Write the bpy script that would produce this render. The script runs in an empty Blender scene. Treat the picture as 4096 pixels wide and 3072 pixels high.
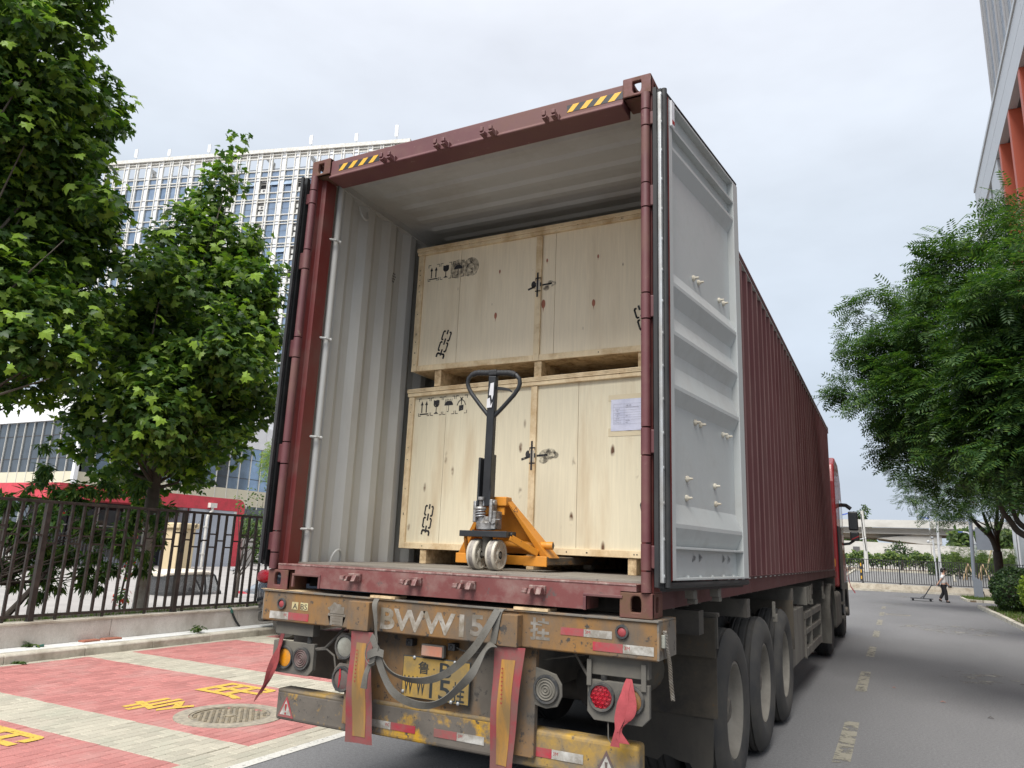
import bpy, bmesh, math, random
import numpy as np
from mathutils import Vector, Matrix, Euler
sc = bpy.context.scene
C = sc.collection
RND = random.Random(7)
NR = np.random.default_rng(11)
PI = math.pi
# ---------------------------------------------------------------- camera, sky, sun, exposure
cam_d = bpy.data.cameras.new('camera'); cam = bpy.data.objects.new('camera', cam_d); C.objects.link(cam)
cam.location = (2.2432, -3.4611, 1.5503)
cam.rotation_euler = (math.radians(102.7214), math.radians(-2.2417), math.radians(27.1188))
cam_d.sensor_fit = 'HORIZONTAL'; cam_d.sensor_width = 36.0; cam_d.lens = 2912.48 / 4096 * 36
cam_d.clip_start = 0.05; cam_d.clip_end = 2000
sc.camera = cam
SUN_EL, SUN_AZ = math.radians(54), math.radians(178)     # azimuth from +Y, clockwise seen from above
sund = bpy.data.lights.new('sun', 'SUN'); sund.energy = 3.4; sund.angle = math.radians(34); sund.color = (1.0, 0.965, 0.91)
sun = bpy.data.objects.new('sun', sund); C.objects.link(sun)
sun.rotation_euler = Vector((-math.sin(SUN_AZ)*math.cos(SUN_EL), -math.cos(SUN_AZ)*math.cos(SUN_EL), -math.sin(SUN_EL))).to_track_quat('-Z', 'Y').to_euler()
sun.location = (0, 0, 60)
w = bpy.data.worlds.new('World'); sc.world = w; w.use_nodes = True
nt = w.node_tree; nt.nodes.clear()
def wn(t, **k):
    n = nt.nodes.new(t)
    for a, b in k.items(): setattr(n, a, b)
    return n
sky = wn('ShaderNodeTexSky', sky_type='NISHITA', sun_disc=False, sun_elevation=SUN_EL, sun_rotation=SUN_AZ, dust_density=3.0)
b1 = wn('ShaderNodeBackground'); b1.inputs[1].default_value = 0.10; nt.links.new(sky.outputs[0], b1.inputs[0])
tc = wn('ShaderNodeTexCoord'); sx = wn('ShaderNodeSeparateXYZ'); nt.links.new(tc.outputs['Generated'], sx.inputs[0])
rp = wn('ShaderNodeValToRGB'); nt.links.new(sx.outputs[2], rp.inputs[0])
els = rp.color_ramp.elements
els[0].position = 0.0; els[0].color = (0.58, 0.65, 0.76, 1)
els[1].position = 1.0; els[1].color = (1.75, 1.74, 1.74, 1)
for p_, c_ in ((0.22, (0.61, 0.69, 0.79, 1)), (0.42, (0.69, 0.76, 0.85, 1)), (0.62, (0.80, 0.84, 0.92, 1)), (0.75, (1.05, 1.07, 1.12, 1))):
    e_ = els.new(p_); e_.color = c_
mp = wn('ShaderNodeMapping'); mp.inputs['Scale'].default_value = (1.3, 1.3, 3.2); nt.links.new(tc.outputs['Generated'], mp.inputs[0])
nz = wn('ShaderNodeTexNoise'); nz.inputs['Scale'].default_value = 1.7; nz.inputs['Detail'].default_value = 5; nz.inputs['Roughness'].default_value = 0.55
nt.links.new(mp.outputs[0], nz.inputs['Vector'])
mr = wn('ShaderNodeMapRange'); nt.links.new(nz.outputs[0], mr.inputs[0])
mr.inputs[1].default_value = 0.3; mr.inputs[2].default_value = 0.7; mr.inputs[3].default_value = 0.87; mr.inputs[4].default_value = 1.09
mul = wn('ShaderNodeMix', data_type='RGBA', blend_type='MULTIPLY'); mul.inputs[0].default_value = 1
nt.links.new(rp.outputs[0], mul.inputs[6]); nt.links.new(mr.outputs[0], mul.inputs[7])
b2 = wn('ShaderNodeBackground'); b2.inputs[1].default_value = 0.80; nt.links.new(mul.outputs[2], b2.inputs[0])
ms = wn('ShaderNodeMixShader'); ms.inputs[0].default_value = 0.93
nt.links.new(b1.outputs[0], ms.inputs[1]); nt.links.new(b2.outputs[0], ms.inputs[2])
wo = wn('ShaderNodeOutputWorld'); nt.links.new(ms.outputs[0], wo.inputs[0])
sc.view_settings.view_transform = 'Standard'; sc.view_settings.look = 'None'
sc.view_settings.exposure = 0.5; sc.view_settings.gamma = 1.0; sc.view_settings.use_curve_mapping = False
sc.cycles.use_denoising = True
sc.cycles.max_bounces = 8; sc.cycles.transparent_max_bounces = 8; sc.cycles.diffuse_bounces = 4; sc.cycles.glossy_bounces = 3
sc.cycles.sample_clamp_indirect = 8

# ---------------------------------------------------------------- mesh helpers
OFF = {}
class MB:
    """collects polygons and links them as ONE mesh object"""
    def __init__(s): s.v = []; s.f = []; s.m = []; s.M = None
    def add(s, vs, fs, m=0):
        b = len(s.v)
        if s.M is not None: vs = [tuple(s.M @ Vector(p)) for p in vs]
        s.v += [tuple(p) for p in vs]; s.f += [tuple(b+i for i in f) for f in fs]; s.m += [m]*len(fs); return s
    def quad(s, a, b, c, d, m=0): return s.add([a, b, c, d], [(0, 1, 2, 3)], m)
    def poly(s, pts, m=0): return s.add(pts, [tuple(range(len(pts)))], m)
    def box(s, x0, x1, y0, y1, z0, z1, m=0):
        vs = [(x0,y0,z0),(x1,y0,z0),(x1,y1,z0),(x0,y1,z0),(x0,y0,z1),(x1,y0,z1),(x1,y1,z1),(x0,y1,z1)]
        return s.add(vs, [(0,3,2,1),(4,5,6,7),(0,1,5,4),(1,2,6,5),(2,3,7,6),(3,0,4,7)], m)
    def bar(s, p0, p1, wd, ht, up=(0,0,1), m=0):
        p0, p1 = Vector(p0), Vector(p1); d = (p1-p0).normalized(); u = Vector(up)
        sd = d.cross(u)
        if sd.length < 1e-4: sd = d.cross(Vector((1,0,0)))
        sd.normalize(); u = sd.cross(d).normalized(); a, b = sd*wd/2, u*ht/2
        vs = [p0-a-b, p0+a-b, p0+a+b, p0-a+b, p1-a-b, p1+a-b, p1+a+b, p1-a+b]
        return s.add(vs, [(0,1,2,3),(4,7,6,5),(0,4,5,1),(1,5,6,2),(2,6,7,3),(3,7,4,0)], m)
    def tube(s, pts, r, n=8, cap=True, m=0, flat=1.0):
        pts = [Vector(p) for p in pts]; rs = r if isinstance(r, (list, tuple)) else [r]*len(pts)
        u = None; vs = []; fs = []
        for i, p in enumerate(pts):
            d = (pts[min(i+1, len(pts)-1)]-pts[max(i-1, 0)])
            if d.length < 1e-9: d = Vector((0,0,1))
            d.normalize()
            if u is None:
                u = d.cross(Vector((0,0,1)))
                if u.length < 1e-3: u = d.cross(Vector((1,0,0)))
            u = (u-d*u.dot(d)).normalized(); v = d.cross(u)
            for k in range(n):
                a = 2*PI*k/n; vs.append(p+u*math.cos(a)*rs[i]+v*math.sin(a)*rs[i]*flat)
        for i in range(len(pts)-1):
            for k in range(n):
                k2 = (k+1) % n; fs.append((i*n+k, i*n+k2, (i+1)*n+k2, (i+1)*n+k))
        if cap: fs += [tuple(range(n-1, -1, -1)), tuple((len(pts)-1)*n+k for k in range(n))]
        return s.add(vs, fs, m)
    def cyl(s, p0, p1, r, n=12, m=0, r2=None): return s.tube([p0, p1], [r, r if r2 is None else r2], n, True, m)
    def lathe(s, prof, c, ax, n=32, m=0, close=False):
        """prof: (radius, height along ax); ax a vector"""
        c = Vector(c); ax = Vector(ax).normalized(); u = ax.cross(Vector((0,0,1)))
        if u.length < 1e-3: u = ax.cross(Vector((1,0,0)))
        u.normalize(); v = ax.cross(u); vs = []; fs = []; L = len(prof)
        for k in range(n):
            a = 2*PI*k/n; e = u*math.cos(a)+v*math.sin(a)
            vs += [c+e*r+ax*h for r, h in prof]
        for k in range(n):
            k2 = (k+1) % n
            for i in range(L-1 if not close else L):
                j = (i+1) % L; fs.append((k*L+i, k*L+j, k2*L+j, k2*L+i))
        return s.add(vs, fs, m)
    def prism(s, poly, axis, a, b, m=0):
        """closed 2-D polygon extruded along axis 0/1/2 from a to b; poly in the other two axes in order"""
        o = [i for i in range(3) if i != axis]; n = len(poly); vs = []
        for t in (a, b):
            for p in poly:
                q = [0, 0, 0]; q[axis] = t; q[o[0]] = p[0]; q[o[1]] = p[1]; vs.append(tuple(q))
        fs = [tuple(range(n-1, -1, -1)), tuple(range(n, 2*n))]+[(i, (i+1) % n, n+(i+1) % n, n+i) for i in range(n)]
        return s.add(vs, fs, m)
    def sheet(s, prof, axis, a, b, m=0):
        """open 2-D profile extruded along axis"""
        o = [i for i in range(3) if i != axis]; n = len(prof); vs = []
        for t in (a, b):
            for p in prof:
                q = [0, 0, 0]; q[axis] = t; q[o[0]] = p[0]; q[o[1]] = p[1]; vs.append(tuple(q))
        return s.add(vs, [(i, i+1, n+i+1, n+i) for i in range(n-1)], m)
    def ell(s, c, r, n=12, k=8, m=0):
        c = Vector(c); r = (r, r, r) if not isinstance(r, (tuple, list)) else r; vs = [c+Vector((0,0,r[2]))]; fs = []
        for i in range(1, k):
            t = PI*i/k
            vs += [c+Vector((r[0]*math.sin(t)*math.cos(2*PI*j/n), r[1]*math.sin(t)*math.sin(2*PI*j/n), r[2]*math.cos(t))) for j in range(n)]
        vs.append(c-Vector((0,0,r[2]))); L = len(vs)-1
        for j in range(n): fs.append((0, 1+j, 1+(j+1) % n)); fs.append((L, L-n+(j+1) % n, L-n+j))
        for i in range(k-2):
            for j in range(n): fs.append((1+i*n+j, 1+(i+1)*n+j, 1+(i+1)*n+(j+1) % n, 1+i*n+(j+1) % n))
        return s.add(vs, fs, m)
    def ribbon(s, pts, dirs, wd, m=0, th=0.003):
        """flat band through pts with width direction dirs and a thickness"""
        n = len(pts); wd = wd if isinstance(wd, (list, tuple)) else [wd]*n; dd = dirs if isinstance(dirs, list) else [dirs]*n; vs = []
        for i in range(n):
            p = Vector(pts[i]); d = Vector(dd[i]).normalized()*wd[i]/2; t = (Vector(pts[min(i+1, n-1)])-Vector(pts[max(i-1, 0)])).normalized()
            q = t.cross(d).normalized()*th/2
            vs += [p-d-q, p+d-q, p+d+q, p-d+q]
        fs = []
        for i in range(n-1):
            for k in range(4): fs.append((i*4+k, i*4+(k+1) % 4, i*4+4+(k+1) % 4, i*4+4+k))
        fs += [(3, 2, 1, 0), tuple((n-1)*4+k for k in range(4))]
        return s.add(vs, fs, m)
    def holed(s, c, u, v, hw, hh, rx, ry, th, nrm, m=0, n=24):
        """plate with an obround hole, front face at c, going th against nrm"""
        c, u, v, nrm = Vector(c), Vector(u), Vector(v), Vector(nrm); ou, inn = [], []
        for k in range(n):
            a = 2*PI*k/n; ca, sa = math.cos(a), math.sin(a)
            t = 1/max(abs(ca)/hw, abs(sa)/hh); ou.append((ca*t, sa*t))
            sgn = lambda q: (1 if q > 0 else -1 if q < 0 else 0)
            e = 0.62; inn.append((rx*sgn(ca)*abs(ca)**e, ry*sgn(sa)*abs(sa)**e))
        for cx in (1, -1):          # snap the nearest outer points to the corners
            for cy in (1, -1):
                i = min(range(n), key=lambda k: (ou[k][0]-cx*hw)**2+(ou[k][1]-cy*hh)**2); ou[i] = (cx*hw, cy*hh)
        P = lambda q, d: c+u*q[0]+v*q[1]-nrm*d
        vs = [P(q, 0) for q in ou]+[P(q, 0) for q in inn]+[P(q, th) for q in inn]+[P(q, th) for q in ou]
        fs = []
        for k in range(n):
            j = (k+1) % n
            fs += [(k, j, n+j, n+k), (n+k, n+j, 2*n+j, 2*n+k), (2*n+k, 2*n+j, 3*n+j, 3*n+k), (3*n+k, 3*n+j, j, k)]
        return s.add(vs, fs, m)
    def build(s, name, mats, parent=None, smooth=False, bevel=0, seg=2, kind=None, label=None, angle=40):
        me = bpy.data.meshes.new(name); off = OFF.get(parent.name, Vector((0,0,0))) if parent else Vector((0,0,0))
        me.from_pydata([(p[0]-off.x, p[1]-off.y, p[2]-off.z) for p in s.v], [], s.f)
        mats = mats if isinstance(mats, (list, tuple)) else [mats]
        for q in mats: me.materials.append(q)
        if len(mats) > 1: me.polygons.foreach_set('material_index', s.m)
        bm = bmesh.new(); bm.from_mesh(me); bmesh.ops.recalc_face_normals(bm, faces=bm.faces) if len(s.f) < 60000 else None
        bm.to_mesh(me); bm.free()
        if smooth:
            me.polygons.foreach_set('use_smooth', [True]*len(me.polygons))
            me.set_sharp_from_angle(angle=math.radians(angle))
        me.update()
        o = bpy.data.objects.new(name, me); C.objects.link(o)
        if parent: o.parent = parent; OFF[o.name] = off
        if bevel:
            bv = o.modifiers.new('bevel', 'BEVEL'); bv.width = bevel; bv.segments = seg; bv.limit_method = 'ANGLE'; bv.angle_limit = math.radians(35); bv.harden_normals = False
        if kind: o['kind'] = kind
        if label: o['label'] = label
        return o
def tag(o, label, cat, group=None):
    o['label'] = label; o['category'] = cat
    if group: o['group'] = group
    return o
def thing(name, label, cat, loc=(0,0,0), rz=0, group=None, local=False):
    o = bpy.data.objects.new(name, None); C.objects.link(o); o.location = loc; o.rotation_euler = (0, 0, rz)
    o.empty_display_size = 0.2
    OFF[o.name] = Vector((0,0,0)) if local else Vector(loc)
    return tag(o, label, cat, group)
def share(o, name, loc, parent=None, rot=None, scale=None):
    c = bpy.data.objects.new(name, o.data); C.objects.link(c); c.location = loc
    if rot is not None: c.rotation_euler = rot
    if scale is not None: c.scale = scale
    if parent: c.parent = parent
    return c
def dup(root, loc, rz=None, label=None):
    kids = {}
    for o in bpy.data.objects:
        if o.parent: kids.setdefault(o.parent.name, []).append(o)
    def rec(o, par):
        c = o.copy(); C.objects.link(c)
        if par: c.parent = par
        for k in kids.get(o.name, []): rec(k, c)
        return c
    r = rec(root, None); r.location = loc
    if rz is not None: r.rotation_euler = (0, 0, rz)
    if label: r['label'] = label
    return r
def text_mb(mb, s, O, u, v, W, H, m=0, bold=0.0):
    """flat lettering as mesh: string s fitted into W x H with lower-left corner O, right u, up v"""
    cu = bpy.data.curves.new('t', 'FONT'); cu.body = s; cu.resolution_u = 3; cu.offset = bold
    ob = bpy.data.objects.new('t', cu); C.objects.link(ob)
    me = ob.evaluated_get(bpy.context.evaluated_depsgraph_get()).to_mesh()
    P = [(p.co.x, p.co.y) for p in me.vertices]; F = [tuple(f.vertices) for f in me.polygons]
    bpy.data.objects.remove(ob); bpy.data.curves.remove(cu)
    if not P: return mb
    x0 = min(p[0] for p in P); x1 = max(p[0] for p in P); y0 = min(p[1] for p in P); y1 = max(p[1] for p in P)
    O, u, v = Vector(O), Vector(u), Vector(v)
    return mb.add([O+u*((p[0]-x0)/(x1-x0)*W)+v*((p[1]-y0)/max(1e-6, y1-y0)*H) for p in P], F, m)
# ---------------------------------------------------------------- materials
class NB:
    def __init__(s, name):
        s.mat = bpy.data.materials.new(name); s.mat.use_nodes = True; s.t = s.mat.node_tree; s.t.nodes.clear()
        s.out = s.n('ShaderNodeOutputMaterial'); s.tc = s.n('ShaderNodeTexCoord'); s.geo = None
    def n(s, t, **k):
        q = s.t.nodes.new(t)
        for a, b in k.items(): setattr(q, a, b)
        return q
    def L(s, a, b): s.t.links.new(a, b)
    def noise(s, scale, detail=5, rough=0.6, stretch=(1,1,1), world=False, dist=0.0):
        if world:
            s.geo = s.geo or s.n('ShaderNodeNewGeometry'); src = s.geo.outputs['Position']
        else: src = s.tc.outputs['Object']
        mp = s.n('ShaderNodeMapping'); mp.inputs['Scale'].default_value = stretch; s.L(src, mp.inputs[0])
        q = s.n('ShaderNodeTexNoise'); q.inputs['Scale'].default_value = scale; q.inputs['Detail'].default_value = detail
        q.inputs['Roughness'].default_value = rough; q.inputs['Distortion'].default_value = dist; s.L(mp.outputs[0], q.inputs['Vector']); return q.outputs[0]
    def rng(s, val, a, b, c=0.0, d=1.0):
        q = s.n('ShaderNodeMapRange'); s.L(val, q.inputs[0])
        for i, x in enumerate((a, b, c, d)): q.inputs[1+i].default_value = x
        return q.outputs[0]
    def mix(s, fac, a, b, blend='MIX'):
        q = s.n('ShaderNodeMix', data_type='RGBA', blend_type=blend)
        for i, x in ((0, fac), (6, a), (7, b)):
            if hasattr(x, 'node'): s.L(x, q.inputs[i])
            else: q.inputs[i].default_value = x if i == 0 else (x[0], x[1], x[2], 1)
        return q.outputs[2]
    def math(s, op, a, b=0.0):
        q = s.n('ShaderNodeMath', operation=op)
        for i, x in ((0, a), (1, b)):
            if hasattr(x, 'node'): s.L(x, q.inputs[i])
            else: q.inputs[i].default_value = x
        return q.outputs[0]
    def fin(s, col, rough=0.6, metal=0.0, bump=None, bstr=0.2, bdist=0.01, spec=0.5, coat=0, trans=0, alpha=None):
        p = s.n('ShaderNodeBsdfPrincipled')
        for nme, x in (('Base Color', col), ('Roughness', rough), ('Metallic', metal), ('Specular IOR Level', spec), ('Coat Weight', coat), ('Transmission Weight', trans)):
            if hasattr(x, 'node'): s.L(x, p.inputs[nme])
            else: p.inputs[nme].default_value = (x[0], x[1], x[2], 1) if isinstance(x, tuple) else x
        if bump is not None:
            b = s.n('ShaderNodeBump'); b.inputs['Strength'].default_value = bstr; b.inputs['Distance'].default_value = bdist
            s.L(bump, b.inputs['Height']); s.L(b.outputs[0], p.inputs['Normal'])
        if alpha is not None: s.L(alpha, p.inputs['Alpha'])
        s.L(p.outputs[0], s.out.inputs[0]); return s.mat
def mat(name, col, rough=0.6, metal=0.0, var=0.12, scale=5, stretch=(1,1,1), dirt=None, amt=0.4, dscale=3, dstretch=(1,1,1), soft=0.12, bump=0.0, bscale=60, spec=0.5, coat=0, dirt2=None, amt2=0.2, d2scale=12, world=False):
    b = NB(name)
    n1 = b.rng(b.noise(scale, 6, 0.62, stretch, world), 0.25, 0.75, 1-var, 1+var)
    c = b.mix(1.0, col, n1, 'MULTIPLY')
    r = rough
    if dirt:
        f = b.rng(b.noise(dscale, 8, 0.68, dstretch, world), 0.68-amt*0.55-soft, 0.68-amt*0.55+soft)
        c = b.mix(f, c, dirt); r = b.rng(f, 0, 1, rough, min(1, rough+0.3))
    if dirt2:
        f2 = b.rng(b.noise(d2scale, 8, 0.7, (1,1,1), world), 0.70-amt2*0.55-0.03, 0.70-amt2*0.55+0.03)
        c = b.mix(f2, c, dirt2)
    bu = b.noise(bscale, 4, 0.6, (1,1,1), world) if bump else None
    return b.fin(c, r, metal, bu, bump, 0.004, spec, coat)
def leafmat(name, c0, c1, c2, tr=0.35, rough=0.5):
    b = NB(name); g = b.n('ShaderNodeNewGeometry'); cr = b.n('ShaderNodeValToRGB'); b.L(g.outputs['Random Per Island'], cr.inputs[0])
    e = cr.color_ramp.elements; e[0].color = (*c0, 1); e[1].color = (*c2, 1); q = e.new(0.52); q.color = (*c1, 1)
    p = b.n('ShaderNodeBsdfPrincipled'); b.L(cr.outputs[0], p.inputs['Base Color']); p.inputs['Roughness'].default_value = rough; p.inputs['Specular IOR Level'].default_value = 0.35
    t = b.n('ShaderNodeBsdfTranslucent'); cc = b.mix(1.0, cr.outputs[0], (1.35, 1.5, 0.6), 'MULTIPLY'); b.L(cc, t.inputs[0])
    m = b.n('ShaderNodeMixShader'); m.inputs[0].default_value = tr; b.L(p.outputs[0], m.inputs[1]); b.L(t.outputs[0], m.inputs[2]); b.L(m.outputs[0], b.out.inputs[0]); return b.mat
def gloss(name, col, rough=0.08, metal=0.0, spec=0.8, coat=0.0):
    b = NB(name); n1 = b.rng(b.noise(1.2, 3), 0.3, 0.7, 0.85, 1.15); return b.fin(b.mix(1.0, col, n1, 'MULTIPLY'), rough, metal, None, 0, 0, spec, coat)
DUST = (0.13, 0.115, 0.095); RUST = (0.16, 0.065, 0.025)
M = {}
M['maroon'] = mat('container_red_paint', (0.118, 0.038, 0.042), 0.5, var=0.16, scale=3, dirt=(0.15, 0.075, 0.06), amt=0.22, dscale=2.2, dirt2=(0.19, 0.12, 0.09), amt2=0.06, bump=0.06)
M['maroon_post'] = mat('container_red_post_paint', (0.12, 0.016, 0.014), 0.42, var=0.12, dirt=(0.12, 0.05, 0.04), amt=0.15, bump=0.05)
M['lit_ridge'] = mat('lit_ridge_paint', (0.23, 0.125, 0.12), 0.65, var=0.15, scale=2, dirt=(0.15, 0.06, 0.06), amt=0.3, dscale=6, dstretch=(1,1,.3))  # outer rib flats lightened: grazing sky sheen painted into the colour
M['maroon_side'] = mat('container_side_paint', (0.072, 0.019, 0.021), 0.6, var=0.14, scale=1.2, dirt=(0.10, 0.045, 0.042), amt=0.2, dscale=1.5, dstretch=(1,1,0.2), bump=0.05)  # container red darkened: shade of rib slopes and side painted in
M['maroon_rust'] = mat('corner_casting_paint', (0.13, 0.042, 0.038), 0.6, var=0.2, scale=9, dirt=(0.115, 0.062, 0.035), amt=0.3, dscale=7, dirt2=(0.30, 0.25, 0.20), amt2=0.06, d2scale=30, bump=0.25, bscale=50)
M['inner_grey'] = mat('container_interior_paint', (0.45, 0.455, 0.44), 0.55, var=0.05, scale=2, dirt=(0.38, 0.365, 0.335), amt=0.22, dscale=1.6, dstretch=(1,1,0.3), bump=0.03)
M['door_grey'] = mat('door_inner_paint', (0.41, 0.43, 0.425), 0.45, var=0.05, scale=2, dirt=(0.35, 0.35, 0.335), amt=0.15, dscale=2, bump=0.03)
M['rubber'] = mat('black_rubber', (0.012, 0.013, 0.014), 0.55, var=0.2, dirt=(0.03, 0.03, 0.03), amt=0.2)
M['steelstrip'] = mat('bright_steel_strip', (0.55, 0.56, 0.56), 0.35, 0.7, var=0.15, scale=14, dirt=(0.3, 0.29, 0.27), amt=0.2)
M['floorply'] = mat('container_floor_boards', (0.14, 0.12, 0.10), 0.55, var=0.25, scale=5, stretch=(0.6, 4, 1), dirt=(0.25, 0.23, 0.20), amt=0.35, dscale=4, dstretch=(0.4, 3, 1), bump=0.1)
M['sillpaint'] = mat('worn_sill_paint', (0.155, 0.045, 0.042), 0.5, var=0.15, scale=4, dirt=(0.22, 0.13, 0.115), amt=0.22, dscale=6, dirt2=(0.09, 0.07, 0.065), amt2=0.12, d2scale=18, bump=0.12)
M['hazyellow'] = mat('hazard_yellow', (0.72, 0.40, 0.035), 0.45, var=0.06, dirt=(0.5, 0.3, 0.06), amt=0.1)
M['hazblack'] = mat('hazard_black', (0.02, 0.022, 0.026), 0.45)
M['lug'] = mat('chipped_lug_paint', (0.14, 0.055, 0.05), 0.45, var=0.2, scale=20, dirt=(0.32, 0.25, 0.22), amt=0.2, dscale=26, bump=0.2)
# chassis
M['beam'] = mat('worn_yellow_beam', (0.10, 0.086, 0.07), 0.85, var=0.22, scale=7, dirt=(0.28, 0.135, 0.03), amt=0.27, dscale=3.0, dstretch=(1, 1, 0.55), soft=0.15, dirt2=(0.05, 0.045, 0.04), amt2=0.18, d2scale=22, bump=0.25, bscale=35)
M['beam_grey'] = mat('grimy_beam', (0.15, 0.135, 0.115), 0.85, var=0.2, scale=8, dirt=(0.30, 0.16, 0.05), amt=0.14, dscale=5, dirt2=(0.05, 0.045, 0.04), amt2=0.15, bump=0.2)
M['bump_grey'] = mat('bumper_grime', (0.115, 0.10, 0.084), 0.85, var=0.2, scale=8, dirt=(0.50, 0.28, 0.02), amt=0.16, dscale=3.3, soft=0.05, dirt2=(0.06, 0.055, 0.05), amt2=0.15, d2scale=20, bump=0.3, bscale=40)
M['bump_yellow'] = mat('bumper_yellow', (0.40, 0.235, 0.025), 0.6, var=0.2, scale=5, dirt=(0.15, 0.125, 0.095), amt=0.44, dscale=3.5, soft=0.1, dirt2=(0.07, 0.06, 0.05), amt2=0.12, d2scale=25, bump=0.2, bscale=45)
M['chassis'] = mat('dusty_chassis', (0.055, 0.05, 0.045), 0.85, var=0.25, scale=5, dirt=(0.11, 0.10, 0.085), amt=0.35, dscale=3, bump=0.15)
M['black_plate'] = mat('dirty_black_plate', (0.03, 0.028, 0.026), 0.8, var=0.3, scale=4, dirt=(0.08, 0.068, 0.052), amt=0.35, dscale=3, dirt2=(0.12, 0.07, 0.03), amt2=0.08, d2scale=6, bump=0.15)
M['flap'] = mat('mud_flap_rubber', (0.022, 0.021, 0.02), 0.75, var=0.3, scale=3, dirt=(0.06, 0.055, 0.047), amt=0.45, dscale=2.2, dstretch=(1, 1, 0.4), bump=0.15)
M['lampbox'] = mat('lamp_panel_dusty', (0.085, 0.08, 0.072), 0.75, var=0.2, scale=6, dirt=(0.13, 0.12, 0.10), amt=0.35, dscale=5, bump=0.15)
M['lampring'] = mat('lamp_rubber_ring', (0.03, 0.032, 0.034), 0.6, var=0.2, dirt=(0.10, 0.092, 0.08), amt=0.25, dscale=14)
M['amber'] = mat('amber_lens', (0.62, 0.24, 0.01), 0.3, var=0.1, scale=40, dirt=(0.30, 0.17, 0.05), amt=0.15, dscale=12)
M['amber_dim'] = mat('dusty_amber_lens', (0.32, 0.13, 0.015), 0.4, var=0.25, scale=25, dirt=(0.14, 0.09, 0.045), amt=0.35, dscale=10)
M['redlens'] = mat('red_lens', (0.33, 0.006, 0.018), 0.25, var=0.2, scale=30, dirt=(0.24, 0.035, 0.04), amt=0.2, dscale=16)
M['redlens_dust'] = mat('dusty_red_lens', (0.13, 0.06, 0.062), 0.55, var=0.2, scale=20, dirt=(0.10, 0.085, 0.075), amt=0.4, dscale=12)
M['marker_red'] = mat('small_red_marker', (0.30, 0.05, 0.055), 0.5, var=0.1, scale=30)
M['clearlens'] = mat('dirty_clear_lens', (0.30, 0.31, 0.27), 0.4, var=0.15, scale=30, stretch=(1, 1, 6), dirt=(0.16, 0.15, 0.125), amt=0.25)
M['greylens'] = mat('mud_covered_lens', (0.13, 0.12, 0.10), 0.7, var=0.12, scale=14)
M['orange_lamp'] = mat('faded_orange_reflector', (0.42, 0.16, 0.095), 0.45, var=0.12, scale=30, stretch=(5, 1, 1), dirt=(0.32, 0.22, 0.17), amt=0.3)
M['plate_y'] = mat('licence_plate_yellow', (0.37, 0.225, 0.035), 0.5, var=0.15, scale=6, dirt=(0.20, 0.145, 0.06), amt=0.4, dscale=5)
M['plate_k'] = mat('licence_plate_black', (0.018, 0.022, 0.024), 0.55, var=0.2)
M['whitefade'] = mat('faded_white_lettering', (0.40, 0.375, 0.34), 0.85, var=0.2, scale=12, dirt=(0.19, 0.16, 0.12), amt=0.42, dscale=9, dirt2=(0.06, 0.05, 0.045), amt2=0.1, d2scale=25)
M['whitefade2'] = mat('faint_white_lettering', (0.26, 0.24, 0.215), 0.85, var=0.2, scale=12, dirt=(0.15, 0.13, 0.105), amt=0.5, dscale=9)
M['refl_red'] = mat('reflector_red', (0.36, 0.03, 0.045), 0.45, var=0.15, scale=9, dirt=(0.22, 0.09, 0.08), amt=0.35, dscale=8)
M['refl_white'] = mat('reflector_white', (0.50, 0.49, 0.46), 0.5, var=0.12, scale=14, dirt=(0.22, 0.20, 0.17), amt=0.38, dscale=9)
M['printred'] = mat('red_print', (0.28, 0.02, 0.02), 0.6)
M['cream_sticker'] = mat('worn_cream_sticker', (0.50, 0.44, 0.24), 0.6, var=0.12, scale=12, dirt=(0.28, 0.2, 0.1), amt=0.3, dscale=9)
M['tyre'] = mat('tyre_rubber', (0.026, 0.027, 0.029), 0.78, var=0.15, scale=4, dirt=(0.062, 0.058, 0.052), amt=0.38, dscale=2.6, bump=0.12)
M['rim'] = mat('dusty_wheel_rim', (0.27, 0.25, 0.215), 0.65, 0.1, var=0.15, scale=5, dirt=(0.13, 0.118, 0.10), amt=0.36, dscale=5, soft=0.25, bump=0.15)
M['rim_dark'] = mat('muddy_wheel_hub', (0.07, 0.064, 0.055), 0.75, var=0.25, scale=9, dirt=(0.16, 0.14, 0.115), amt=0.3, dscale=14, bump=0.2)
M['dustgrey'] = mat('dust_grey_steel', (0.15, 0.14, 0.12), 0.8, var=0.15, scale=4, dirt=(0.09, 0.082, 0.07), amt=0.35, dscale=2.5, dstretch=(1, 1, 0.4), bump=0.1)
M['cabred'] = mat('cab_red_paint', (0.22, 0.016, 0.02), 0.35, var=0.08, dirt=(0.2, 0.05, 0.045), amt=0.18, coat=0.3)
M['blackplastic'] = mat('black_plastic', (0.014, 0.015, 0.017), 0.4, var=0.15)
M['webbing'] = mat('grey_webbing', (0.155, 0.148, 0.132), 0.9, var=0.2, scale=24, stretch=(1, 1, 1), dirt=(0.09, 0.083, 0.07), amt=0.35, dscale=6, bump=0.5, bscale=160)
M['ribbon_red'] = mat('faded_red_cloth', (0.36, 0.06, 0.07), 0.85, var=0.15, scale=14, dirt=(0.26, 0.05, 0.055), amt=0.3, dscale=8, bump=0.3, bscale=120)
M['ribbon_dark'] = mat('dark_red_cloth', (0.14, 0.028, 0.03), 0.85, var=0.25, scale=14, dirt=(0.30, 0.05, 0.05), amt=0.25, dscale=7, bump=0.3, bscale=120)
M['strip_red'] = mat('warning_strip_red', (0.30, 0.032, 0.045), 0.5, var=0.12, scale=6, dirt=(0.19, 0.085, 0.075), amt=0.4, dscale=5)
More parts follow.
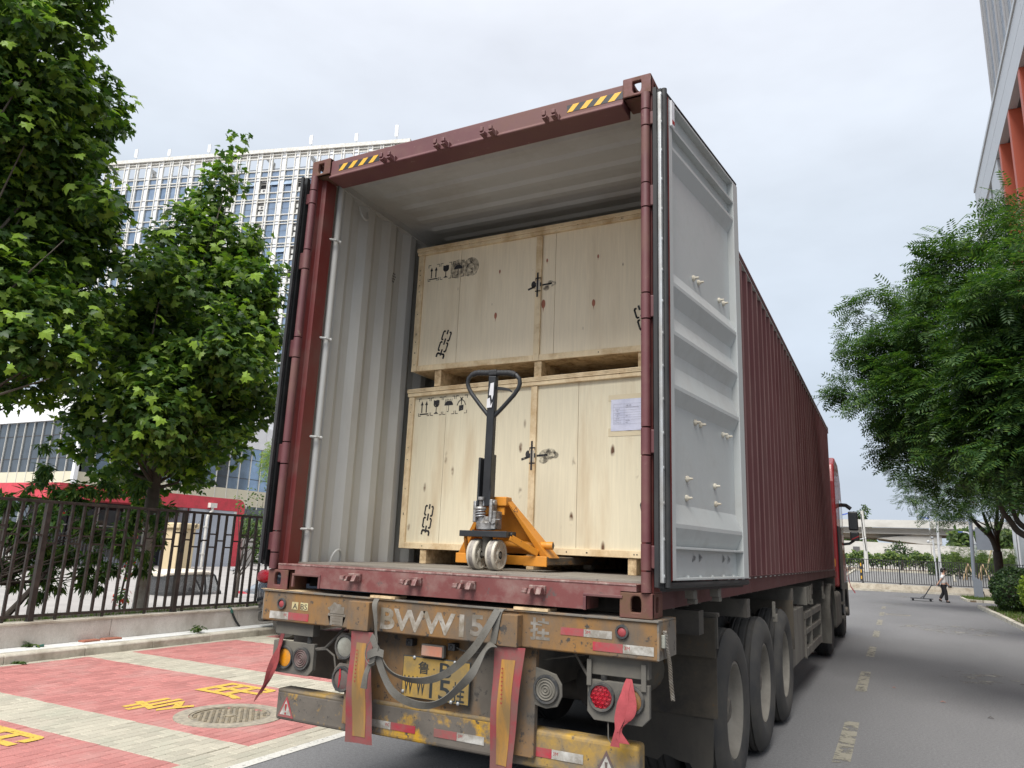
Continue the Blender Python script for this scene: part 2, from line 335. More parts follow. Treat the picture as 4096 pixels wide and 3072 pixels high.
M['strip_orange'] = mat('warning_strip_orange', (0.45, 0.215, 0.035), 0.5, var=0.12, scale=6, dirt=(0.24, 0.15, 0.06), amt=0.42, dscale=4, dstretch=(3, 1, 0.6))
# wood
def plywood(name, base, knots, stain):
    b = NB(name)
    g = b.rng(b.noise(7, 7, 0.65, (9, 1, 0.45), dist=0.4), 0.25, 0.75, 0.90, 1.07)
    c = b.mix(1.0, base, g, 'MULTIPLY')
    f = b.rng(b.noise(2.1, 6, 0.6, (2.6, 1, 0.35)), 0.52, 0.74, 0, stain); c = b.mix(f, c, (0.50, 0.385, 0.24))
    mp = b.n('ShaderNodeMapping'); mp.inputs['Scale'].default_value = (9, 9, 3.1); b.L(b.tc.outputs['Object'], mp.inputs[0])
    v = b.n('ShaderNodeTexVoronoi'); v.inputs['Scale'].default_value = 1.0; v.inputs['Randomness'].default_value = 1.0; b.L(mp.outputs[0], v.inputs['Vector'])
    kn = b.rng(v.outputs['Distance'], knots*0.5, knots, 1, 0)
    gate = b.rng(b.noise(5, 3), 0.44, 0.52); kn = b.math('MULTIPLY', kn, gate); c = b.mix(kn, c, (0.10, 0.045, 0.02))
    mp2 = b.n('ShaderNodeMapping'); mp2.inputs['Scale'].default_value = (26, 26, 26); b.L(b.tc.outputs['Object'], mp2.inputs[0])
    v2 = b.n('ShaderNodeTexVoronoi'); b.L(mp2.outputs[0], v2.inputs['Vector']); sp = b.rng(v2.outputs['Distance'], 0.05, 0.09, 0.7, 0)
    c = b.mix(b.math('MULTIPLY', sp, b.rng(b.noise(9, 2), 0.48, 0.55)), c, (0.14, 0.09, 0.05))
    return b.fin(c, 0.62, 0, b.noise(30, 5, 0.6, (6, 1, 0.5)), 0.06, 0.003)
M['ply_lo'] = plywood('knotty_plywood', (0.69, 0.625, 0.465), 0.17, 0.75)
M['ply_up'] = plywood('pale_plywood', (0.80, 0.695, 0.515), 0.06, 0.35)
M['batten'] = mat('pine_batten', (0.74, 0.60, 0.39), 0.65, var=0.12, scale=6, stretch=(3, 3, 0.6), dirt=(0.45, 0.30, 0.15), amt=0.2, dscale=5, dirt2=(0.16, 0.085, 0.04), amt2=0.03, d2scale=14, bump=0.06)
M['skidwood'] = mat('skid_wood', (0.62, 0.47, 0.28), 0.7, var=0.2, scale=9, stretch=(1, 1, 7), dirt=(0.25, 0.15, 0.07), amt=0.2, dscale=14, bump=0.1)
def spray(name, cov, w_=.18):
    b = NB(name); f = b.rng(b.noise(38, 6, 0.65), cov, cov+w_); c = b.mix(b.rng(b.noise(15, 4), 0.3, 0.7), (0.012, 0.012, 0.016), (0.03, 0.028, 0.03)); return b.fin(c, 0.7, alpha=f)
M['ink'] = spray('stencil_ink', 0.22); M['ink_soft'] = spray('stencil_overspray', 0.36, 0.5)
M['paper'] = mat('label_paper', (0.60, 0.615, 0.74), 0.4, var=0.05, scale=6, dirt=(0.5, 0.52, 0.66), amt=0.25, dscale=9, bump=0.5, bscale=11)
M['print'] = mat('black_print', (0.10, 0.10, 0.14), 0.6)
M['tape'] = mat('clear_tape', (0.62, 0.53, 0.36), 0.15, var=0.06, coat=0.4)
M['jack_orange'] = mat('pallet_jack_orange', (0.60, 0.235, 0.022), 0.42, var=0.08, dirt=(0.45, 0.19, 0.03), amt=0.2, dirt2=(0.07, 0.05, 0.035), amt2=0.07, d2scale=20, bump=0.04)
M['fork_worn'] = mat('scuffed_fork', (0.30, 0.15, 0.04), 0.5, var=0.2, dirt=(0.09, 0.075, 0.06), amt=0.5, dscale=7, dstretch=(3, 1, 3))
M['jack_black'] = mat('black_enamel', (0.016, 0.018, 0.021), 0.38, var=0.15, dirt=(0.035, 0.036, 0.038), amt=0.2)
M['grip'] = mat('rubber_grip', (0.018, 0.019, 0.021), 0.65, var=0.15, bump=0.6, bscale=140)
M['alloy'] = mat('cast_alloy', (0.50, 0.50, 0.49), 0.42, 0.75, var=0.18, scale=16, dirt=(0.12, 0.11, 0.10), amt=0.3, dscale=15, bump=0.2)
M['nylon'] = mat('nylon_wheel', (0.53, 0.49, 0.41), 0.5, var=0.1, dirt=(0.36, 0.32, 0.26), amt=0.25, dscale=10)
M['nylon_dirty'] = mat('worn_wheel_tread', (0.20, 0.18, 0.165), 0.7, var=0.25, scale=18, dirt=(0.42, 0.39, 0.34), amt=0.25, dscale=20)
M['whitetag'] = mat('torn_white_label', (0.62, 0.62, 0.64), 0.5, var=0.1, scale=20)
# ground
def asphalt():
    b = NB('asphalt'); big = b.rng(b.noise(0.35, 5, 0.6, (1, 0.35, 1), True), 0.3, 0.7, 0.86, 1.14); fine = b.math('MULTIPLY', b.rng(b.noise(130, 3, 0.8, (1,1,1), True), 0.3, 0.72, 0.6, 1.45), b.rng(b.noise(38, 4, 0.85, (1,1,1), True), 0.3, 0.7, 0.72, 1.28))
    c = b.mix(1.0, b.mix(1.0, (0.152, 0.152, 0.155), big, 'MULTIPLY'), fine, 'MULTIPLY')
    mid = b.rng(b.noise(2.2, 6, 0.7, (1, 1, 1), True), 0.6, 0.78, 0, 0.5); c = b.mix(mid, c, (0.17, 0.168, 0.162))
    v = b.n('ShaderNodeTexVoronoi'); v.inputs['Scale'].default_value = 34; b.L(b.geo.outputs['Position'], v.inputs['Vector']); s = b.rng(v.outputs['Distance'], 0.05, 0.09, 1, 0)
    s = b.math('MULTIPLY', s, b.rng(b.noise(3, 2, 0.5, (1,1,1), True), 0.55, 0.62)); c = b.mix(s, c, (0.27, 0.265, 0.25))
    return b.fin(c, 0.85, 0, b.noise(220, 3, 0.7, (1,1,1), True), 0.5, 0.004, 0.3)
M['asphalt'] = asphalt()
def paver(name, col, d):
    b = NB(name); oi = b.n('ShaderNodeNewGeometry'); r = b.rng(oi.outputs['Random Per Island'], 0, 1, 0.86, 1.14); r2 = b.n('ShaderNodeObjectInfo')
    c = b.mix(1.0, col, r, 'MULTIPLY'); c = b.mix(1.0, c, b.rng(r2.outputs['Random'], 0, 1, 0.9, 1.1), 'MULTIPLY')
    c = b.mix(1.0, c, b.rng(b.noise(110, 3, 0.75, (1,1,1), True), 0.3, 0.7, 0.72, 1.28), 'MULTIPLY'); f = b.rng(b.noise(1.6, 6, 0.65, (1,1,1), True), 0.48, 0.72, 0, 0.55); c = b.mix(f, c, d)
    return b.fin(c, 0.85, 0, b.noise(170, 3, 0.7, (1,1,1), True), 0.35, 0.003, 0.3)
M['paver_red'] = paver('red_paver', (0.365, 0.150, 0.138), (0.43, 0.27, 0.245)); M['paver_cream'] = paver('cream_paver', (0.37, 0.345, 0.28), (0.30, 0.315, 0.25))
M['joint'] = mat('sand_joint', (0.16, 0.135, 0.105), 0.95, var=0.3, scale=30, world=True)
def worn_paint(name, col, cov, sc_=22):
    b = NB(name); f = b.rng(b.noise(sc_, 7, 0.7, (1,1,1), True), cov, cov+0.1); c = b.mix(1.0, col, b.rng(b.noise(60, 3, 0.6, (1,1,1), True), 0.3, 0.7, 0.85, 1.12), 'MULTIPLY'); return b.fin(c, 0.75, alpha=f)
M['paint_yellow'] = worn_paint('yellow_road_paint', (0.56, 0.37, 0.06), 0.34); M['paint_white'] = worn_paint('white_road_paint', (0.52, 0.51, 0.47), 0.34); M['paint_faded'] = worn_paint('faded_road_paint', (0.235, 0.22, 0.175), 0.40, 7)
M['patch'] = worn_paint('scuffed_patch', (0.24, 0.23, 0.20), 0.52, 3.0)
M['kerb'] = mat('kerb_stone', (0.54, 0.51, 0.43), 0.8, var=0.12, scale=18, dirt=(0.30, 0.27, 0.21), amt=0.25, dscale=3, bump=0.15, bscale=120, world=True)
M['granite'] = mat('pale_granite', (0.74, 0.755, 0.74), 0.7, var=0.16, scale=90, dirt=(0.58, 0.57, 0.53), amt=0.2, dscale=1.5, bump=0.1, bscale=150, world=True)
M['wallstone'] = mat('speckled_wall_stone', (0.60, 0.57, 0.52), 0.8, var=0.22, scale=90, dirt=(0.42, 0.38, 0.33), amt=0.24, dscale=2.2, dstretch=(1, 1, 0.6), bump=0.15, bscale=100, world=True)
M['cap'] = mat('wall_cap_stone', (0.58, 0.54, 0.45), 0.75, var=0.12, scale=14, dirt=(0.34, 0.29, 0.22), amt=0.2, dscale=3, world=True)
M['yard'] = mat('yard_paving', (0.30, 0.285, 0.275), 0.85, var=0.12, scale=3, dirt=(0.36, 0.345, 0.33), amt=0.3, dscale=1.2, world=True)
M['lot'] = mat('lot_paving', (0.20, 0.198, 0.195), 0.85, var=0.12, scale=1, world=True)
M['soil'] = mat('soil', (0.16, 0.12, 0.08), 0.95, var=0.3, scale=20, world=True)
M['iron'] = mat('cast_iron', (0.17, 0.155, 0.13), 0.6, 0.3, var=0.2, scale=20, dirt=(0.33, 0.28, 0.2), amt=0.38, dscale=14)
M['ironframe'] = mat('manhole_frame', (0.34, 0.30, 0.23), 0.75, var=0.2, scale=25, dirt=(0.2, 0.18, 0.15), amt=0.3, dscale=16)
M['fence'] = mat('dark_fence_paint', (0.030, 0.025, 0.022), 0.5, var=0.2, scale=12, dirt=(0.06, 0.048, 0.038), amt=0.25, dscale=10)
M['fence_far'] = mat('black_fence_paint', (0.028, 0.03, 0.034), 0.5, var=0.15)
M['brickred'] = mat('broken_red_brick', (0.36, 0.14, 0.09), 0.9, var=0.2, scale=30)
# foliage
M['plane_leaf'] = leafmat('plane_leaf', (0.030, 0.074, 0.019), (0.066, 0.130, 0.027), (0.19, 0.285, 0.042), 0.42, 0.45)
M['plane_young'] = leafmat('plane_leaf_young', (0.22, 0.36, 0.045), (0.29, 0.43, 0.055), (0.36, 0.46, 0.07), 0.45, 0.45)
M['soph_leaf'] = leafmat('pinnate_leaf', (0.022, 0.060, 0.019), (0.042, 0.095, 0.026), (0.105, 0.175, 0.036), 0.35, 0.45)
M['peach_leaf'] = leafmat('narrow_leaf', (0.03, 0.078, 0.022), (0.06, 0.135, 0.032), (0.14, 0.225, 0.04), 0.35, 0.45)
M['shrub_leaf'] = leafmat('shrub_leaf', (0.03, 0.065, 0.018), (0.06, 0.11, 0.03), (0.13, 0.18, 0.045), 0.3)
M['lime_leaf'] = leafmat('lime_leaf', (0.10, 0.17, 0.02), (0.17, 0.25, 0.03), (0.24, 0.31, 0.04), 0.4)
M['box_leaf'] = leafmat('clipped_hedge_leaf', (0.012, 0.034, 0.010), (0.024, 0.06, 0.015), (0.06, 0.11, 0.022), 0.25)
M['hedge_leaf'] = leafmat('tall_hedge_leaf', (0.035, 0.075, 0.022), (0.075, 0.13, 0.03), (0.20, 0.26, 0.06), 0.3)
M['grassleaf'] = leafmat('grass_blade', (0.05, 0.10, 0.02), (0.09, 0.15, 0.03), (0.14, 0.19, 0.05), 0.3)
M['flower'] = mat('trumpet_flower_red', (0.65, 0.06, 0.03), 0.6)
M['bark'] = mat('plane_bark', (0.20, 0.17, 0.135), 0.85, var=0.3, scale=6, dirt=(0.33, 0.30, 0.25), amt=0.4, dscale=5, bump=0.4, bscale=20)
M['trunkwash'] = mat('whitewashed_trunk', (0.56, 0.54, 0.50), 0.85, var=0.2, scale=8, dirt=(0.34, 0.30, 0.25), amt=0.34, dscale=6, bump=0.3, bscale=25)
M['limb'] = mat('dark_limb_bark', (0.085, 0.072, 0.055), 0.9, var=0.3, scale=8, bump=0.4, bscale=25)  # bark of limbs and leader, darker than the trunk
M['darkbark'] = mat('dark_bark', (0.05, 0.04, 0.032), 0.9, var=0.3, scale=8, bump=0.4, bscale=25)
# buildings
M['white_wall'] = mat('white_cladding', (0.76, 0.77, 0.79), 0.5, var=0.06, scale=1.2)
M['fin'] = mat('tower_fin_stone', (0.66, 0.65, 0.61), 0.6, var=0.1, scale=2, dirt=(0.48, 0.45, 0.4), amt=0.2, dscale=3)
M['tower_panel'] = mat('tower_white_panel', (0.74, 0.77, 0.83), 0.45, var=0.06, scale=0.5)
M['tower_glass'] = gloss('tower_window_glass', (0.33, 0.41, 0.52), 0.06, 0.8, 0.8)
M['tower_glass2'] = gloss('tower_window_glass_dark', (0.26, 0.34, 0.45), 0.06, 0.8, 0.8)
M['open_dark'] = mat('open_recess', (0.05, 0.05, 0.052), 0.8)
M['louvre'] = mat('louvre_grey', (0.40, 0.39, 0.36), 0.6)
M['shaft_lining'] = mat('shaft_lining', (0.22, 0.22, 0.21), 0.8)
M['ac'] = mat('ac_casing', (0.55, 0.55, 0.53), 0.5); M['ac_dark'] = mat('ac_grille', (0.08, 0.08, 0.085), 0.6)
M['beige'] = mat('beige_spandrel', (0.60, 0.56, 0.43), 0.55, var=0.05, scale=1)
M['cw_glass'] = gloss('curtain_wall_glass', (0.10, 0.12, 0.14), 0.05, 0.5, 0.9); M['cw_glass_b'] = gloss('curtain_wall_glass_blue', (0.30, 0.40, 0.52), 0.05, 0.75, 0.9)
M['mullion'] = mat('pale_mullion', (0.58, 0.57, 0.53), 0.5)
M['gate_red'] = mat('red_plaster', (0.58, 0.055, 0.08), 0.6, var=0.06, scale=3, dirt=(0.40, 0.06, 0.07), amt=0.2, dscale=2)
M['gate_grey'] = mat('grey_blue_plaster', (0.42, 0.46, 0.53), 0.75, var=0.05, scale=3)
M['gate_white'] = mat('white_plaster', (0.56, 0.575, 0.57), 0.75, var=0.05, scale=3)
M['dark_glass'] = gloss('dark_window', (0.03, 0.033, 0.036), 0.08, 0.0, 0.7)
M['pipe'] = mat('white_downpipe', (0.68, 0.66, 0.62), 0.4)
M['pillar'] = mat('cream_pillar', (0.60, 0.49, 0.31), 0.75, var=0.06, scale=5)
M['silver'] = mat('silver_grey_metal', (0.36, 0.37, 0.38), 0.4, 0.4)
M['concrete'] = mat('pale_concrete', (0.58, 0.575, 0.55), 0.8, var=0.08, scale=0.6, dirt=(0.50, 0.49, 0.46), amt=0.25, dscale=0.4, dstretch=(1, 1, 2))
M['concrete_dk'] = mat('weathered_concrete', (0.48, 0.475, 0.45), 0.85, var=0.1, scale=0.5)
M['orange_panel'] = mat('orange_red_panel', (0.44, 0.085, 0.04), 0.5, var=0.05, scale=1)
M['alu'] = mat('grey_aluminium_panel', (0.50, 0.52, 0.54), 0.42, 0.25, var=0.03, scale=0.3)
M['soffit'] = mat('dark_soffit', (0.10, 0.10, 0.105), 0.7)
M['pale_glass'] = gloss('pale_tower_glass', (0.30, 0.39, 0.50), 0.08, 0.45, 0.8)
M['towergrey'] = mat('tower_grey_rib', (0.33, 0.33, 0.335), 0.5)
M['polegrey'] = mat('blue_grey_pole', (0.20, 0.23, 0.27), 0.45, var=0.06)
M['polewhite'] = mat('white_pole', (0.58, 0.60, 0.62), 0.45); M['lampblue'] = mat('blue_lamp_head', (0.10, 0.16, 0.50), 0.4)
# vehicles and people
M['carblack'] = gloss('dark_car_paint', (0.012, 0.016, 0.024), 0.18, 0.0, 0.6, 0.5)
M['silvercar'] = gloss('silver_car_paint', (0.34, 0.38, 0.42), 0.25, 0.5, 0.6, 0.5)
M['canopy'] = mat('cream_canopy', (0.62, 0.56, 0.47), 0.55, var=0.05); M['clearpvc'] = None
def clear(name, col, a):
    b = NB(name); p = b.n('ShaderNodeBsdfPrincipled'); p.inputs['Base Color'].default_value = (*col, 1); p.inputs['Roughness'].default_value = 0.12; t = b.n('ShaderNodeBsdfTransparent'); t.inputs[0].default_value = (0.8, 0.82, 0.83, 1)
    m = b.n('ShaderNodeMixShader'); b.L(b.rng(b.noise(5, 3), 0.3, 0.7, a-0.12, a+0.12), m.inputs[0]); b.L(t.outputs[0], m.inputs[1]); b.L(p.outputs[0], m.inputs[2]); b.L(m.outputs[0], b.out.inputs[0]); return b.mat
M['clearpvc'] = clear('clear_plastic_sheet', (0.30, 0.32, 0.33), 0.4); M['smokepvc'] = clear('smoky_plastic_sheet', (0.05, 0.052, 0.056), 0.72)
M['coneW'] = mat('cone_white', (0.66, 0.64, 0.62), 0.5); M['coneR'] = mat('cone_red', (0.46, 0.04, 0.06), 0.5)
M['skin'] = mat('skin', (0.46, 0.27, 0.19), 0.5, var=0.05); M['hair'] = mat('black_hair', (0.010, 0.009, 0.009), 0.5)
M['shirt'] = mat('white_cotton', (0.68, 0.68, 0.67), 0.8, var=0.06); M['trouser'] = mat('black_cloth', (0.012, 0.012, 0.014), 0.8)
M['green'] = mat('green_paint', (0.02, 0.10, 0.075), 0.5)
# ---------------------------------------------------------------- ground, road, pavement
def S(o): o['kind'] = 'structure'; return o
camM = (Matrix.Translation(cam.location) @ cam.rotation_euler.to_matrix().to_4x4()).inverted()
def inview(p, mg=0.05):
    q = camM @ Vector(p)
    if q.z > -0.1: return False
    k = 2912.48/4096
    return abs(q.x/-q.z*k) < 0.5+mg and abs(q.y/-q.z*k) < 0.375+mg
S(MB().quad((-900,-300,-0.03),(900,-300,-0.03),(900,1500,-0.03),(-900,1500,-0.03)).build('ground', M['yard']))
def kerbY(x): return 43.8+0.14*x
S(MB().poly([(-1.95,-40,0),(90,-40,0),(90,kerbY(90),0),(-60,kerbY(-60),0),(-60,33,0),(-1.95,33,0)]).build('road', M['asphalt']))
# edge line and lane dashes
b = MB()
b.quad((-1.95,-8,0.004),(-1.85,-8,0.004),(-1.85,20,0.004),(-1.95,20,0.004))
S(b.build('road_edge_line', M['paint_white']))
b = MB()
for y0, y1 in ((-3.9,-2.1),(-0.4,1.3),(3.3,5.05),(7.05,8.95),(10.9,12.7),(14.7,16.4),(18.4,20.3),(22.2,24.0),(26,27.8)):
    b.quad((1.69,y0,0.004),(1.82,y0,0.004),(1.82,y1,0.004),(1.69,y1,0.004))
S(b.build('lane_dashes', M['paint_faded']))
b = MB()
for (cx, cy, rx, ry) in ((3.5,18.6,1.3,1.6),(1.9,30,0.8,1.0),(3.2,9.5,.5,.8),(2.3,38,0.7,1.0)):
    b.poly([(cx+rx*math.cos(a*PI/9)*RND.uniform(.75,1.1), cy+ry*math.sin(a*PI/9)*RND.uniform(.75,1.1), 0.004) for a in range(18)])
S(b.build('worn_road_patches', M['patch']))
# brick paved parking strip: courses of 0.2 x 0.1 bricks along the road
S(MB().quad((-7.06,-6,0.0-0.012),(-1.95,-6,-0.012),(-1.95,33,-0.012),(-7.06,33,-0.012)).build('paving_bed', M['joint']))
pave = S(MB().quad((-7.05,8.2,0.0),(-1.96,8.2,0.0),(-1.96,33,0.0),(-7.05,33,0.0)).build('brick_paving', M['paver_cream'])); OFF[pave.name] = Vector((0,0,0))
MHC = (-3.13, 1.64, 0.40)
def isred(x, y):
    if not (-6.91 < x < -2.24): return False
    k = (y-1.02) % 2.4
    return k < 1.80
def brick(b, x, y, z, m, L=0.2, W=0.1):
    l, w_, c, h = L/2-0.0022, W/2-0.0022, 0.0045, 0.03
    vs = [(x-w_, y-l, z-h), (x+w_, y-l, z-h), (x+w_, y+l, z-h), (x-w_, y+l, z-h), (x-w_, y-l, z-c), (x+w_, y-l, z-c), (x+w_, y+l, z-c), (x-w_, y+l, z-c),
          (x-w_+c, y-l+c, z), (x+w_-c, y-l+c, z), (x+w_-c, y+l-c, z), (x-w_+c, y+l-c, z)]
    b.add(vs, [(0,1,5,4),(1,2,6,5),(2,3,7,6),(3,0,4,7),(4,5,9,8),(5,6,10,9),(6,7,11,10),(7,4,8,11),(8,9,10,11)], m)
bricks = []
nx = int(round((7.05-1.96)/0.1))
def course(x, i):
    """bricks of one course, cut clean at every change of colour"""
    red0 = isred(x, 1.5); cuts = []
    k = -3
    while k < 4:
        y0 = 1.02+k*2.4; cuts += [(y0, y0+1.8, red0), (y0+1.8, y0+2.4, False)]; k += 1
    for ya, yb, rd in cuts:
        y = ya
        if i % 2: yield (ya+.05, .1, rd); y = ya+.1
        while y < yb-.15: yield (y+.1, .2, rd); y += .2
        if yb-y > .05: yield ((y+yb)/2, yb-y, rd)
for i in range(nx):
    x = -7.05+0.05+i*0.1
    for y, L, rd in course(x, i):
        if not (-3 < y < 8.15) or math.hypot(x-MHC[0], y-MHC[1]) < MHC[2]-0.02: continue
        bricks.append((x, y, RND.gauss(0, 0.0012), rd, L))
def bd(q): return (Vector((q[0], q[1], 0))-cam.location).length+(0 if inview((q[0], q[1], 0), 0.0) else 100)
bricks.sort(key=bd)
proto = {}
for x, y, z, red, L in bricks[:300]:
    key = (red, round(L, 1))
    if key not in proto: b = MB(); brick(b, 0, 0, 0, 0, L); o = proto[key] = b.build('paver', M['paver_red' if red else 'paver_cream'], pave)
    else: o = share(proto[key], 'paver', (0,0,0), pave)
    o.location = (x, y, z); o.rotation_euler = (RND.gauss(0, .003), RND.gauss(0, .003), RND.gauss(0, .005))
b = MB()
for x, y, z, red, L in bricks[300:]: brick(b, x, y, z, 0 if red else 1, L)
b.build('pavers', [M['paver_red'], M['paver_cream']], pave, kind='stuff')
# painted bay lettering
for k, yb in enumerate((-1.38-1.02+1.02, 1.02, 3.42)):
    b = MB()
    text_mb(b, '专', (-3.63, yb+0.22, 0.0055), (0,1,0), (-1,0,0), 0.58, 0.58, 0, .022)
    text_mb(b, '用', (-3.57, yb+1.10, 0.0055), (0,1,0), (-1,0,0), 0.58, 0.70, 0, .022)
    S(b.build('painted_bay_lettering', M['paint_yellow']))
# manhole in the paving
mh = thing('manhole_cover', 'round cast iron manhole cover with cross pattern set in the red bay', 'manhole cover', (MHC[0], MHC[1], 0))
cx, cy, R_ = MHC
b = MB(); b.lathe([(0.475,-0.03),(0.47,0.0045),(0.40,0.006),(0.345,0.007),(0.345,-0.02)], (cx,cy,0), (0,0,1), 40); b.build('frame', M['ironframe'], mh, smooth=True)
b = MB(); b.lathe([(0.0,-0.004),(0.338,-0.004),(0.338,-0.02)], (cx,cy,0), (0,0,1), 40); b.lathe([(0.338,-0.004),(0.338,0.005),(0.315,0.005),(0.315,-0.004)], (cx,cy,0), (0,0,1), 40); b.lathe([(0.05,-0.004),(0.05,0.005),(0.0,0.006)], (cx,cy,0), (0,0,1), 20)
for i in range(-9, 10):
    for j in range(-9, 10):
        px, py = i*0.034, j*0.034
        if 0.065 < math.hypot(px, py) < 0.295 and (i+j) % 2 == 0:
            b.box(cx+px-.014, cx+px+.014, cy+py-.0045, cy+py+.0045, -0.004, 0.005); b.box(cx+px-.0045, cx+px+.0045, cy+py-.014, cy+py+.014, -0.004, 0.0045)
b.build('lid', M['iron'], mh)
mh2 = thing('manhole_cover', 'round manhole cover sunk in the asphalt road', 'manhole cover', (2.2, 23.2, 0))
b = MB(); b.lathe([(0.36,0.003),(0.30,0.006),(0.30,-0.01),(0.0,-0.01)], (2.2,23.2,0), (0,0,1), 28); b.build('lid', M['iron'], mh2)
# kerb, granite walk, low wall
kb = S(MB().quad((-7.10,-8,-0.01),(-7.05,-8,-0.01),(-7.05,33,-0.01),(-7.10,33,-0.01)).build('kerb_left', M['kerb'])); OFF[kb.name] = Vector((0,0,0))
y = -7.0; i = 0; p0_ = None
while y < 30:
    L = 0.985
    if p0_ is None:
        b = MB(); b.prism([(-7.235,-0.06),(-7.075,-0.06),(-7.075,0.085),(-7.095,0.105),(-7.235,0.105)], 1, -L/2+.003, L/2-.003); p0_ = b.build('kerb_stone', M['kerb'], kb, bevel=0.006)
        p0_.location = (0, y+L/2, 0)
    else: share(p0_, 'kerb_stone', (0, y+L/2, RND.gauss(0, .002)), kb).modifiers.new('bevel', 'BEVEL').width = 0.006
    y += L
wk = S(MB().quad((-7.56,-8,0.085),(-7.235,-8,0.085),(-7.235,33,0.085),(-7.56,33,0.085)).build('sidewalk', M['joint'])); OFF[wk.name] = Vector((0,0,0))
p0_ = None; y = -7
while y < 20:
    if p0_ is None:
        b = MB(); b.box(-7.545, -7.238, -0.298, 0.298, 0.04, 0.108); p0_ = b.build('paving_slab', M['granite'], wk, bevel=0.003); p0_.location = (0, y, 0)
    else: share(p0_, 'paving_slab', (0, y, RND.gauss(0, .001)), wk)
    y += 0.6
wall = thing('low_wall', 'low speckled grey stone wall with cream cap carrying the dark fence beside the parking bays', 'wall', (-7.65, 2, 0))
for k in range(12):
    y0 = -8.0+k*2.26+0.19; y1 = y0+2.26
    b = MB(); b.box(-7.72, -7.55, y0+.004, y1-.004, 0.0, 0.372); b.build('wall_panel', M['wallstone'], wall, bevel=0.005)
    b = MB(); b.box(-7.735, -7.535, y0+.002, y1-.002, 0.372, 0.402); b.build('cap_stone', M['cap'], wall, bevel=0.006)
S(MB().quad((-90,-30,0.06),(-7.72,-30,0.06),(-7.72,70,0.06),(-90,70,0.06)).build('yard', M['yard']))
b = MB(); b.box(-8.5, -7.73, -8, 20, 0.0, 0.30); S(b.build('planting_bed', M['soil']))
# right verge, island, far street edge
b = MB(); b.poly([(5.3,4,0.07),(14,4,0.07),(14,31.3,0.07),(5.0,31.3,0.07)]); S(b.build('verge', M['soil']))
kr = S(MB().quad((5.16,4,-.01),(5.30,4,-.01),(5.10,31,-.01),(4.96,31,-.01)).build('kerb_right', M['kerb'])); OFF[kr.name] = Vector((0,0,0))
p0_ = None; y = 4.0
while y < 31.0:
    x = 5.22-(y-4)*0.0075
    if p0_ is None: b = MB(); b.box(-.07, .07, -.47, .47, -0.05, 0.11); p0_ = b.build('kerb_block', M['kerb'], kr, bevel=0.012); p0_.location = (x, y+.5, 0)
    else: share(p0_, 'kerb_block', (x, y+.5, RND.gauss(0, .004)), kr, (0, RND.gauss(0, .01), 0.0075))
    y += 1.0
b = MB(); b.prism([(4.98,36.9),(5.15,36.35),(6.9,36.2),(9,36.2),(9,41.5),(5.2,41.2),(4.98,40.3)], 2, -.05, 0.075); isl = S(b.build('grass_island', M['soil'])); OFF[isl.name] = Vector((0,0,0))
for i, (xa, ya, xb, yb) in enumerate([(4.98,37.4,5.06,36.6),(5.06,36.55,5.6,36.27),(5.62,36.27,6.2,36.22),(6.22,36.22,6.8,36.18),(6.82,36.18,7.4,36.18),(4.98,38.4,4.98,37.42),(4.98,39.4,4.98,38.42)]):
    b = MB(); b.bar((xa,ya,0.05), (xb,yb,0.05), 0.12, 0.12); b.build('kerb_block', M['kerb'], isl, bevel=0.012)
def grass(name, areas, n, z, h=(0.05, 0.13)):
    b = MB()
    for (x0, x1, y0, y1), k in zip(areas, n):
        for _ in range(k):
            x, y, a, hh = RND.uniform(x0, x1), RND.uniform(y0, y1), RND.uniform(0, 2*PI), RND.uniform(*h)
            dx, dy = math.cos(a)*.012, math.sin(a)*.012; lx, ly = RND.gauss(0, .04), RND.gauss(0, .04)
            b.add([(x-dx,y-dy,z), (x+dx,y+dy,z), (x+lx,y+ly,z+hh)], [(0,1,2)])
    o = b.build(name, M['grassleaf']); o['kind'] = 'stuff'; return o
grass('verge_grass', [(5.2,6.4,4,31),(5.05,6.8,36.3,41)], [5200, 2600], 0.07)
grass('bed_ground_cover', [(-8.3,-7.75,-6,9)], [3800], 0.30, (0.05, 0.16))
# far kerb, wall and lot
ang = math.atan(0.14); ux, uy = math.cos(ang), math.sin(ang); nxv, nyv = -uy, ux
def F(s, d, z): return (ux*s+nxv*d, 43.8+uy*s+nyv*d, z)
kf = S(MB().quad(F(-30,-.1,-.01), F(40,-.1,-.01), F(40,.1,-.01), F(-30,.1,-.01)).build('kerb_far', M['kerb'])); OFF[kf.name] = Vector((0,0,0))
for k in range(-6, 34):
    b = MB(); b.bar(F(k*.5*1.2, 0, .05), F(k*.6+.59, 0, .05), 0.16, 0.12); b.build('kerb_stone', M['kerb'], kf)
S(MB().quad(F(-30,.09,.1), F(40,.09,.1), F(40,.5,.1), F(-30,.5,.1)).build('far_verge', M['soil']))
fw = thing('low_wall', 'low pale wall under the black fence at the far end of the road', 'wall', F(3,.6,0))
b = MB(); b.add([F(-30,.5,0),F(40,.5,0),F(40,.75,0),F(-30,.75,0),F(-30,.5,.40),F(40,.5,.40),F(40,.75,.40),F(-30,.75,.40)], [(0,1,5,4),(1,2,6,5),(2,3,7,6),(3,0,4,7),(4,5,6,7)]); b.build('wall_body', M['cap'], fw)
S(MB().quad(F(-40,.75,.30), F(50,.75,.30), (50,62,1.0), (-40,62,1.0)).build('parking_lot', M['lot']))
b = MB(); b.poly([F(-40,.8,.315), F(-.9,.8,.315), (-.6,60,.97), (-40,60,.97)]); S(b.build('lot_bed', M['soil']))
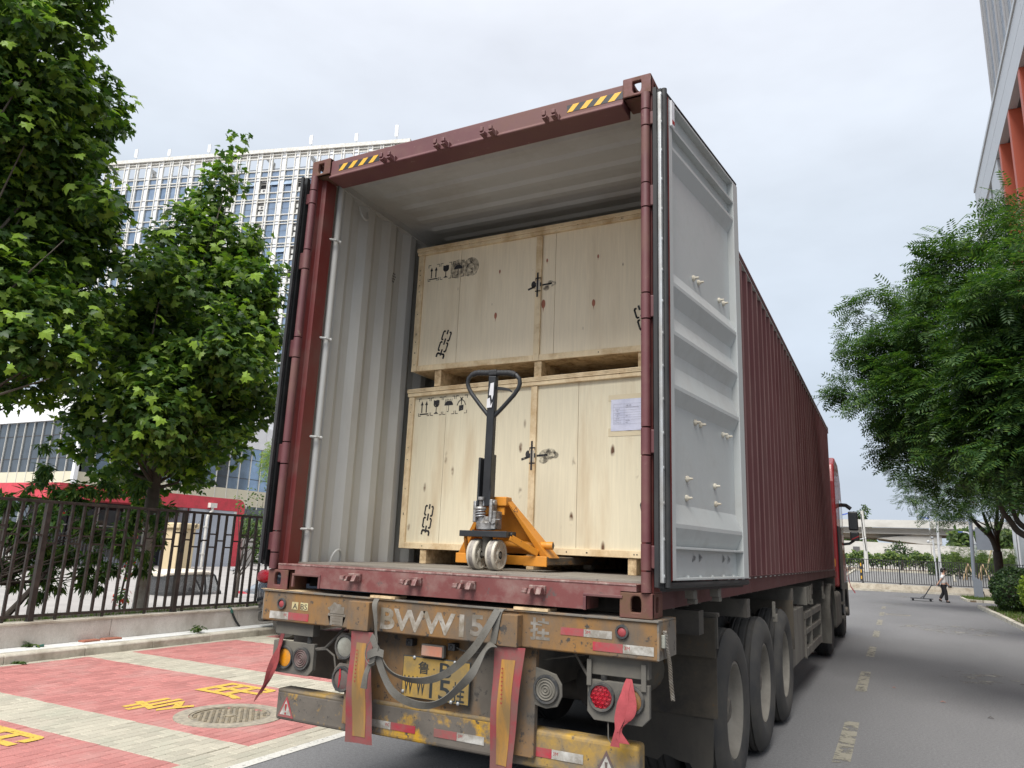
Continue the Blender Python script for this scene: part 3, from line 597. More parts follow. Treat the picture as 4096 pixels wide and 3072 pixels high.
b = MB(); b.bar((-0.9,45,.36), (-.55,60,1.0), .18, .14); b.bar((-.55,60,1.0), (20,60,1.0), .2, .16); b.bar((5.4,50,.6),(5.9,60,1.0), .18, .14); S(b.build('lot_kerb', M['kerb']))
S(MB().quad((-120,62,1.0),(120,62,1.0),(120,180,1.2),(-120,180,1.2)).build('far_ground', M['soil']))
# ---------------------------------------------------------------- the shipping container
ZC = 1.25
ct = thing('shipping_container', 'dark red corrugated shipping container with both rear doors swung open', 'shipping container', (0, 6.096, ZC))
def casting(sx, y0, z0, rear):
    b = MB(); xo = 1.219; xi = 1.219-0.162; y1 = y0+0.178; z1 = z0+0.118; t = 0.028
    cx, cy, cz = sx*(xo+xi)/2, (y0+y1)/2, (z0+z1)/2
    for yy, ny in ((y0, -1), (y1, 1)):
        if (ny < 0) == rear: b.holed((cx,yy,cz), (1,0,0), (0,0,1), 0.081, 0.059, 0.026, 0.043, t, (0,ny,0))
        else: b.box(min(sx*xi,sx*xo)+.002, max(sx*xi,sx*xo)-.002, min(yy,yy-ny*.012), max(yy,yy-ny*.012), z0+.002, z1-.002)
    b.holed((sx*xo,cy,cz), (0,1,0), (0,0,1), 0.0885, 0.0588, 0.030, 0.042, t, (sx,0,0))
    b.box(min(sx*xi,sx*(xi+.012)), max(sx*xi,sx*(xi+.012)), y0+.002, y1-.002, z0+.002, z1-.002)
    top = z0 > 2.5
    b.holed((cx,cy,z1 if top else z0), (1,0,0), (0,1,0), 0.0808, 0.0886, 0.032, 0.058, t, (0,0,1 if top else -1))
    b.box(cx-.079, cx+.079, y0+.002, y1-.002, (z0 if top else z1-.012), (z0+.012 if top else z1))
    return b.build('corner_casting', M['maroon_rust'], ct, bevel=0.007, seg=3)
for sx in (-1, 1):
    for y0, rear in ((0.0, True), (12.192-.178, False)):
        for z0 in (ZC, ZC+2.896-.118): casting(sx, y0, z0, rear)
# rear header: rolled front plate, drip lip, deep underside
b = MB(); b.prism([(0.012,4.122),(0.012,4.010),(-0.004,3.998),(-0.004,3.986),(0.150,3.980),(0.150,4.135),(0.06,4.135)], 0, -1.056, 1.056)
hd = b.build('header', M['maroon'], ct, bevel=0.006)
b = MB(); b.box(-1.056, 1.056, 0.062, 0.34, 4.1352, 4.142); b.build('header_plate', M['maroon'], hd)
# hazard tape on the header ends
def tape(x0, x1, z0, z1, y):
    t = MB(); t.quad((x0,y,z0),(x1,y,z0),(x1,y,z1),(x0,y,z1)); o = t.build('hazard_tape', M['hazblack'], hd)
    s = MB(); h = z1-z0; n = 4; p = (x1-x0)/n
    for i in range(n):
        a = x0+i*p-0.004; pts = [(a,z0),(a+.040,z0),(a+.040+h*.92,z1),(a+h*.92,z1)]
        pts = [(min(max(q[0], x0), x1), q[1]) for q in pts]; s.poly([(q[0], y-.0008, q[1]) for q in pts])
    s.build('yellow_stripe', M['hazyellow'], hd)
tape(-0.985, -0.640, 4.034, 4.080, 0.0105); tape(0.715, 1.054, 4.034, 4.080, 0.0105)
# sill with fork pockets
b = MB()
def sillseg(x0, x1, z0): b.prism([(0.0,z0),(0.0,1.396),(0.008,1.404),(0.17,1.404),(0.17,z0)], 0, x0, x1)
sillseg(-1.141,-1.002,1.372); sillseg(-1.002,-.812,1.345); sillseg(-.812,.888,1.276); sillseg(.888,1.062,1.345); sillseg(1.062,1.141,1.372)
sl = b.build('sill', M['sillpaint'], ct)
for x0, x1 in ((-1.002,-.812),(.888,1.057)):
    b = MB(); b.box(x0-.016, x1+.016, -.006, .012, 1.338, 1.352); b.box(x0-.016, x0, -.006, .012, 1.272, 1.338)
    if x0 < 0: b.box(x1, x1+.016, -.006, .012, 1.272, 1.338)
    b.build('fork_pocket_rim', M['maroon'], sl, bevel=0.003)
b = MB(); b.tube([(-1.14,.004,1.400),(1.14,.004,1.400)], .007, 8); b.build('sill_edge', M['lug'], sl, smooth=True)
# cam keepers
def keeper(x, z, up):
    b = MB(); s = 1 if up else -1
    b.box(x-.045, x+.045, -.018, .012, z-.022, z+.022); b.prism([(-.07,z-.02),(-.018,z-.022),(-.018,z+.012),(-.055,z+.006)], 0, x-.042, x-.016)
    b.prism([(-.07,z-.02),(-.018,z-.022),(-.018,z+.012),(-.05,z+.016)], 0, x+.014, x+.042)
    if up: b.prism([(-.072,z-.004),(-.05,z-.006),(-.054,z+.032),(-.07,z+.030)], 0, x-.042, x-.02); b.prism([(-.072,z-.004),(-.05,z-.006),(-.054,z+.026),(-.07,z+.024)], 0, x+.018, x+.042)
    else: b.prism([(-.078,z-.015),(-.045,z-.018),(-.045,z+.012),(-.074,z+.009)], 0, x-.06, x-.03)
    return b.build('cam_keeper', M['lug' if not up else 'maroon'], ct, bevel=0.004)
for x in (-.535, -.118, .218, .632): keeper(x, 4.004, True)
for x in (-.535, -.118, .222, .628): keeper(x, 1.352, False)
# corner posts with hinge barrels
for sx in (-1, 1):
    b = MB(); b.prism([(sx*1.216,.030),(sx*1.216,.18),(sx*1.141,.18),(sx*1.141,.075),(sx*1.170,.066),(sx*1.178,.030)], 2, 1.368, 4.028)
    po = b.build('corner_post', M['maroon_post'], ct, bevel=0.004)
    zs = [1.368, 1.47, 1.60, 2.02, 2.16, 2.72, 2.86, 3.34, 3.48, 3.82, 3.92, 4.028]
    for i in range(len(zs)-1):
        b = MB(); b.cyl((sx*1.188,.004,zs[i]+.004), (sx*1.188,.004,zs[i+1]-.004), .0245 if i % 2 == 0 else .0255, 18)
        b.build('hinge_pin' if i % 2 else 'post_edge', M['maroon'], po, smooth=True)
        if i % 2:
            b = MB(); b.box(min(sx*1.19,sx*1.262), max(sx*1.19,sx*1.262), .006, .022, zs[i]+.012, zs[i+1]-.010); b.build('hinge_lug', M['maroon'], po, bevel=.005)
# side walls: corrugated, outer and inner skins
def corr(y0, y1, x0, depth, pitch=0.278):
    pts = [(x0, y0)]; y = y0+0.07
    while y+pitch < y1: pts += [(x0, y), (x0-depth, y+.068), (x0-depth, y+.139), (x0, y+.207)]; y += pitch
    pts.append((x0, y1)); return pts
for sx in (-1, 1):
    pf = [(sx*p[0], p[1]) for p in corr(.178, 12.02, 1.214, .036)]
    b = MB(); b.sheet(pf, 2, 1.405, 4.075); b.m = [(1 if i % 4 in (0, 1) and abs(pf[i][0]) > 1.2 and abs(pf[min(i+1, len(pf)-1)][0]) > 1.2 else 0) for i in range(len(b.f))]; sw = b.build('side_wall', [M['maroon_side'], M['lit_ridge']], ct)
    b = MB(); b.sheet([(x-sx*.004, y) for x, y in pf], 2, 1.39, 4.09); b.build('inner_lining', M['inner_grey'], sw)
    b = MB(); b.box(min(sx*1.178,sx*1.2185), max(sx*1.178,sx*1.2185), .178, 12.014, 4.072, 4.134); b.build('top_rail', M['maroon_side'], ct, bevel=.006)
    b = MB(); b.box(min(sx*1.172,sx*1.177), max(sx*1.172,sx*1.177), .16, 12.01, 4.070, 4.12); b.box(min(sx*1.165,sx*1.216), max(sx*1.165,sx*1.216), .16, 12.01, 4.060, 4.0695); b.build('inner_rail', M['inner_grey'], ct)
    b = MB(); b.prism([(sx*1.2185,1.412),(sx*1.2185,1.404),(sx*1.205,1.396),(sx*1.205,1.282),(sx*1.160,1.274),(sx*1.160,1.412)], 1, .178, 12.014); b.build('bottom_rail', M['maroon_side'], ct, bevel=.003)
# smooth rear end lining pieces beside the left door post: rounded strip and lashing bars
for sx in (-1, 1):
    b = MB(); b.tube([(sx*1.150,.235,1.405),(sx*1.150,.235,4.07)], .024, 14); rp_ = b.build('lashing_post', M['inner_grey'], ct, smooth=True)
    for z in (1.62, 2.22, 2.90, 3.62):
        b = MB(); b.tube([(sx*1.148,.160,z),(sx*1.118,.19,z),(sx*1.118,.235,z)], .008, 8); b.ell((sx*1.116,.238,z), .013, 8, 6); b.build('lashing_bar', M['inner_grey'], rp_, smooth=True)
    for yy, z, up in ((.55, 1.42, 1), (.52, 4.0, -1), (1.9, 1.42, 1)):
        b = MB(); b.tube([(sx*1.165,yy-.05,z-.01*up)]+[(sx*(1.165-.02*math.sin(a)),yy-.05*math.cos(a),z+.075*up*math.sin(a)) for a in [i*PI/8 for i in range(9)]]+[(sx*1.165,yy+.05,z-.01*up)], .0085, 8)
        b.build('lashing_ring', M['inner_grey'], ct, smooth=True)
b = MB()
for i in range(3):
    for j in range(4):
        if (i, j) in ((0, 0), (2, 3)): continue
        cy, cz = .935+i*.017+(j % 2)*.008, 3.655-j*.022; b.poly([(-1.2085+.0345,cy+.006*math.cos(a*PI/5),cz+.008*math.sin(a*PI/5)) for a in range(10)])
b.build('vent_holes', M['hazblack'], ct)
# roof: cross corrugations pressed inwards with rounded ends
b = MB(); nyp = 57; ny_ = []
y = .30; xs = [-1.176,-1.06,-1.02,-.98,.98,1.02,1.06,1.176]; hx = [0,0,.5,1,1,.5,0,0]
ys = [.145, .30]; hy = [0, 0]
while y < 11.9: ys += [y+.045, y+.075, y+.13, y+.16]; hy += [0, 1, 1, 0]; y += .209
ys.append(12.05); hy.append(0)
vs = [(xs[i], ys[j], 4.118-.020*hx[i]*hy[j]) for j in range(len(ys)) for i in range(len(xs))]; W_ = len(xs)
fs = [(j*W_+i, j*W_+i+1, (j+1)*W_+i+1, (j+1)*W_+i) for j in range(len(ys)-1) for i in range(W_-1)]
b.add(vs, fs); rf = b.build('roof_lining', M['inner_grey'], ct, smooth=True, angle=25)
b = MB(); b.add([(x, y, z+.006) for x, y, z in vs], fs); b.build('roof_panel', M['maroon_side'], ct)
b = MB(); b.box(-1.15, 1.15, .152, .42, 4.111, 4.116); b.build('roof_edge_plate', M['inner_grey'], ct)
b = MB(); b.box(-1.2, 1.2, 12.10, 12.16, 1.37, 4.03); b.build('front_wall', M['maroon_side'], ct)
for k in range(8):
    x0 = -1.172+k*.293; b = MB(); b.box(x0+.0015, x0+.2915, .17, 12.1, 1.37, 1.414); b.build('floor_board', M['floorply'], ct)
b = MB()
for k in range(38): b.box(-1.15, 1.15, .3+k*.31, .345+k*.31, 1.262, 1.368)
b.build('cross_members', M['chassis'], ct, kind='stuff')
# right door, swung right round along the side of the box; local frame: u along the door, n out of its inner face
def make_door(H, a, sgn):
    dr = MB(); U = Vector((math.sin(a)*sgn, math.cos(a), 0)); N_ = Vector((math.cos(a)*sgn, -math.sin(a), 0)); Hv = Vector(H)
    T = Matrix((( U.x, N_.x, 0, Hv.x), (U.y, N_.y, 0, Hv.y), (0, 0, 1, 0), (0, 0, 0, 1)))
    o = None
    def mb(): q = MB(); q.M = T; return q
    z0, z1 = 1.430, 4.000
    b = mb(); b.box(0, .05, -.048, 0, z0, z1); o = b.build('door', M['door_grey'], ct, bevel=.003)
    b = mb(); b.box(-.002, .0, -.048, .001, z0, z1); b.box(-.020, -.002, -.046, -.004, z0-.004, z1+.004); b.build('door_edge', M['maroon_post'], o)
    b = mb(); b.box(1.085, 1.178, -.048, 0, z0, z1); b.build('door_stile', M['door_grey'], o, bevel=.003)
    b = mb(); b.prism([(.0,3.868),(.0,z1),(-.05,z1),(-.05,3.835),(-.03,3.835)], 0, .05, 1.085) if False else None
    # pressed panel: profile of offset against height
    rec = -.040
    pf = [(rec,z1-.012),(rec,3.846),(rec+.002,3.842),(rec-.003,3.742),(-.004,3.730),(-.004,3.712),(rec-.003,3.635),(rec-.003,3.030),(-.004,2.945),(-.004,2.925),(rec-.003,2.845),(rec-.003,2.775),(-.004,2.680),(-.004,2.660),(rec-.003,2.580),(rec-.003,2.510),(-.004,2.395),(-.004,2.375),(rec-.003,2.305),(rec-.003,1.800),(-.004,1.700),(-.004,1.680),(rec-.004,1.590),(rec-.004,z0+.01)]
    prev = None; vs = []
    for u in (.048, 1.087):
        vs += [(u, p[0], p[1]) for p in pf]
    n = len(pf); b.add(vs, [(i, i+1, n+i+1, n+i) for i in range(n-1)]); b.build('door_panel', M['door_grey'], o)
    for za, zb in ((z1-.014, z1), (3.838, 3.852), (1.578, 1.590), (z0, z0+.012)):
        b = mb(); b.box(.05, 1.085, -.048, -.001, za, zb); b.build('door_rail', M['door_grey'], o, bevel=.002)
    b = mb(); b.quad((.05,-.052,z0),(1.09,-.052,z0),(1.09,-.052,z1),(.05,-.052,z1)); b.build('outer_skin', M['maroon_side'], o)
    # fasteners, scuffs
    for u, z in ((.44,3.10),(.52,3.10),(.87,3.10),(.95,3.105),(.43,2.26),(.51,2.26),(.88,2.26),(.96,2.26),(.30,1.94),(.72,1.94),(.29,1.84),(.73,1.84)):
        b = mb(); b.lathe([(.0,.034),(.006,.032),(.008,.012),(.016,.008),(.017,-.002)], (u, rec, z), (0,1,0), 10); b.build('bolt_cap', M['cap'], o, smooth=True)
    for u in (.08,.25,.42,.6,.78,.95):
        b = mb(); b.cyl((u,-.022,z0+.012), (u,-.022,z0+.022), .008, 8); b.build('rivet', M['door_grey'], o)
    b = mb()
    for u, z in ((.40,1.545),(.49,1.545),(.86,1.545),(.95,1.54)):
        b.poly([(u-.035,rec+.0005-.003,z-.03),(u-.028,rec-.0025,z+.02),(u+.03,rec-.0025,z-.005),(u,rec-.0025,z-.02)])
    b.build('scuff_mark', M['ink_soft'], o)
    # rubber gasket round the edge with a riveted steel strip
    b = mb(); b.tube([(-.036,-.010,z0-.03),(-.036,-.010,z1+.03)], .017, 10); b.box(-.054,-.022,-.05,-.02,z0-.035,z1+.032); b.tube([(-.036,-.012,z0-.022),(1.17,-.012,z0-.022)], .016, 8); b.box(-.03,1.12,-.05,-.02,z0-.05,z0-.012); b.tube([(-.036,-.012,z1+.015),(1.17,-.012,z1+.015)], .012, 8)
    g = b.build('door_gasket', M['rubber'], o, smooth=True)
    b = mb(); b.box(-.078,-.055,-.030,-.012,z0-.01,z1-.005); st = b.build('gasket_strip', M['steelstrip'], o, bevel=.002)
    b = mb(); b.box(-.095,-.079,-.05,-.03,z0-.03,z1+.02); b.build('gasket_lip', M['rubber'], o)
    z = z0+.02
    p = None
    while z < z1:
        b = mb(); b.ell((-.067,-.012,z), (.009,.004,.010), 10, 6); b.build('strip_rivet', M['steelstrip'], o, smooth=True); z += .169
    # lock rod feet below the door
    for u in (.43, .80):
        b = mb(); b.cyl((u,-.075,z0+.2), (u,-.075,z0-.07), .017, 10); b.box(u-.03,u+.02,-.10,-.05,z0-.10,z0-.055); b.box(u-.012,u+.03,-.095,-.05,z0-.125,z0-.10); b.build('lock_rod', M['dustgrey'], o, bevel=.003)
    return o, mb
drR, mbR = make_door((1.302, .05, 0), math.radians(7.45), 1)
b = mbR(); b.box(.012, .055, .0005, .014, 3.83, 3.985); sb = b.build('seal_box', M['whitetag'], drR, bevel=.003)
b = mbR(); b.box(.020,.050,.0145,.0155,3.845,3.868); b.build('red_tag', M['printred'], drR)
drL, mbL = make_door((-1.302, .05, 0), math.radians(2.2), -1)
# ---------------------------------------------------------------- semi-trailer under the container
tr = thing('semi_trailer', 'dirty yellow and grey skeletal semi-trailer carrying the red container', 'semi-trailer', (0, 5, 0))
b = MB(); b.prism([(0.0,1.072),(0.0,1.238),(.016,1.238),(.016,1.086),(.20,1.086),(.20,1.066),(.012,1.066)], 0, -1.228, 1.242); bm_ = b.build('rear_beam', M['beam'], tr, bevel=.004)
b = MB(); b.box(-1.236, 1.250, -.010, .30, 1.2385, 1.2485); b.build('beam_top_plate', M['beam_grey'], bm_, bevel=.002)
b = MB(); b.box(1.236, 1.250, .001, .30, 1.072, 1.2375); b.box(-1.236,-1.2225,.001,.30,1.072,1.2375); b.build('beam_end_plate', M['beam_grey'], bm_)
b = MB(); b.box(-1.25,-.92,-.012,.16,1.2488,1.2505); b.box(-.41,-.24,-.015,.1,1.2488,1.262); b.box(.50,.69,-.015,.1,1.2488,1.262); b.build('packing_board', M['skidwood'], tr)
for x0, x1 in ((-.522,-.376),(.405,.548)):
    b = MB(); b.box(x0, x1, -.062, -.0005, 1.072, 1.226); b.build('beam_block', M['beam'], tr, bevel=.004)
b = MB(); b.box(-.55,.58,.10,.118,.60,1.065); b.box(-.60,-.48,.06,.10,.55,1.065); b.box(.46,.60,.06,.10,.55,1.065); b.build('centre_panel', M['beam'], tr, bevel=.004)
for x in (-.42, .42):
    b = MB(); b.box(x-.07, x+.07, .22, 12.3, .80, 1.235); b.build('main_rail', M['chassis'], tr)
b = MB()
for y in (1.0, 2.6, 5.4, 7.6, 9.4, 11.9): b.box(-1.2, 1.2, y, y+.12, 1.10, 1.236)
b.build('cross_bearers', M['chassis'], tr, kind='stuff')
# lettering painted on the beam
def sign(name, s, x0, x1, z0, z1, y, m, parent, bold=0.0):
    b = MB(); text_mb(b, s, (x0, y, z0), (1,0,0), (0,0,1), x1-x0, z1-z0, 0, bold); return b.build(name, M[m], parent)
sign('painted_character', '鲁', -.722, -.585, 1.078, 1.205, -.0015, 'whitefade2', bm_, .03)
sign('painted_letters', 'BWW1', -.336, .205, 1.086, 1.200, -.0015, 'whitefade', bm_, .03)
sign('painted_digit', '5', .245, .322, 1.098, 1.205, -.0015, 'whitefade2', bm_, .03)
sign('painted_character', '挂', .590, .700, 1.110, 1.218, -.0015, 'whitefade2', bm_, .03)
b = MB(); b.box(-.997,-.948,-.002,-.0006,1.143,1.186); b.box(-.930,-.872,-.002,-.0006,1.143,1.186); ab = b.build('sticker', M['cream_sticker'], bm_)
sign('sticker_lettering', 'A', -.988, -.953, 1.147, 1.178, -.003, 'hazblack', bm_); sign('sticker_lettering', 'BS', -.927, -.876, 1.147, 1.178, -.003, 'hazblack', bm_)
def reflector(x0, xm, x1, z0, z1, y, redfirst, txt, parent, tilt=0.0):
    b = MB(); b.box(x0, xm-.0005, y-.0025, y-.0004, z0, z1); a = b.build('reflector_tape', M['refl_red' if redfirst else 'refl_white'], parent)
    b = MB(); b.box(xm+.0005, x1, y-.0025, y-.0004, z0, z1); c = b.build('reflector_tape', M['refl_white' if redfirst else 'refl_red'], parent)
    tx = xm+.008 if redfirst else xm-.034
    if txt: sign('reflector_print', txt, tx, tx+.026, (z0+z1)/2-.004, (z0+z1)/2+.012, y-.0032, 'printred', parent)
reflector(-1.168,-1.018,-.860,1.082,1.124,0,False,'PIC',bm_); reflector(.757,.878,1.022,1.148,1.183,0,True,'3M',bm_); reflector(.926,1.076,1.225,1.090,1.130,0,True,'3M',bm_)
def marker(x, z, y, parent):
    b = MB(); b.lathe([(.030,0),(.034,-.006),(.031,-.014),(.023,-.014),(.022,-.004)], (x,y,z), (0,1,0), 24); r = b.build('marker_lamp', M['lampring'], parent, smooth=True)
    b = MB(); b.lathe([(.0,-.011),(.016,-.010),(.022,-.006)], (x,y,z), (0,1,0), 20); b.build('lens', M['marker_red'], r, smooth=True)
marker(-1.075, 1.170, 0, tr); marker(1.073, 1.186, 0, tr)
b = MB(); b.box(1.2505,1.268,.03,.085,1.125,1.185); sm = b.build('side_marker', M['clearlens'], tr, bevel=.004)
# underrun bumper in three pieces
for x0, x1, z0, z1, m in ((-1.135,-.47,.498,.668,'bump_grey'),(-.47,.40,.510,.690,'bump_grey'),(.40,1.124,.498,.676,'bump_yellow')):
    b = MB(); b.box(x0+.001, x1-.001, .092, .205, z0, z1); b.build('bumper', M[m], tr, bevel=.020, seg=3)
b = MB(); b.box(-1.128,-.50,.0905,.20,.651,.6745); b.box(-.42,.36,.0905,.20,.669,.6945); b.build('bumper_top_paint', M['bump_yellow'], tr, bevel=.01)
reflector(-.415,-.282,-.12,.556,.594,.0915,False,'PIC',tr); reflector(.0,.142,.306,.560,.600,.0915,True,'3M',tr); reflector(.543,.685,.850,.556,.598,.0915,True,'3M',tr)
def triangle(x, z, s, m1, m2, m3):
    P = lambda k: [(x-s*k,z-s*.9*k+(0)),(x+s*k,z-s*.9*k),(x,z+s*1.0*k)]
    b = MB(); b.poly([(q[0],.089,q[1]) for q in P(1)]); b.poly([(q[0],.0915,q[1]) for q in P(1)]); b.build('warning_triangle', M[m1], tr)
    b = MB(); b.poly([(q[0],.0880,q[1]-.003) for q in P(.70)]); b.build('triangle_centre', M[m2], tr)
    b = MB(); b.poly([(x-.008,.0872,z+.018),(x+.008,.0872,z+.018),(x+.003,.0872,z-.020),(x-.003,.0872,z-.020)]); b.poly([(x+.007*math.cos(a*PI/5),.0872,z-.034+.007*math.sin(a*PI/5)) for a in range(10)]); b.build('triangle_mark', M[m3], tr)
triangle(-1.048,.574,.062,'refl_red','refl_white','printred'); triangle(.967,.567,.068,'redlens_dust','refl_white','redlens_dust')
# number plate
lp = MB(); lp.box(-.212,.220,.066,.075,.738,.955); lp_ = lp.build('licence_plate', M['plate_k'], tr, bevel=.006)
b = MB(); b.box(-.206,.214,.0645,.0658,.744,.949); b.build('plate_face', M['plate_y'], lp_, bevel=.004)
def plate_txt(s, x0, x1, z0, z1): sign('plate_lettering', s, x0, x1, z0, z1, .0638, 'plate_k', lp_, .012)
plate_txt('鲁', -.108, -.037, .868, .932); plate_txt('B', .030, .104, .862, .936)
b = MB(); b.poly([(-.006+.0045*math.cos(a*PI/5),.0638,.898+.0045*math.sin(a*PI/5)) for a in range(10)]); b.build('plate_dot', M['plate_k'], lp_)
plate_txt('W', -.196, -.134, .758, .852); plate_txt('W', -.115, -.055, .758, .852); plate_txt('1', -.028, -.010, .752, .852); plate_txt('5', .030, .104, .752, .852); plate_txt('挂', .118, .190, .748, .850)
for x, z in ((-.135,.948),(.125,.946),(.112,.748),(.155,.746),(-.197,.768)):
    b = MB(); b.ell((x,.062,z), (.010,.008,.010), 12, 6); b.build('plate_bolt', M['silver'], lp_, smooth=True)
b = MB(); b.box(-.085,.060,.045,.075,.960,1.026); ol = b.build('number_plate_lamp', M['lampbox'], tr, bevel=.006); b = MB(); b.box(-.078,.053,.040,.0445,.966,1.018); b.build('lens', M['orange_lamp'], ol, bevel=.004)
for x in (-.165, .108):
    b = MB(); b.box(x-.024,x+.020,.045,.095,1.005,1.043); b.lathe([(.010,-.004),(.013,0),(.013,.01)], (x-.004,.045,1.024), (0,1,0), 12); b.build('small_lamp', M['blackplastic'], tr, bevel=.004)
# rear lamp panels
def lamp(x, z, y, r, parent, lens, rings=0, name='tail_lamp'):
    b = MB(); b.lathe([(r*.98,.0),(r*1.0,-.010),(r*.94,-.017),(r*.80,-.016),(r*.76,-.006)], (x,y,z), (0,1,0), 32); o = b.build(name, M['lampring'], parent, smooth=True)
    pr = [(0,-.013)]
    if rings:
        for i in range(rings): q = r*.76*(i+.4)/rings; pr += [(q,-.013),(q+r*.06,-.018),(q+r*.12,-.013)]
        pr += [(r*.76,-.008)]
    else: pr += [(r*.3,-.013),(r*.6,-.011),(r*.77,-.007)]
    b = MB(); b.lathe(pr, (x,y,z), (0,1,0), 28); b.build('lens', M[lens], o, smooth=True)
    return o
def lampboard(x0, x1, z0, z1, y):
    c = .035; b = MB(); b.prism([(x0,z1),(x1,z1),(x1,z0+c),(x1-c,z0),(x0+c,z0),(x0,z0+c)], 1, y, y+.03); return b.build('lamp_panel', M['lampbox'], tr, bevel=.003)
q = lampboard(-1.156,-.835,.772,.952,.045); lamp(-1.050,.862,.045,.067,tr,'amber'); lamp(-.920,.866,.045,.066,tr,'redlens_dust',4)
q = lampboard(.884,1.190,.772,.952,.045); lamp(.958,.879,.045,.068,tr,'redlens'); lamp(1.102,.880,.045,.068,tr,'amber_dim')
for x, z in [(.958+dx*.022+(.011 if dz % 2 else 0), .879+dz*.019) for dx in range(-2, 3) for dz in range(-2, 3)]:
    if math.hypot(x-.958, z-.879) < .045: b = MB(); b.lathe([(.006,-.0135),(.0085,-.0165),(.0095,-.0125)], (x,.045,z), (0,1,0), 10); b.build('lens_facet', M['redlens'], tr, smooth=True)
for q in ((-1.145,-.85,.04,.10,.992,1.064),(.886,1.185,.05,.10,.975,1.064)): b = MB(); b.box(*q); b.build('lamp_bracket', M['lampbox'], tr, bevel=.003)
for x in (.896,1.166): b = MB(); b.box(x-.012,x+.012,.030,.040,.925,1.045); b.build('hinge_strap', M['lampbox'], tr, bevel=.003)
def spring(x, z0, z1, y=.06, r=.016):
    b = MB(); n = 7
    for i in range(n): z = z0+(z1-z0)*(i+.5)/n; b.lathe([(r*.75,-.45*(z1-z0)/n),(r,-.1*(z1-z0)/n),(r,.1*(z1-z0)/n),(r*.75,.45*(z1-z0)/n)], (x,y,z), (0,0,1), 12)
    b.build('rubber_buffer', M['lampring'], tr, smooth=True)
spring(-.885,.950,.994); spring(.962,.950,.978)
# round lamps beside the left strip, mud covered lamp at the right
for q in ([(-.665,.885),(-.575,.885),(-.545,.92),(-.545,1.0),(-.575,1.035),(-.65,1.035),(-.685,1.0),(-.685,.92)], [(-.665,.715),(-.575,.715),(-.545,.75),(-.545,.83),(-.575,.868),(-.65,.868),(-.685,.83),(-.685,.75)]): b = MB(); b.prism(q, 1, .058, .075); b.build('lamp_bracket', M['bump_grey'], tr, bevel=.004)
lamp(-.612,.960,.057,.071,tr,'clearlens',0,'reversing_lamp'); lamp(-.614,.785,.057,.071,tr,'redlens_dust'); 
b = MB(); b.poly([(-.632,.042,.835),(-.622,.042,.845),(-.616,.042,.80),(-.622,.042,.755),(-.632,.042,.735)]); b.build('clean_red_streak', M['redlens'], tr)
b = MB(); b.prism([(.575,.80),(.66,.785),(.72,.80),(.745,.85),(.742,.905),(.71,.95),(.66,.962),(.575,.978)], 1, .062, .075); b.build('lamp_bracket', M['lampbox'], tr, bevel=.004); lamp(.662,.876,.061,.070,tr,'greylens',4,'reversing_lamp')
# wiring
for pts, r in (([(-.835,.06,.925),(-.78,.08,.935),(-.72,.1,1.0),(-.68,.12,1.06)], .009), ([(-.84,.06,.92),(-.76,.07,.93),(-.70,.07,.90),(-.685,.07,.84),(-.66,.08,.79)], .006), ([(.79,.12,1.05),(.84,.1,.99),(.886,.06,.955)], .008), ([(.60,.14,1.0),(.75,.16,1.03),(.9,.16,1.06)], .005), ([(.985,.06,.775),(.99,.05,.70),(1.01,.05,.675),(1.04,.05,.68)], .003), ([(.11,.06,1.03),(.16,.07,1.01),(.24,.07,1.005),(.34,.08,1.02)], .004)):
    b = MB(); b.tube(pts, r, 6); b.build('cable', M['chassis'], tr, smooth=True)
# air tank in the dark behind
b = MB(); b.cyl((.80,.45,.86), (.80,1.2,.86), .14, 20); b.ell((.80,.45,.86), (.14,.05,.14), 20, 8); b.build('air_tank', M['black_plate'], tr, smooth=True)
# axles, wheels
def wheel(x, y, sgn, parent, deep=True, R=.535, Wd=.27):
    rm = MB(); ax = (sgn,0,0); t = R
    prof = [(.300,-Wd/2+.02),(.33,-Wd/2),(t-.07,-Wd/2-.004),(t-.03,-Wd/2+.015)]
    for g in (-.075,-.03,.03,.075): prof += [(t-.004-abs(g)*.04,g-.010),(t-.016,g-.006),(t-.016,g+.006),(t-.004-abs(g)*.04,g+.010)]
    prof += [(t-.03,Wd/2-.02),(t-.05,Wd/2-.006),(t-.085,Wd/2+.006),(t-.14,Wd/2+.010),(t-.19,Wd/2),(.318,Wd/2-.012),(.308,Wd/2-.028),(.300,Wd/2-.03)]
    rm.lathe(prof, (x,y,R), ax, 72); ty = rm.build('tyre', M['tyre'], parent, smooth=True, angle=32)
    rm = MB(); rm.lathe([(.313,Wd/2-.035),(.316,Wd/2-.020),(.300,Wd/2-.014),(.288,Wd/2-.026),(.280,Wd/2-.075),(.272,Wd/2-.11)]+([(.235,Wd/2-.145),(.20,Wd/2-.15),(.17,Wd/2-.15)] if deep else [(.235,Wd/2-.06),(.2,Wd/2-.03),(.17,Wd/2-.02)])+[(.17,-.1)], (x,y,R), ax, 56); rm.build('rim', M['rim'], ty, smooth=True)
    hb = Wd/2-.15 if deep else Wd/2-.02
    rm = MB(); rm.lathe([(0,hb+.10),(.06,hb+.10),(.085,hb+.085),(.09,hb+.03),(.135,hb+.02),(.15,hb-.01)], (x,y,R), ax, 28)
    for k in range(10): a = 2*PI*k/10; rm.cyl((x+sgn*(hb-.01), y+.185*math.cos(a), R+.185*math.sin(a)), (x+sgn*(hb+.032), y+.185*math.cos(a), R+.185*math.sin(a)), .016, 6)
    rm.build('hub', M['rim_dark'], ty, smooth=True)
    return ty
WY = (2.0, 3.31, 4.62)
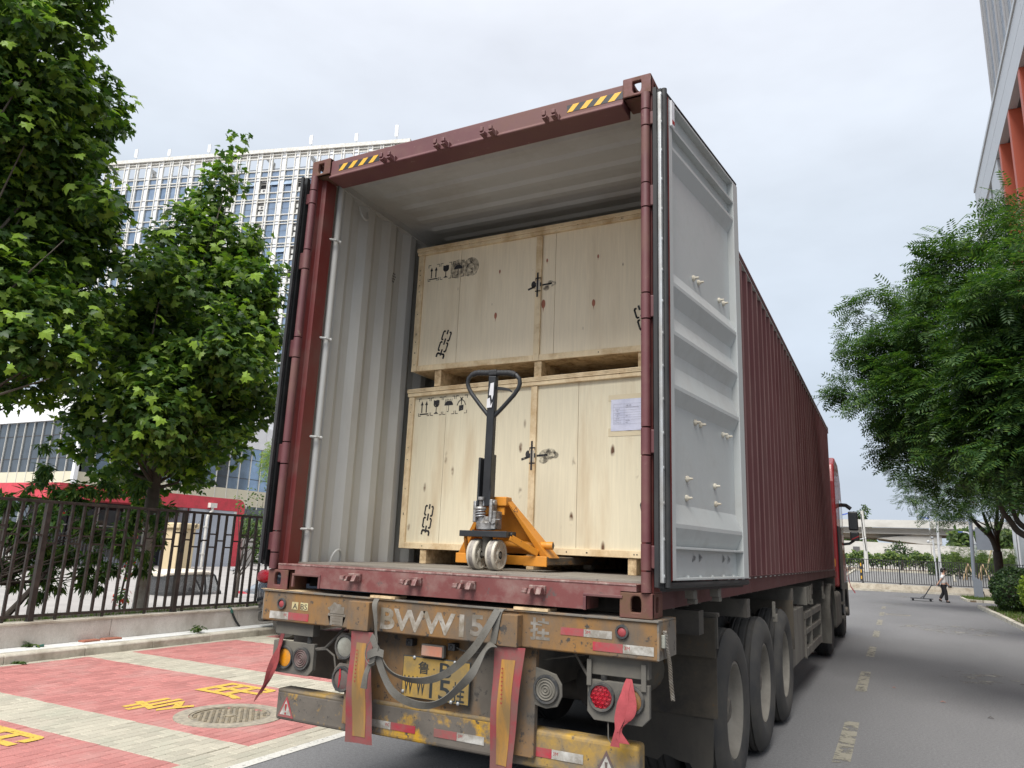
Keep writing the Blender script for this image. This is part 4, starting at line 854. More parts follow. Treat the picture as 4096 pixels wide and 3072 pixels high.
for yy in WY:
    for s in (-1, 1):
        wheel(s*1.083, yy, s, tr); wheel(s*.755, yy, s, tr)
    b = MB(); b.cyl((-.95,yy,.535), (.95,yy,.535), .075, 12); b.build('axle', M['chassis'], tr, smooth=True)
# mud flaps, splash guards, side gear on both sides
for s in (1, -1):
    X = lambda a, c: (min(s*a, s*c), max(s*a, s*c))
    b = MB(); x0, x1 = X(.62, 1.245); b.box(x0, x1, 1.29, 1.31, 1.00, 1.205); b.box(x0, x1, 1.285, 1.36, 1.185, 1.21); b.build('splash_plate', M['chassis'], tr, bevel=.003)
    b = MB(); x0, x1 = X(.60, 1.235); b.box(x0, x1, 1.295, 1.303, .60, 1.015); b.build('mud_flap', M['black_plate'], tr)
    b = MB(); xs_ = [.62,.75,.86,.90,.93,1.0,1.06,1.10,1.19,1.20]; zb = [.335,.335,.32,.36,.355,.335,.33,.27,.285,.35]
    b.prism([(s*a, z) for a, z in zip(xs_, zb)]+[(s*1.21,.62),(s*.60,.62)], 1, 1.304, 1.311); b.build('mud_flap', M['flap'], tr)
    b = MB(); x0, x1 = X(.66, 1.235); b.box(x0, x1, .30, .308, .72, 1.0) if s < 0 else b.box(x0+.0, x1, 1.26, 1.268, .95, 1.18); b.build('inner_plate', M['black_plate'], tr)
    b = MB(); x0, x1 = X(.7, 1.23); b.box(x0, x1, 5.20, 5.215, .62, 1.12); b.build('wheel_guard', M['black_plate'], tr)
    b = MB(); x0, x1 = X(.80, 1.20); b.box(x0, x1, 5.235, 6.45, .42, 1.00); b.build('tool_box', M['dustgrey'], tr, bevel=.006)
    b = MB(); x0, x1 = X(1.165, 1.215)
    for z0, z1 in ((.40,.50),(.66,.72),(.84,.92)): b.box(x0, x1, 6.47, 8.6, z0, z1)
    b.build('side_guard', M['dustgrey'], tr, bevel=.006)
    b = MB()
    for yv in (6.48, 7.2, 8.55): b.box(x0-.002, x1+.002, yv, yv+.06, .39, .93)
    b.build('guard_upright', M['dustgrey'], tr)
    for yv in (6.7, 7.05, 7.4):
        b = MB(); x0, x1 = X(.5, 1.22-.012*(yv-6.7)); b.box(x0, x1, yv, yv+.05, 1.00, 1.22); b.build('outrigger', M['dustgrey'], tr, bevel=.003)
    b = MB(); x0, x1 = X(.85, 1.0); b.box(x0, x1, 7.6, 7.75, .25, 1.15); b.build('landing_leg', M['chassis'], tr)
    for yv in (3.95, 7.3, 9.2): b = MB(); x0, x1 = X(1.19, 1.215); b.box(x0, x1, yv, yv+.05, 1.02, 1.16); b.box(x0, x1+.015, yv+.01, yv+.08, .98, 1.05); b.build('lashing_cleat', M['dustgrey'], tr, bevel=.003)
# ---------------------------------------------------------------- tractor unit
tk = thing('tractor_truck', 'red cab-over tractor truck coupled in front of the container trailer', 'truck', (0, 13, 0))
for y, dual in ((10.55, True), (14.15, False)):
    for s in (-1, 1):
        wheel(s*1.07, y, s, tk, deep=dual)
        if dual: wheel(s*.74, y, s, tk)
b = MB(); b.box(-.45,.45,9.6,15.2,.70,.98); b.build('chassis_frame', M['chassis'], tk)
for s in (1, -1):
    X = lambda a, c: (min(s*a, s*c), max(s*a, s*c))
    pf = [(10.55+.66*math.cos(a), .535+.64*math.sin(a)) for a in [math.radians(q) for q in range(-8, 190, 11)]]; pf2 = [(10.55+.63*math.cos(a), .535+.61*math.sin(a)) for a in [math.radians(q) for q in range(189, -9, -11)]]
    b = MB(); x0, x1 = X(.62, 1.245); b.prism(pf+pf2, 0, x0, x1); b.build('mudguard', M['dustgrey'], tk, smooth=True)
    b = MB(); b.box(x0, x1, 9.88, 9.90, .26, .62); b.build('mud_flap', M['dustgrey'], tk)
    b = MB(); x0, x1 = X(.75, 1.235); b.box(x0, x1, 11.6, 12.9, .36, .98); b.build('fuel_tank', M['dustgrey'], tk, bevel=.06, seg=3)
    b = MB(); x0, x1 = X(1.02, 1.26); b.prism([(13.1,.55),(13.1,1.0),(13.35,1.12),(15.0,1.12),(15.1,.40),(14.75,.40),(14.7,.75),(14.5,.98),(13.85,.98),(13.65,.75),(13.6,.45)], 0, x0, x1); b.build('wheel_arch', M['blackplastic'], tk, bevel=.01)
    b = MB(); x0, x1 = X(1.2, 1.27)
    for z in (.45,.72): b.box(x0, x1, 13.0, 13.45, z, z+.05)
    b.build('cab_step', M['dustgrey'], tk)
prof = [(12.85,1.05),(12.80,2.2),(12.82,3.15),(12.95,3.52),(13.4,3.70),(14.2,3.66),(14.75,3.30),(15.02,2.35),(15.10,1.6),(15.10,.75),(15.0,.55),(14.9,1.02)]
b = MB(); b.prism(prof, 0, -1.235, 1.235); cb = b.build('cab', M['cabred'], tk, bevel=.05, seg=3)
b = MB(); b.prism([(12.95,3.60),(13.05,3.86),(13.2,3.93),(13.7,3.82),(13.74,3.76),(13.3,3.78),(13.15,3.74),(13.1,3.62)], 0, -1.1, 1.1); b.build('roof_deflector', M['cabred'], cb, bevel=.01)
for s in (1, -1):
    X = lambda a, c: (min(s*a, s*c), max(s*a, s*c)); x0, x1 = X(1.2355, 1.240)
    b = MB(); b.prism([(13.75,2.12),(13.85,2.85),(14.55,2.85),(14.78,2.12)], 0, x0, x1); b.build('side_window', M['dark_glass'], cb)
    b = MB(); x0, x1 = X(1.236, 1.262); b.box(x0, x1, 12.83, 13.75, 1.02, 2.25); b.build('side_fairing', M['blackplastic'], cb, bevel=.01)
    # mirrors
    mr_ = MB(); mr_.tube([(s*1.22,14.75,2.80),(s*1.32,14.9,2.80),(s*1.42,14.9,2.72)], .045, 8); mr_.tube([(s*1.22,14.75,1.93),(s*1.35,14.9,1.95),(s*1.45,14.9,2.02)], .03, 8)
    mo = mr_.build('mirror_arm', M['blackplastic'], tk, smooth=True)
    q = MB(); q.box(*X(1.355,1.55), 14.80, 14.98, 2.24, 2.66); q.build('mirror_housing', M['blackplastic'], mo, bevel=.03, seg=3)
    q = MB(); q.box(*X(1.375,1.53), 14.795, 14.80, 2.27, 2.63); q.build('mirror_glass', M['dark_glass'], mo)
    q = MB(); q.box(*X(1.375,1.555), 14.80, 14.96, 2.01, 2.215); q.build('mirror_housing', M['blackplastic'], mo, bevel=.03, seg=3)
    q = MB(); q.prism([(s*1.40,2.03),(s*1.555,2.10),(s*1.556,2.13),(s*1.40,2.05)], 1, 14.796, 14.80); q.build('red_stripe', M['cabred'], mo)
b = MB(); b.tube([(1.0,12.6,1.0),(1.0,12.6,2.75),(1.05,12.6,2.95)], .07, 12); b.build('exhaust_stack', M['dustgrey'], tk, smooth=True)
b = MB(); b.tube([(.3,12.65,1.4),(.7,12.55,1.9),(1.1,12.62,2.7),(1.12,12.7,3.1)], .03, 8); b.build('air_hose', M['rubber'], tk, smooth=True)
b = MB(); b.box(1.16,1.20,12.40,12.46,1.45,1.60); b.build('marker_lamp', M['amber'], tk, bevel=.006)
b = MB(); b.box(-1.15,1.15,12.52,12.72,1.0,1.5); b.build('catwalk_box', M['black_plate'], tk)
b = MB(); b.ribbon([(1.28,14.6,1.40),(1.30,14.6,1.2),(1.34,14.6,1.02),(1.42,14.58,.9)], (0,1,0.2), .12, 0, .004); rb = b.build('red_cloth_tie', M['ribbon_red']); tag(rb, 'red cloth tie blowing from the side of the red cab', 'ribbon')
# ---------------------------------------------------------------- plywood crates in the container
FZ = 1.414
def stroke(b, pts, wd, y=-.0015):
    for (xa, za), (xb, zb) in zip(pts, pts[1:]):
        d = math.hypot(xb-xa, zb-za) or 1; ox, oz = -(zb-za)/d*wd/2, (xb-xa)/d*wd/2; ex, ez = (xb-xa)/d*wd*.3, (zb-za)/d*wd*.3
        b.poly([(xa+ox-ex,y,za+oz-ez),(xb+ox+ex,y,zb+oz+ez),(xb-ox+ex,y,zb-oz+ez),(xa-ox-ex,y,za-oz-ez)])
def disc(b, x, z, rx, rz, y=-.0015, a0=0, a1=2*PI, n=16):
    b.poly([(x+rx*math.cos(a0+(a1-a0)*i/n), y, z+rz*math.sin(a0+(a1-a0)*i/n)) for i in range(n+(0 if a1-a0 > 6 else 1))])
def crate(name, label, loc, rz, W, z_sk, z_b, z_t, z_l, ply, mid, seams, skids, grp):
    t = thing(name, label, 'crate', loc, rz, grp, local=True); D = 1.62; z0 = 0.0; PF = .020     # local: x along the front, y inwards, z from the skid foot
    hb, ht, hl = z_b-z_sk, z_t-z_sk, z_l-z_sk
    xs = [0.0]+seams+[W]
    for i in range(len(xs)-1):
        b = MB(); b.box(xs[i]+.0015+(.002 if i == 0 else 0), xs[i+1]-.0015, PF, PF+.012, hb+.002, ht+.01); b.build('plywood_sheet', M[ply], t)
    for x0, x1 in ((0,.012),(W-.012,W)):
        b = MB(); b.box(x0+.002, x1-.002, PF+.013, D, hb+.002, ht+.01); b.build('side_panel', M[ply], t)
    for x0, x1 in ((0,.052),(W-.052,W)): b = MB(); b.box(x0, x1, 0, PF-.001, hb, ht); b.build('corner_batten', M['batten'], t, bevel=.0025)
    b = MB(); b.box(mid-.024, mid+.024, 0, PF-.001, hb+.0, ht-.002); b.build('upright_batten', M['batten'], t, bevel=.0025)
    for x0, x1 in ((.053,mid-.025),(mid+.025,W-.053)):
        b = MB(); b.box(x0, x1, .001, PF-.001, hb, hb+.045); b.build('bottom_batten', M['batten'], t, bevel=.0025)
    b = MB(); b.box(-.008, W+.008, -.008, PF, ht+.001, hl-.033); b.build('lid_batten', M['batten'], t, bevel=.003)
    b = MB(); b.box(-.012, W+.012, -.014, D, hl-.032, hl); ld = b.build('lid', M['batten'], t, bevel=.003)
    b = MB(); b.box(-.013, W+.013, -.0155, -.013, hl-.021, hl-.019); b.box(-.013, W+.013, -.0155, -.013, hl-.011, hl-.0095); b.build('ply_edge_line', M['skidwood'], ld)
    for x in skids: b = MB(); b.box(x, x+.058, .012, D, 0, hb-.002); b.build('skid', M['skidwood'], t, bevel=.003)
    for k in range(5): b = MB(); b.box(.02+k*(W-.04)/5+.002, .02+(k+1)*(W-.04)/5-.002, .02, D, hb-.0015, hb+.0015); b.build('base_board', M['skidwood'], t)
    for k in range(26):
        e = RND.choice((.026, W-.026, None)); x = e if e else RND.uniform(.1, W-.1); z = RND.uniform(hb+.05, ht-.05) if e else RND.choice((hb+.022, ht+.03))
        b = MB(); disc(b, x, z, .0045, .0045, -.0012 if z < ht else -.0095, n=8); b.build('nail_head', M['hazblack'], t)
    return t
def symbols(t, x, z, s, soft=False):
    """transport marks: this way up, fragile, keep dry, sling here; s = height of one field"""
    y = .0185; w_ = s*.86
    def fld(i): return x+i*w_*1.0
    for i in range(4):
        b = MB(); m = 'ink_soft' if (soft and i > 2) else 'ink'; X0 = fld(i); c = X0+w_*.44; e = s*.16; k = s*.035
        for (ax, az, dx, dz) in ((X0,z+s,1,-1),(X0+w_*.88,z+s,-1,-1),(X0,z,1,1),(X0+w_*.88,z,-1,1)):
            if soft and i == 3 and az > z: continue
            stroke(b, [(ax+dx*e,az),(ax,az),(ax,az+dz*e)], k, y)
        if i == 0:
            for q in (-.16, .16):
                stroke(b, [(c+q*s, z+s*.2),(c+q*s, z+s*.66)], s*.07, y); b.poly([(c+q*s-s*.1,y,z+s*.62),(c+q*s+s*.1,y,z+s*.62),(c+q*s,y,z+s*.86)])
            stroke(b, [(c-s*.28,z+s*.1),(c+s*.28,z+s*.1)], s*.07, y)
        elif i == 1:
            b.poly([(c-s*.2,y,z+s*.86),(c-s*.06,y,z+s*.83),(c+s*.03,y,z+s*.87),(c+s*.2,y,z+s*.84),(c+s*.2,y,z+s*.58),(c+s*.1,y,z+s*.46),(c-s*.1,y,z+s*.46),(c-s*.2,y,z+s*.58)]); stroke(b, [(c,z+s*.46),(c,z+s*.14)], s*.05, y); b.poly([(c-s*.17,y,z+s*.07),(c+s*.17,y,z+s*.07),(c+s*.04,y,z+s*.17),(c-s*.04,y,z+s*.17)])
        elif i == 2:
            b.poly([(c+s*.3*math.cos(a),y,z+s*.5+s*.26*math.sin(a)) for a in [j*PI/10 for j in range(11)]]); stroke(b, [(c,z+s*.5),(c,z+s*.2),(c-s*.03,z+s*.13),(c-s*.1,z+s*.16)], s*.035, y)
            for q in range(5): stroke(b, [(c+(q-2)*s*.11,z+s*.86),(c+(q-2)*s*.11-s*.04,z+s*.80+abs(q-2)*-.01)], s*.03, y)
        else:
            b.poly([(c-s*.15,y,z+s*.44),(c+s*.16,y,z+s*.47),(c+s*.14,y,z+s*.18),(c-s*.15,y,z+s*.12)])
            for sg in (-1, 1): stroke(b, [(c+sg*s*.28,z+s*.46),(c+sg*s*.2,z+s*.64),(c+sg*s*.08,z+s*.74),(c,z+s*.74),(c-sg*s*.08,z+s*.9)], s*.05, y)
            stroke(b, [(c,z+s*.5),(c,z+s*.86)], s*.05, y)
        b.build('stencil_mark', M[m], t)
        if soft and i > 1:
            b = MB(); disc(b, c, z+s*.5, s*.55, s*.6, y+.0006); b.build('overspray', M['ink_soft'], t)
def chain(t, x, z, s, ang, n=2):
    """sling mark: chain links"""
    b = MB(); y = .0183; ca, sa = math.cos(ang), math.sin(ang)
    T = lambda px, pz: (x+px*ca-pz*sa, z+px*sa+pz*ca)
    for i in range(n+1):
        o = -i*s*.78
        if i == n:
            for sg in (-1, 1): stroke(b, [T(sg*s*.1,o+s*.29),T(sg*s*.24,o+s*.29),T(sg*s*.29,o+s*.2),T(sg*s*.29,o+s*.04)], s*.13, y)
        else:
            for sg in (-1, 1): stroke(b, [T(sg*s*.19,o+s*.32),T(sg*s*.27,o+s*.32),T(sg*s*.31,o+s*.24),T(sg*s*.31,o-s*.20),T(sg*s*.27,o-s*.28),T(sg*s*.19,o-s*.28)], s*.11, y)
        stroke(b, [T(0,o+s*.58),T(0,o+s*.20)] if i else [T(0,o+s*.42),T(0,o+s*.18)], s*.12, y)
    b.build('stencil_mark', M['ink'], t)
def gravity(t, x, z, s, mess):
    y = -.0012; b = MB(); stroke(b, [(x-.004,z+s),(x-.004,z-s)], s*.16, y); 
    for zz in (z+s*.55, z-s*.55): stroke(b, [(x-.020,zz),(x+.021,zz)], s*.1, y)
    for q in (-.020, .021): stroke(b, [(x+q,z+s*.5),(x+q,z+s*.38)], s*.06, y); stroke(b, [(x+q,z+.012),(x+q,z-.012)], s*.12, y)
    b.build('stencil_mark', M['ink'], t)
    b = MB(); b.poly([(x-.017,-.0009,z+s*.36),(x+.018,-.0009,z+s*.36),(x+.018,-.0009,z-s*.45),(x-.017,-.0009,z-s*.45)]); b.build('stencil_blank', M['cap'], t)
    y = .0184; b = MB(); stroke(b, [(x-s*.95,z-.022),(x-s*.6,z-.012),(x-.03,z-.004)], s*.16, y); disc(b, x-.045, z+.012, .02, .028, y); stroke(b, [(x+.03,z),(x+s*1.1,z+.004)], s*.14, y); b.build('stencil_mark', M['ink'], t)
    b = MB()
    for (dx, dz, r) in mess: disc(b, x+dx, z+dz, r, r*.8, y-.0005)
    b.build('overspray', M['ink_soft'], t)
ca_ = crate('plywood_crate', 'large plywood crate with paper label, bottom of the stack behind the pallet jack', (-1.115, 1.2, FZ), math.radians(-4.1), 2.12, FZ, 1.520, 2.690, 2.752, 'ply_lo', 1.145, [.36, 1.49], (.20, 1.12, 1.86), 'plywood crates stacked in the container')
Zl = lambda z: z-FZ
symbols(ca_, .092, Zl(2.535), .138); chain(ca_, .255, Zl(1.80), .115, math.radians(-8)); gravity(ca_, 1.146, Zl(2.19), .098, ((.10,.0,.055),(.13,.01,.05),(.08,-.03,.035),(.17,.0,.03)))
chain(ca_, 1.985, Zl(1.83), .115, math.radians(10))
b = MB(); nU, nV = 14, 10; px0, px1, pz0, pz1 = 1.735, 2.05, Zl(2.335), Zl(2.548)
vs = [(px0+(px1-px0)*i/nU, .0145+.0016*math.sin(i*1.9+j*2.3)+.001*math.sin(i*.7-j*1.7), pz0+(pz1-pz0)*j/nV) for j in range(nV+1) for i in range(nU+1)]
b.add(vs, [(j*(nU+1)+i, j*(nU+1)+i+1, (j+1)*(nU+1)+i+1, (j+1)*(nU+1)+i) for j in range(nV) for i in range(nU)])
pl = b.build('paper_label', M['paper'], ca_, smooth=True, angle=80)
for za, zb in ((pz0-.035,pz0+.02),(pz1-.01,pz1+.033)): b = MB(); b.quad((px0-.02,.0177,za),(px1,.0177,za),(px1,.0177,zb),(px0-.02,.0177,zb)); b.build('tape_strip', M['tape'], ca_)
b = MB()
def ptxt(s, x, z, wd, h): text_mb(b, s, (x, .0112, z), (1,0,0), (0,0,1), wd, h)
ptxt('济南-巴西', px0+.105, pz0+.162, .040, .011)
for i, (s, z) in enumerate((('PRODUCT NAME',.143),('MODEL',.127),('PACKING SIZE',.111),('G.N/W',.095),('Serial No.',.079),('Country of Origin',.063),('Date of Manufacture',.051))): ptxt(s, px0+.048-len(s)*.0012, pz0+z, len(s)*.0026, .006)
for i, (s, z) in enumerate((('Collaborative robot welding workstation',.151),('MADE IN CHINA',.063),('2024.05',.051),('1 OF 25',.095))): ptxt(s, px0+.105, pz0+z, len(s)*.0024, .0058)
for z in (.180,.158,.137,.120,.104,.088,.072,.044): stroke(b, [(px0+.02,pz0+z),(px1-.02,pz0+z)], .0008, .0113)
for x in (.02, .095): stroke(b, [(px0+x,pz0+.044),(px0+x,pz0+.180)], .0008, .0113)
b.build('label_print', M['print'], pl)
cu = crate('plywood_crate', 'pale plywood crate on top of the other crate, close under the container roof', (-1.08, 1.15, 2.7535), 0, 2.19, 2.7535, 2.885, 3.865, 3.926, 'ply_up', 1.095, [.40, 1.225], (.22, 1.08, 1.86), 'plywood crates stacked in the container')
Zl = lambda z: z-2.7535
symbols(cu, .092, Zl(3.640), .135, True); chain(cu, .302, Zl(3.155), .115, math.radians(-17)); chain(cu, 1.875, Zl(3.17), .115, math.radians(16)); gravity(cu, 1.095, Zl(3.47), .092, ((.09,.0,.035),(.06,-.03,.025),(.12,.0,.02),(-.03,.0,.03)))
for x, z, r in ((.735,3.275,.015),(1.53,3.28,.016),(1.135,3.32,.02),(.755,3.63,.009),(1.56,3.63,.009),(1.155,3.66,.009)):
    b = MB(); disc(b, x, Zl(z), r*.8, r*1.7, .0188); b.poly([(x-r*.25,.0187,Zl(z)-r),(x+r*.25,.0187,Zl(z)-r),(x,.0187,Zl(z)-r*3.4)]); b.build('wood_knot', M['maroon_rust'] if False else M['brickred'], cu)
# ---------------------------------------------------------------- pallet jack
pj = thing('pallet_jack', 'orange hand pallet jack with black handle standing in front of the crates', 'pallet jack', (.03, .62, FZ))
b = MB(); A, Bp = Vector((.012,.53,1.80)), Vector((.075,.43,2.60)); b.bar(A, Bp, .052, .040, (0,1,0)); sh = b.build('handle_shaft', M['jack_black'], pj, bevel=.005)
d_ = (Bp-A).normalized(); sx_ = Vector((1,0,0)); sx_ = (sx_-d_*sx_.dot(d_)).normalized()
def hp(u, w_): return Bp+sx_*u+d_*w_
loop = [(-.02,-.25),(-.08,-.19),(-.15,-.115),(-.178,-.075),(-.187,-.045),(-.182,-.015),(-.160,.008),(-.12,.018),(-.06,.022),(0,.023),(.06,.022),(.12,.018),(.160,.008),(.182,-.015),(.187,-.045),(.178,-.075),(.15,-.115),(.08,-.19),(.02,-.25)]
b = MB(); b.tube([hp(*q) for q in loop], .0135, 12); b.build('handle_loop', M['jack_black'], sh, smooth=True)
for s in (-1, 1):
    b = MB(); n = 15; pts = [hp(s*(.028+.125*i/n), .021-.012*(max(0, i-9)/6)**2) for i in range(n+1)]; b.tube(pts, [.0185+.0016*math.sin(i*2.1) for i in range(n+1)], 14); b.build('grip', M['grip'], sh, smooth=True)
b = MB(); b.box(.045,.105,.408,.452,2.600,2.640); b.build('handle_head', M['grip'], sh, bevel=.01)
b = MB(); b.ribbon([hp(.028,-.075),hp(.07,-.078),(hp(.115,-.083)),hp(.138,-.098)], d_, [.022,.020,.015,.006], 0, .010); b.build('release_lever', M['grip'], sh, bevel=.002)
b = MB(); q = Vector((0,-1,0)); f0 = Bp+Vector((0,-.0275,0))
for poly in ([(-.004,-.05),(.020,-.045),(.020,-.12),(.012,-.155),(.004,-.125),(-.012,-.125)],[(-.024,-.15),(-.004,-.14),(.004,-.19),(.016,-.165),(.012,-.20),(-.024,-.205)]): b.poly([tuple(f0+sx_*u+d_*w_) for u, w_ in poly])
b.build('torn_label', M['whitetag'], sh)
b = MB(); b.box(-.046,-.030,.500,.560,1.80,2.10); b.box(.034,.050,.500,.560,1.80,2.12); b.box(-.03,.034,.545,.56,1.86,2.1); b.build('handle_bracket', M['jack_black'], pj, bevel=.004)
b = MB(); b.tube([(0,.51,1.80+.012*i) for i in range(10)], .007, 8); b.build('chain', M['silver'], pj)
# pump
b = MB(); b.lathe([(.0,1.652),(.058,1.655),(.062,1.70),(.055,1.705),(.052,1.735),(.0,1.737)], (.005,.545,0), (0,0,1), 24); b.box(.035,.085,.515,.60,1.66,1.77); b.box(-.068,-.048,.50,.56,1.70,1.83); b.box(.045,.065,.50,.57,1.70,1.84); b.cyl((-.072,.53,1.815),(-.04,.53,1.815),.018,14); b.cyl((.04,.53,1.82),(.075,.53,1.82),.018,14); pm = b.build('pump_body', M['alloy'], pj, smooth=True, bevel=.004)
b = MB(); b.lathe([(.0,.0),(.034,0),(.036,.008),(.030,.018),(.012,.02),(.012,.055),(.022,.06),(.022,.078),(0,.08)], (-.012,.50,1.775), (0,0,1), 20); b.build('pump_piston', M['alloy'], pj, smooth=True)
b = MB(); b.tube([(-.012+.028*math.cos(a), .50+.028*math.sin(a), 1.725+.046*a/(2*PI*3)) for a in [i*PI/6 for i in range(37)]], .0045, 6); b.build('pump_spring', M['silver'], pj, smooth=True)
b = MB(); b.box(.06,.115,.512,.520,1.715,1.722); b.prism([(.07,1.69),(.09,1.70),(.09,1.715),(.06,1.72),(.045,1.70)], 1, .505, .515); b.build('foot_pedal', M['alloy'], pj, bevel=.002)
b = MB(); b.box(-.140,.188,.47,.60,1.612,1.648); b.cyl((.186,.53,1.630),(.200,.53,1.630),.013,14); b.cyl((-.06,.5,1.648),(-.06,.5,1.656),.006,6); b.build('thrust_plate', M['jack_black'], pj, bevel=.006)
b = MB(); b.lathe([(.0,1.50),(.028,1.50),(.031,1.56),(.034,1.612)], (.025,.535,0), (0,0,1), 16); b.cyl((-.07,.535,1.506),(.12,.535,1.506),.014,12); b.build('steer_column', M['dustgrey'], pj, smooth=True)
for x0 in (-.040, .090):
    b = MB(); R_ = .0925; ax = (1,0,0); c_ = (x0,.535,FZ+R_+.001)
    b.lathe([(.030,-.031),(.072,-.029),(.080,-.031),(R_-.004,-.029),(R_,-.022),(R_,-.014)], c_, ax, 48); b.lathe([(R_,.014),(R_,.022),(R_-.004,.029),(.080,.031),(.074,.024),(.040,.020),(.036,.028),(.024,.030)], c_, ax, 48)
    for k in range(8): a = 2*PI*k/8; b.bar((x0+.022,.535+.036*math.cos(a),c_[2]+.036*math.sin(a)), (x0+.024,.535+.078*math.cos(a),c_[2]+.078*math.sin(a)), .008, .006, (1,0,0))
    wo_ = b.build('steer_wheel', M['nylon'], pj, smooth=True)
    b = MB(); b.lathe([(R_+.0002,-.0145),(R_+.0002,.0145)], c_, ax, 48); b.build('tread', M['nylon_dirty'], wo_, smooth=True)
    b = MB(); b.lathe([(.0,.034),(.012,.034),(.014,.024),(.024,.022),(.026,.028)], c_, ax, 20); b.build('bearing', M['rim_dark'], wo_, smooth=True)
# frame: two slanting plates, rear sheet, cross bars, fork heads, forks
b = MB()
for s in (-1, 1): b.add([(.032+s*.060,.60,1.855),(.032+s*.083,.60,1.835),(.032+s*.33,.72,1.500),(.032+s*.275,.72,1.495),(.032+s*.060,.66,1.865),(.032+s*.083,.67,1.845),(.032+s*.34,.86,1.500),(.032+s*.275,.86,1.495)], [(0,1,2,3),(4,7,6,5),(0,4,5,1),(1,5,6,2),(2,6,7,3),(3,7,4,0)])
fr = b.build('frame_plate', M['jack_orange'], pj, bevel=.005)
b = MB(); b.box(-.055,.118,.585,.665,1.805,1.862); b.build('frame_top', M['jack_orange'], pj, bevel=.006)
b = MB(); b.add([(-.045,.68,1.845),(.110,.68,1.845),(.30,.80,1.52),(-.235,.80,1.52)], [(0,1,2,3)]); b.box(-.035,.10,.60,.615,1.752,1.80); b.build('frame_back', M['jack_orange'], fr)
b = MB(); b.cyl((-.23,.74,1.575),(.345,.74,1.575),.022,16); b.cyl((.335,.74,1.575),(.372,.745,1.575),.024,16); b.build('cross_shaft', M['jack_orange'], pj, smooth=True)
b = MB(); b.cyl((.3725,.745,1.575),(.3735,.745,1.575),.017,16); b.build('shaft_bore', M['hazblack'], pj)
b = MB(); b.bar((.185,.52,1.615),(.29,.70,1.525),.018,.040); b.bar((-.125,.52,1.615),(-.21,.70,1.51),.018,.040); b.build('push_link', M['jack_orange'], pj, bevel=.004)
b = MB(); b.box(-.262,.335,.690,.705,1.452,1.508); b.build('front_bar', M['jack_orange'], pj, bevel=.003)
for s in (-1, 1):
    xc = .035+s*.245
    b = MB(); b.box(xc-.078,xc+.078,.684,.70,1.448,1.510); b.build('fork_head', M['jack_orange'], pj, bevel=.004)
    b = MB(); b.box(xc-.077,xc+.077,.7005,1.80,1.458,1.508); b.build('fork', M['fork_worn'], pj, bevel=.006)
    b = MB(); b.cyl((xc-.03,1.6,FZ+.037),(xc+.03,1.6,FZ+.037),.036,18); b.build('load_roller', M['nylon'], pj, smooth=True)
b = MB(); stroke(b, [(.155,1.776),(.172,1.800),(.184,1.770),(.155,1.776)], .003, .618); b.build('warning_print', M['hazblack'], pj)
# ---------------------------------------------------------------- things hanging on the trailer
def warn_strip(TL, TR, BL, BR, label):
    t = MB(); n = 12; k = 6; g = []
    def pt(u, v):
        p = (Vector(TL)*(1-u)+Vector(TR)*u)*(1-v)+(Vector(BL)*(1-u)+Vector(BR)*u)*v
        return p+Vector((0, .006*math.sin(v*9+u*2)-.012*math.sin(v*PI)+.004*math.sin(u*7+v*5), 0))
    vs = [tuple(pt(i/k, j/n)) for j in range(n+1) for i in range(k+1)]
    fs = [(j*(k+1)+i, j*(k+1)+i+1, (j+1)*(k+1)+i+1, (j+1)*(k+1)+i) for j in range(n) for i in range(k)]
    t.add(vs, fs); o = t.build('warning_strip', M['strip_red'], None, smooth=True, angle=80); tag(o, label, 'warning strip', 'red and orange warning strips on the bumper')
    t = MB(); vs = []; us = [.26+.48*i/4 for i in range(5)]; vv = [.10+.84*j/n for j in range(n+1)]
    for v in vv: vs += [tuple(pt(u, v)+Vector((0,-.0022,0))) for u in us]
    t.add(vs, [(j*5+i, j*5+i+1, (j+1)*5+i+1, (j+1)*5+i) for j in range(n) for i in range(4)]); t.build('orange_panel', M['strip_orange'], o, smooth=True, angle=80)
    t = MB(); c0 = pt(.42, .34)
    for i in range(9): z = c0.z+.10-i*.020; t.poly([(c0.x-.005,c0.y-.012,z),(c0.x+.007,c0.y-.012,z),(c0.x+.007,c0.y-.012,z+.004),(c0.x-.005,c0.y-.012,z+.004)]); t.poly([(c0.x-.0005,c0.y-.012,z-.006),(c0.x+.002,c0.y-.012,z-.006),(c0.x+.002,c0.y-.012,z+.008),(c0.x-.0005,c0.y-.012,z+.008)])
    t.build('faded_print', M['printred'], o)
warn_strip((-.492,-.052,1.066),(-.348,-.050,1.067),(-.540,.030,.470),(-.350,.035,.478), 'red bordered orange warning strip hanging beside the knotted webbing, with a straight lower end')
warn_strip((.418,-.052,1.066),(.588,-.050,1.072),(.378,.030,.468),(.495,.045,.462), 'red bordered orange warning strip with dusty face and torn narrow lower end')
st = thing('webbing_strap', 'old grey webbing strap knotted and slung across the number plate', 'strap', (0, -.08, 1.0))
def smooth_pts(P, n=6):
    P = [Vector(p) for p in P]; out = []
    for i in range(len(P)-1):
        p0, p1, p2, p3 = P[max(i-1,0)], P[i], P[i+1], P[min(i+2,len(P)-1)]
        for k in range(n):
            t = k/n; out.append(.5*((2*p1)+(p2-p0)*t+(2*p0-5*p1+4*p2-p3)*t*t+(3*p1-p0-3*p2+p3)*t**3))
    return out+[P[-1]]
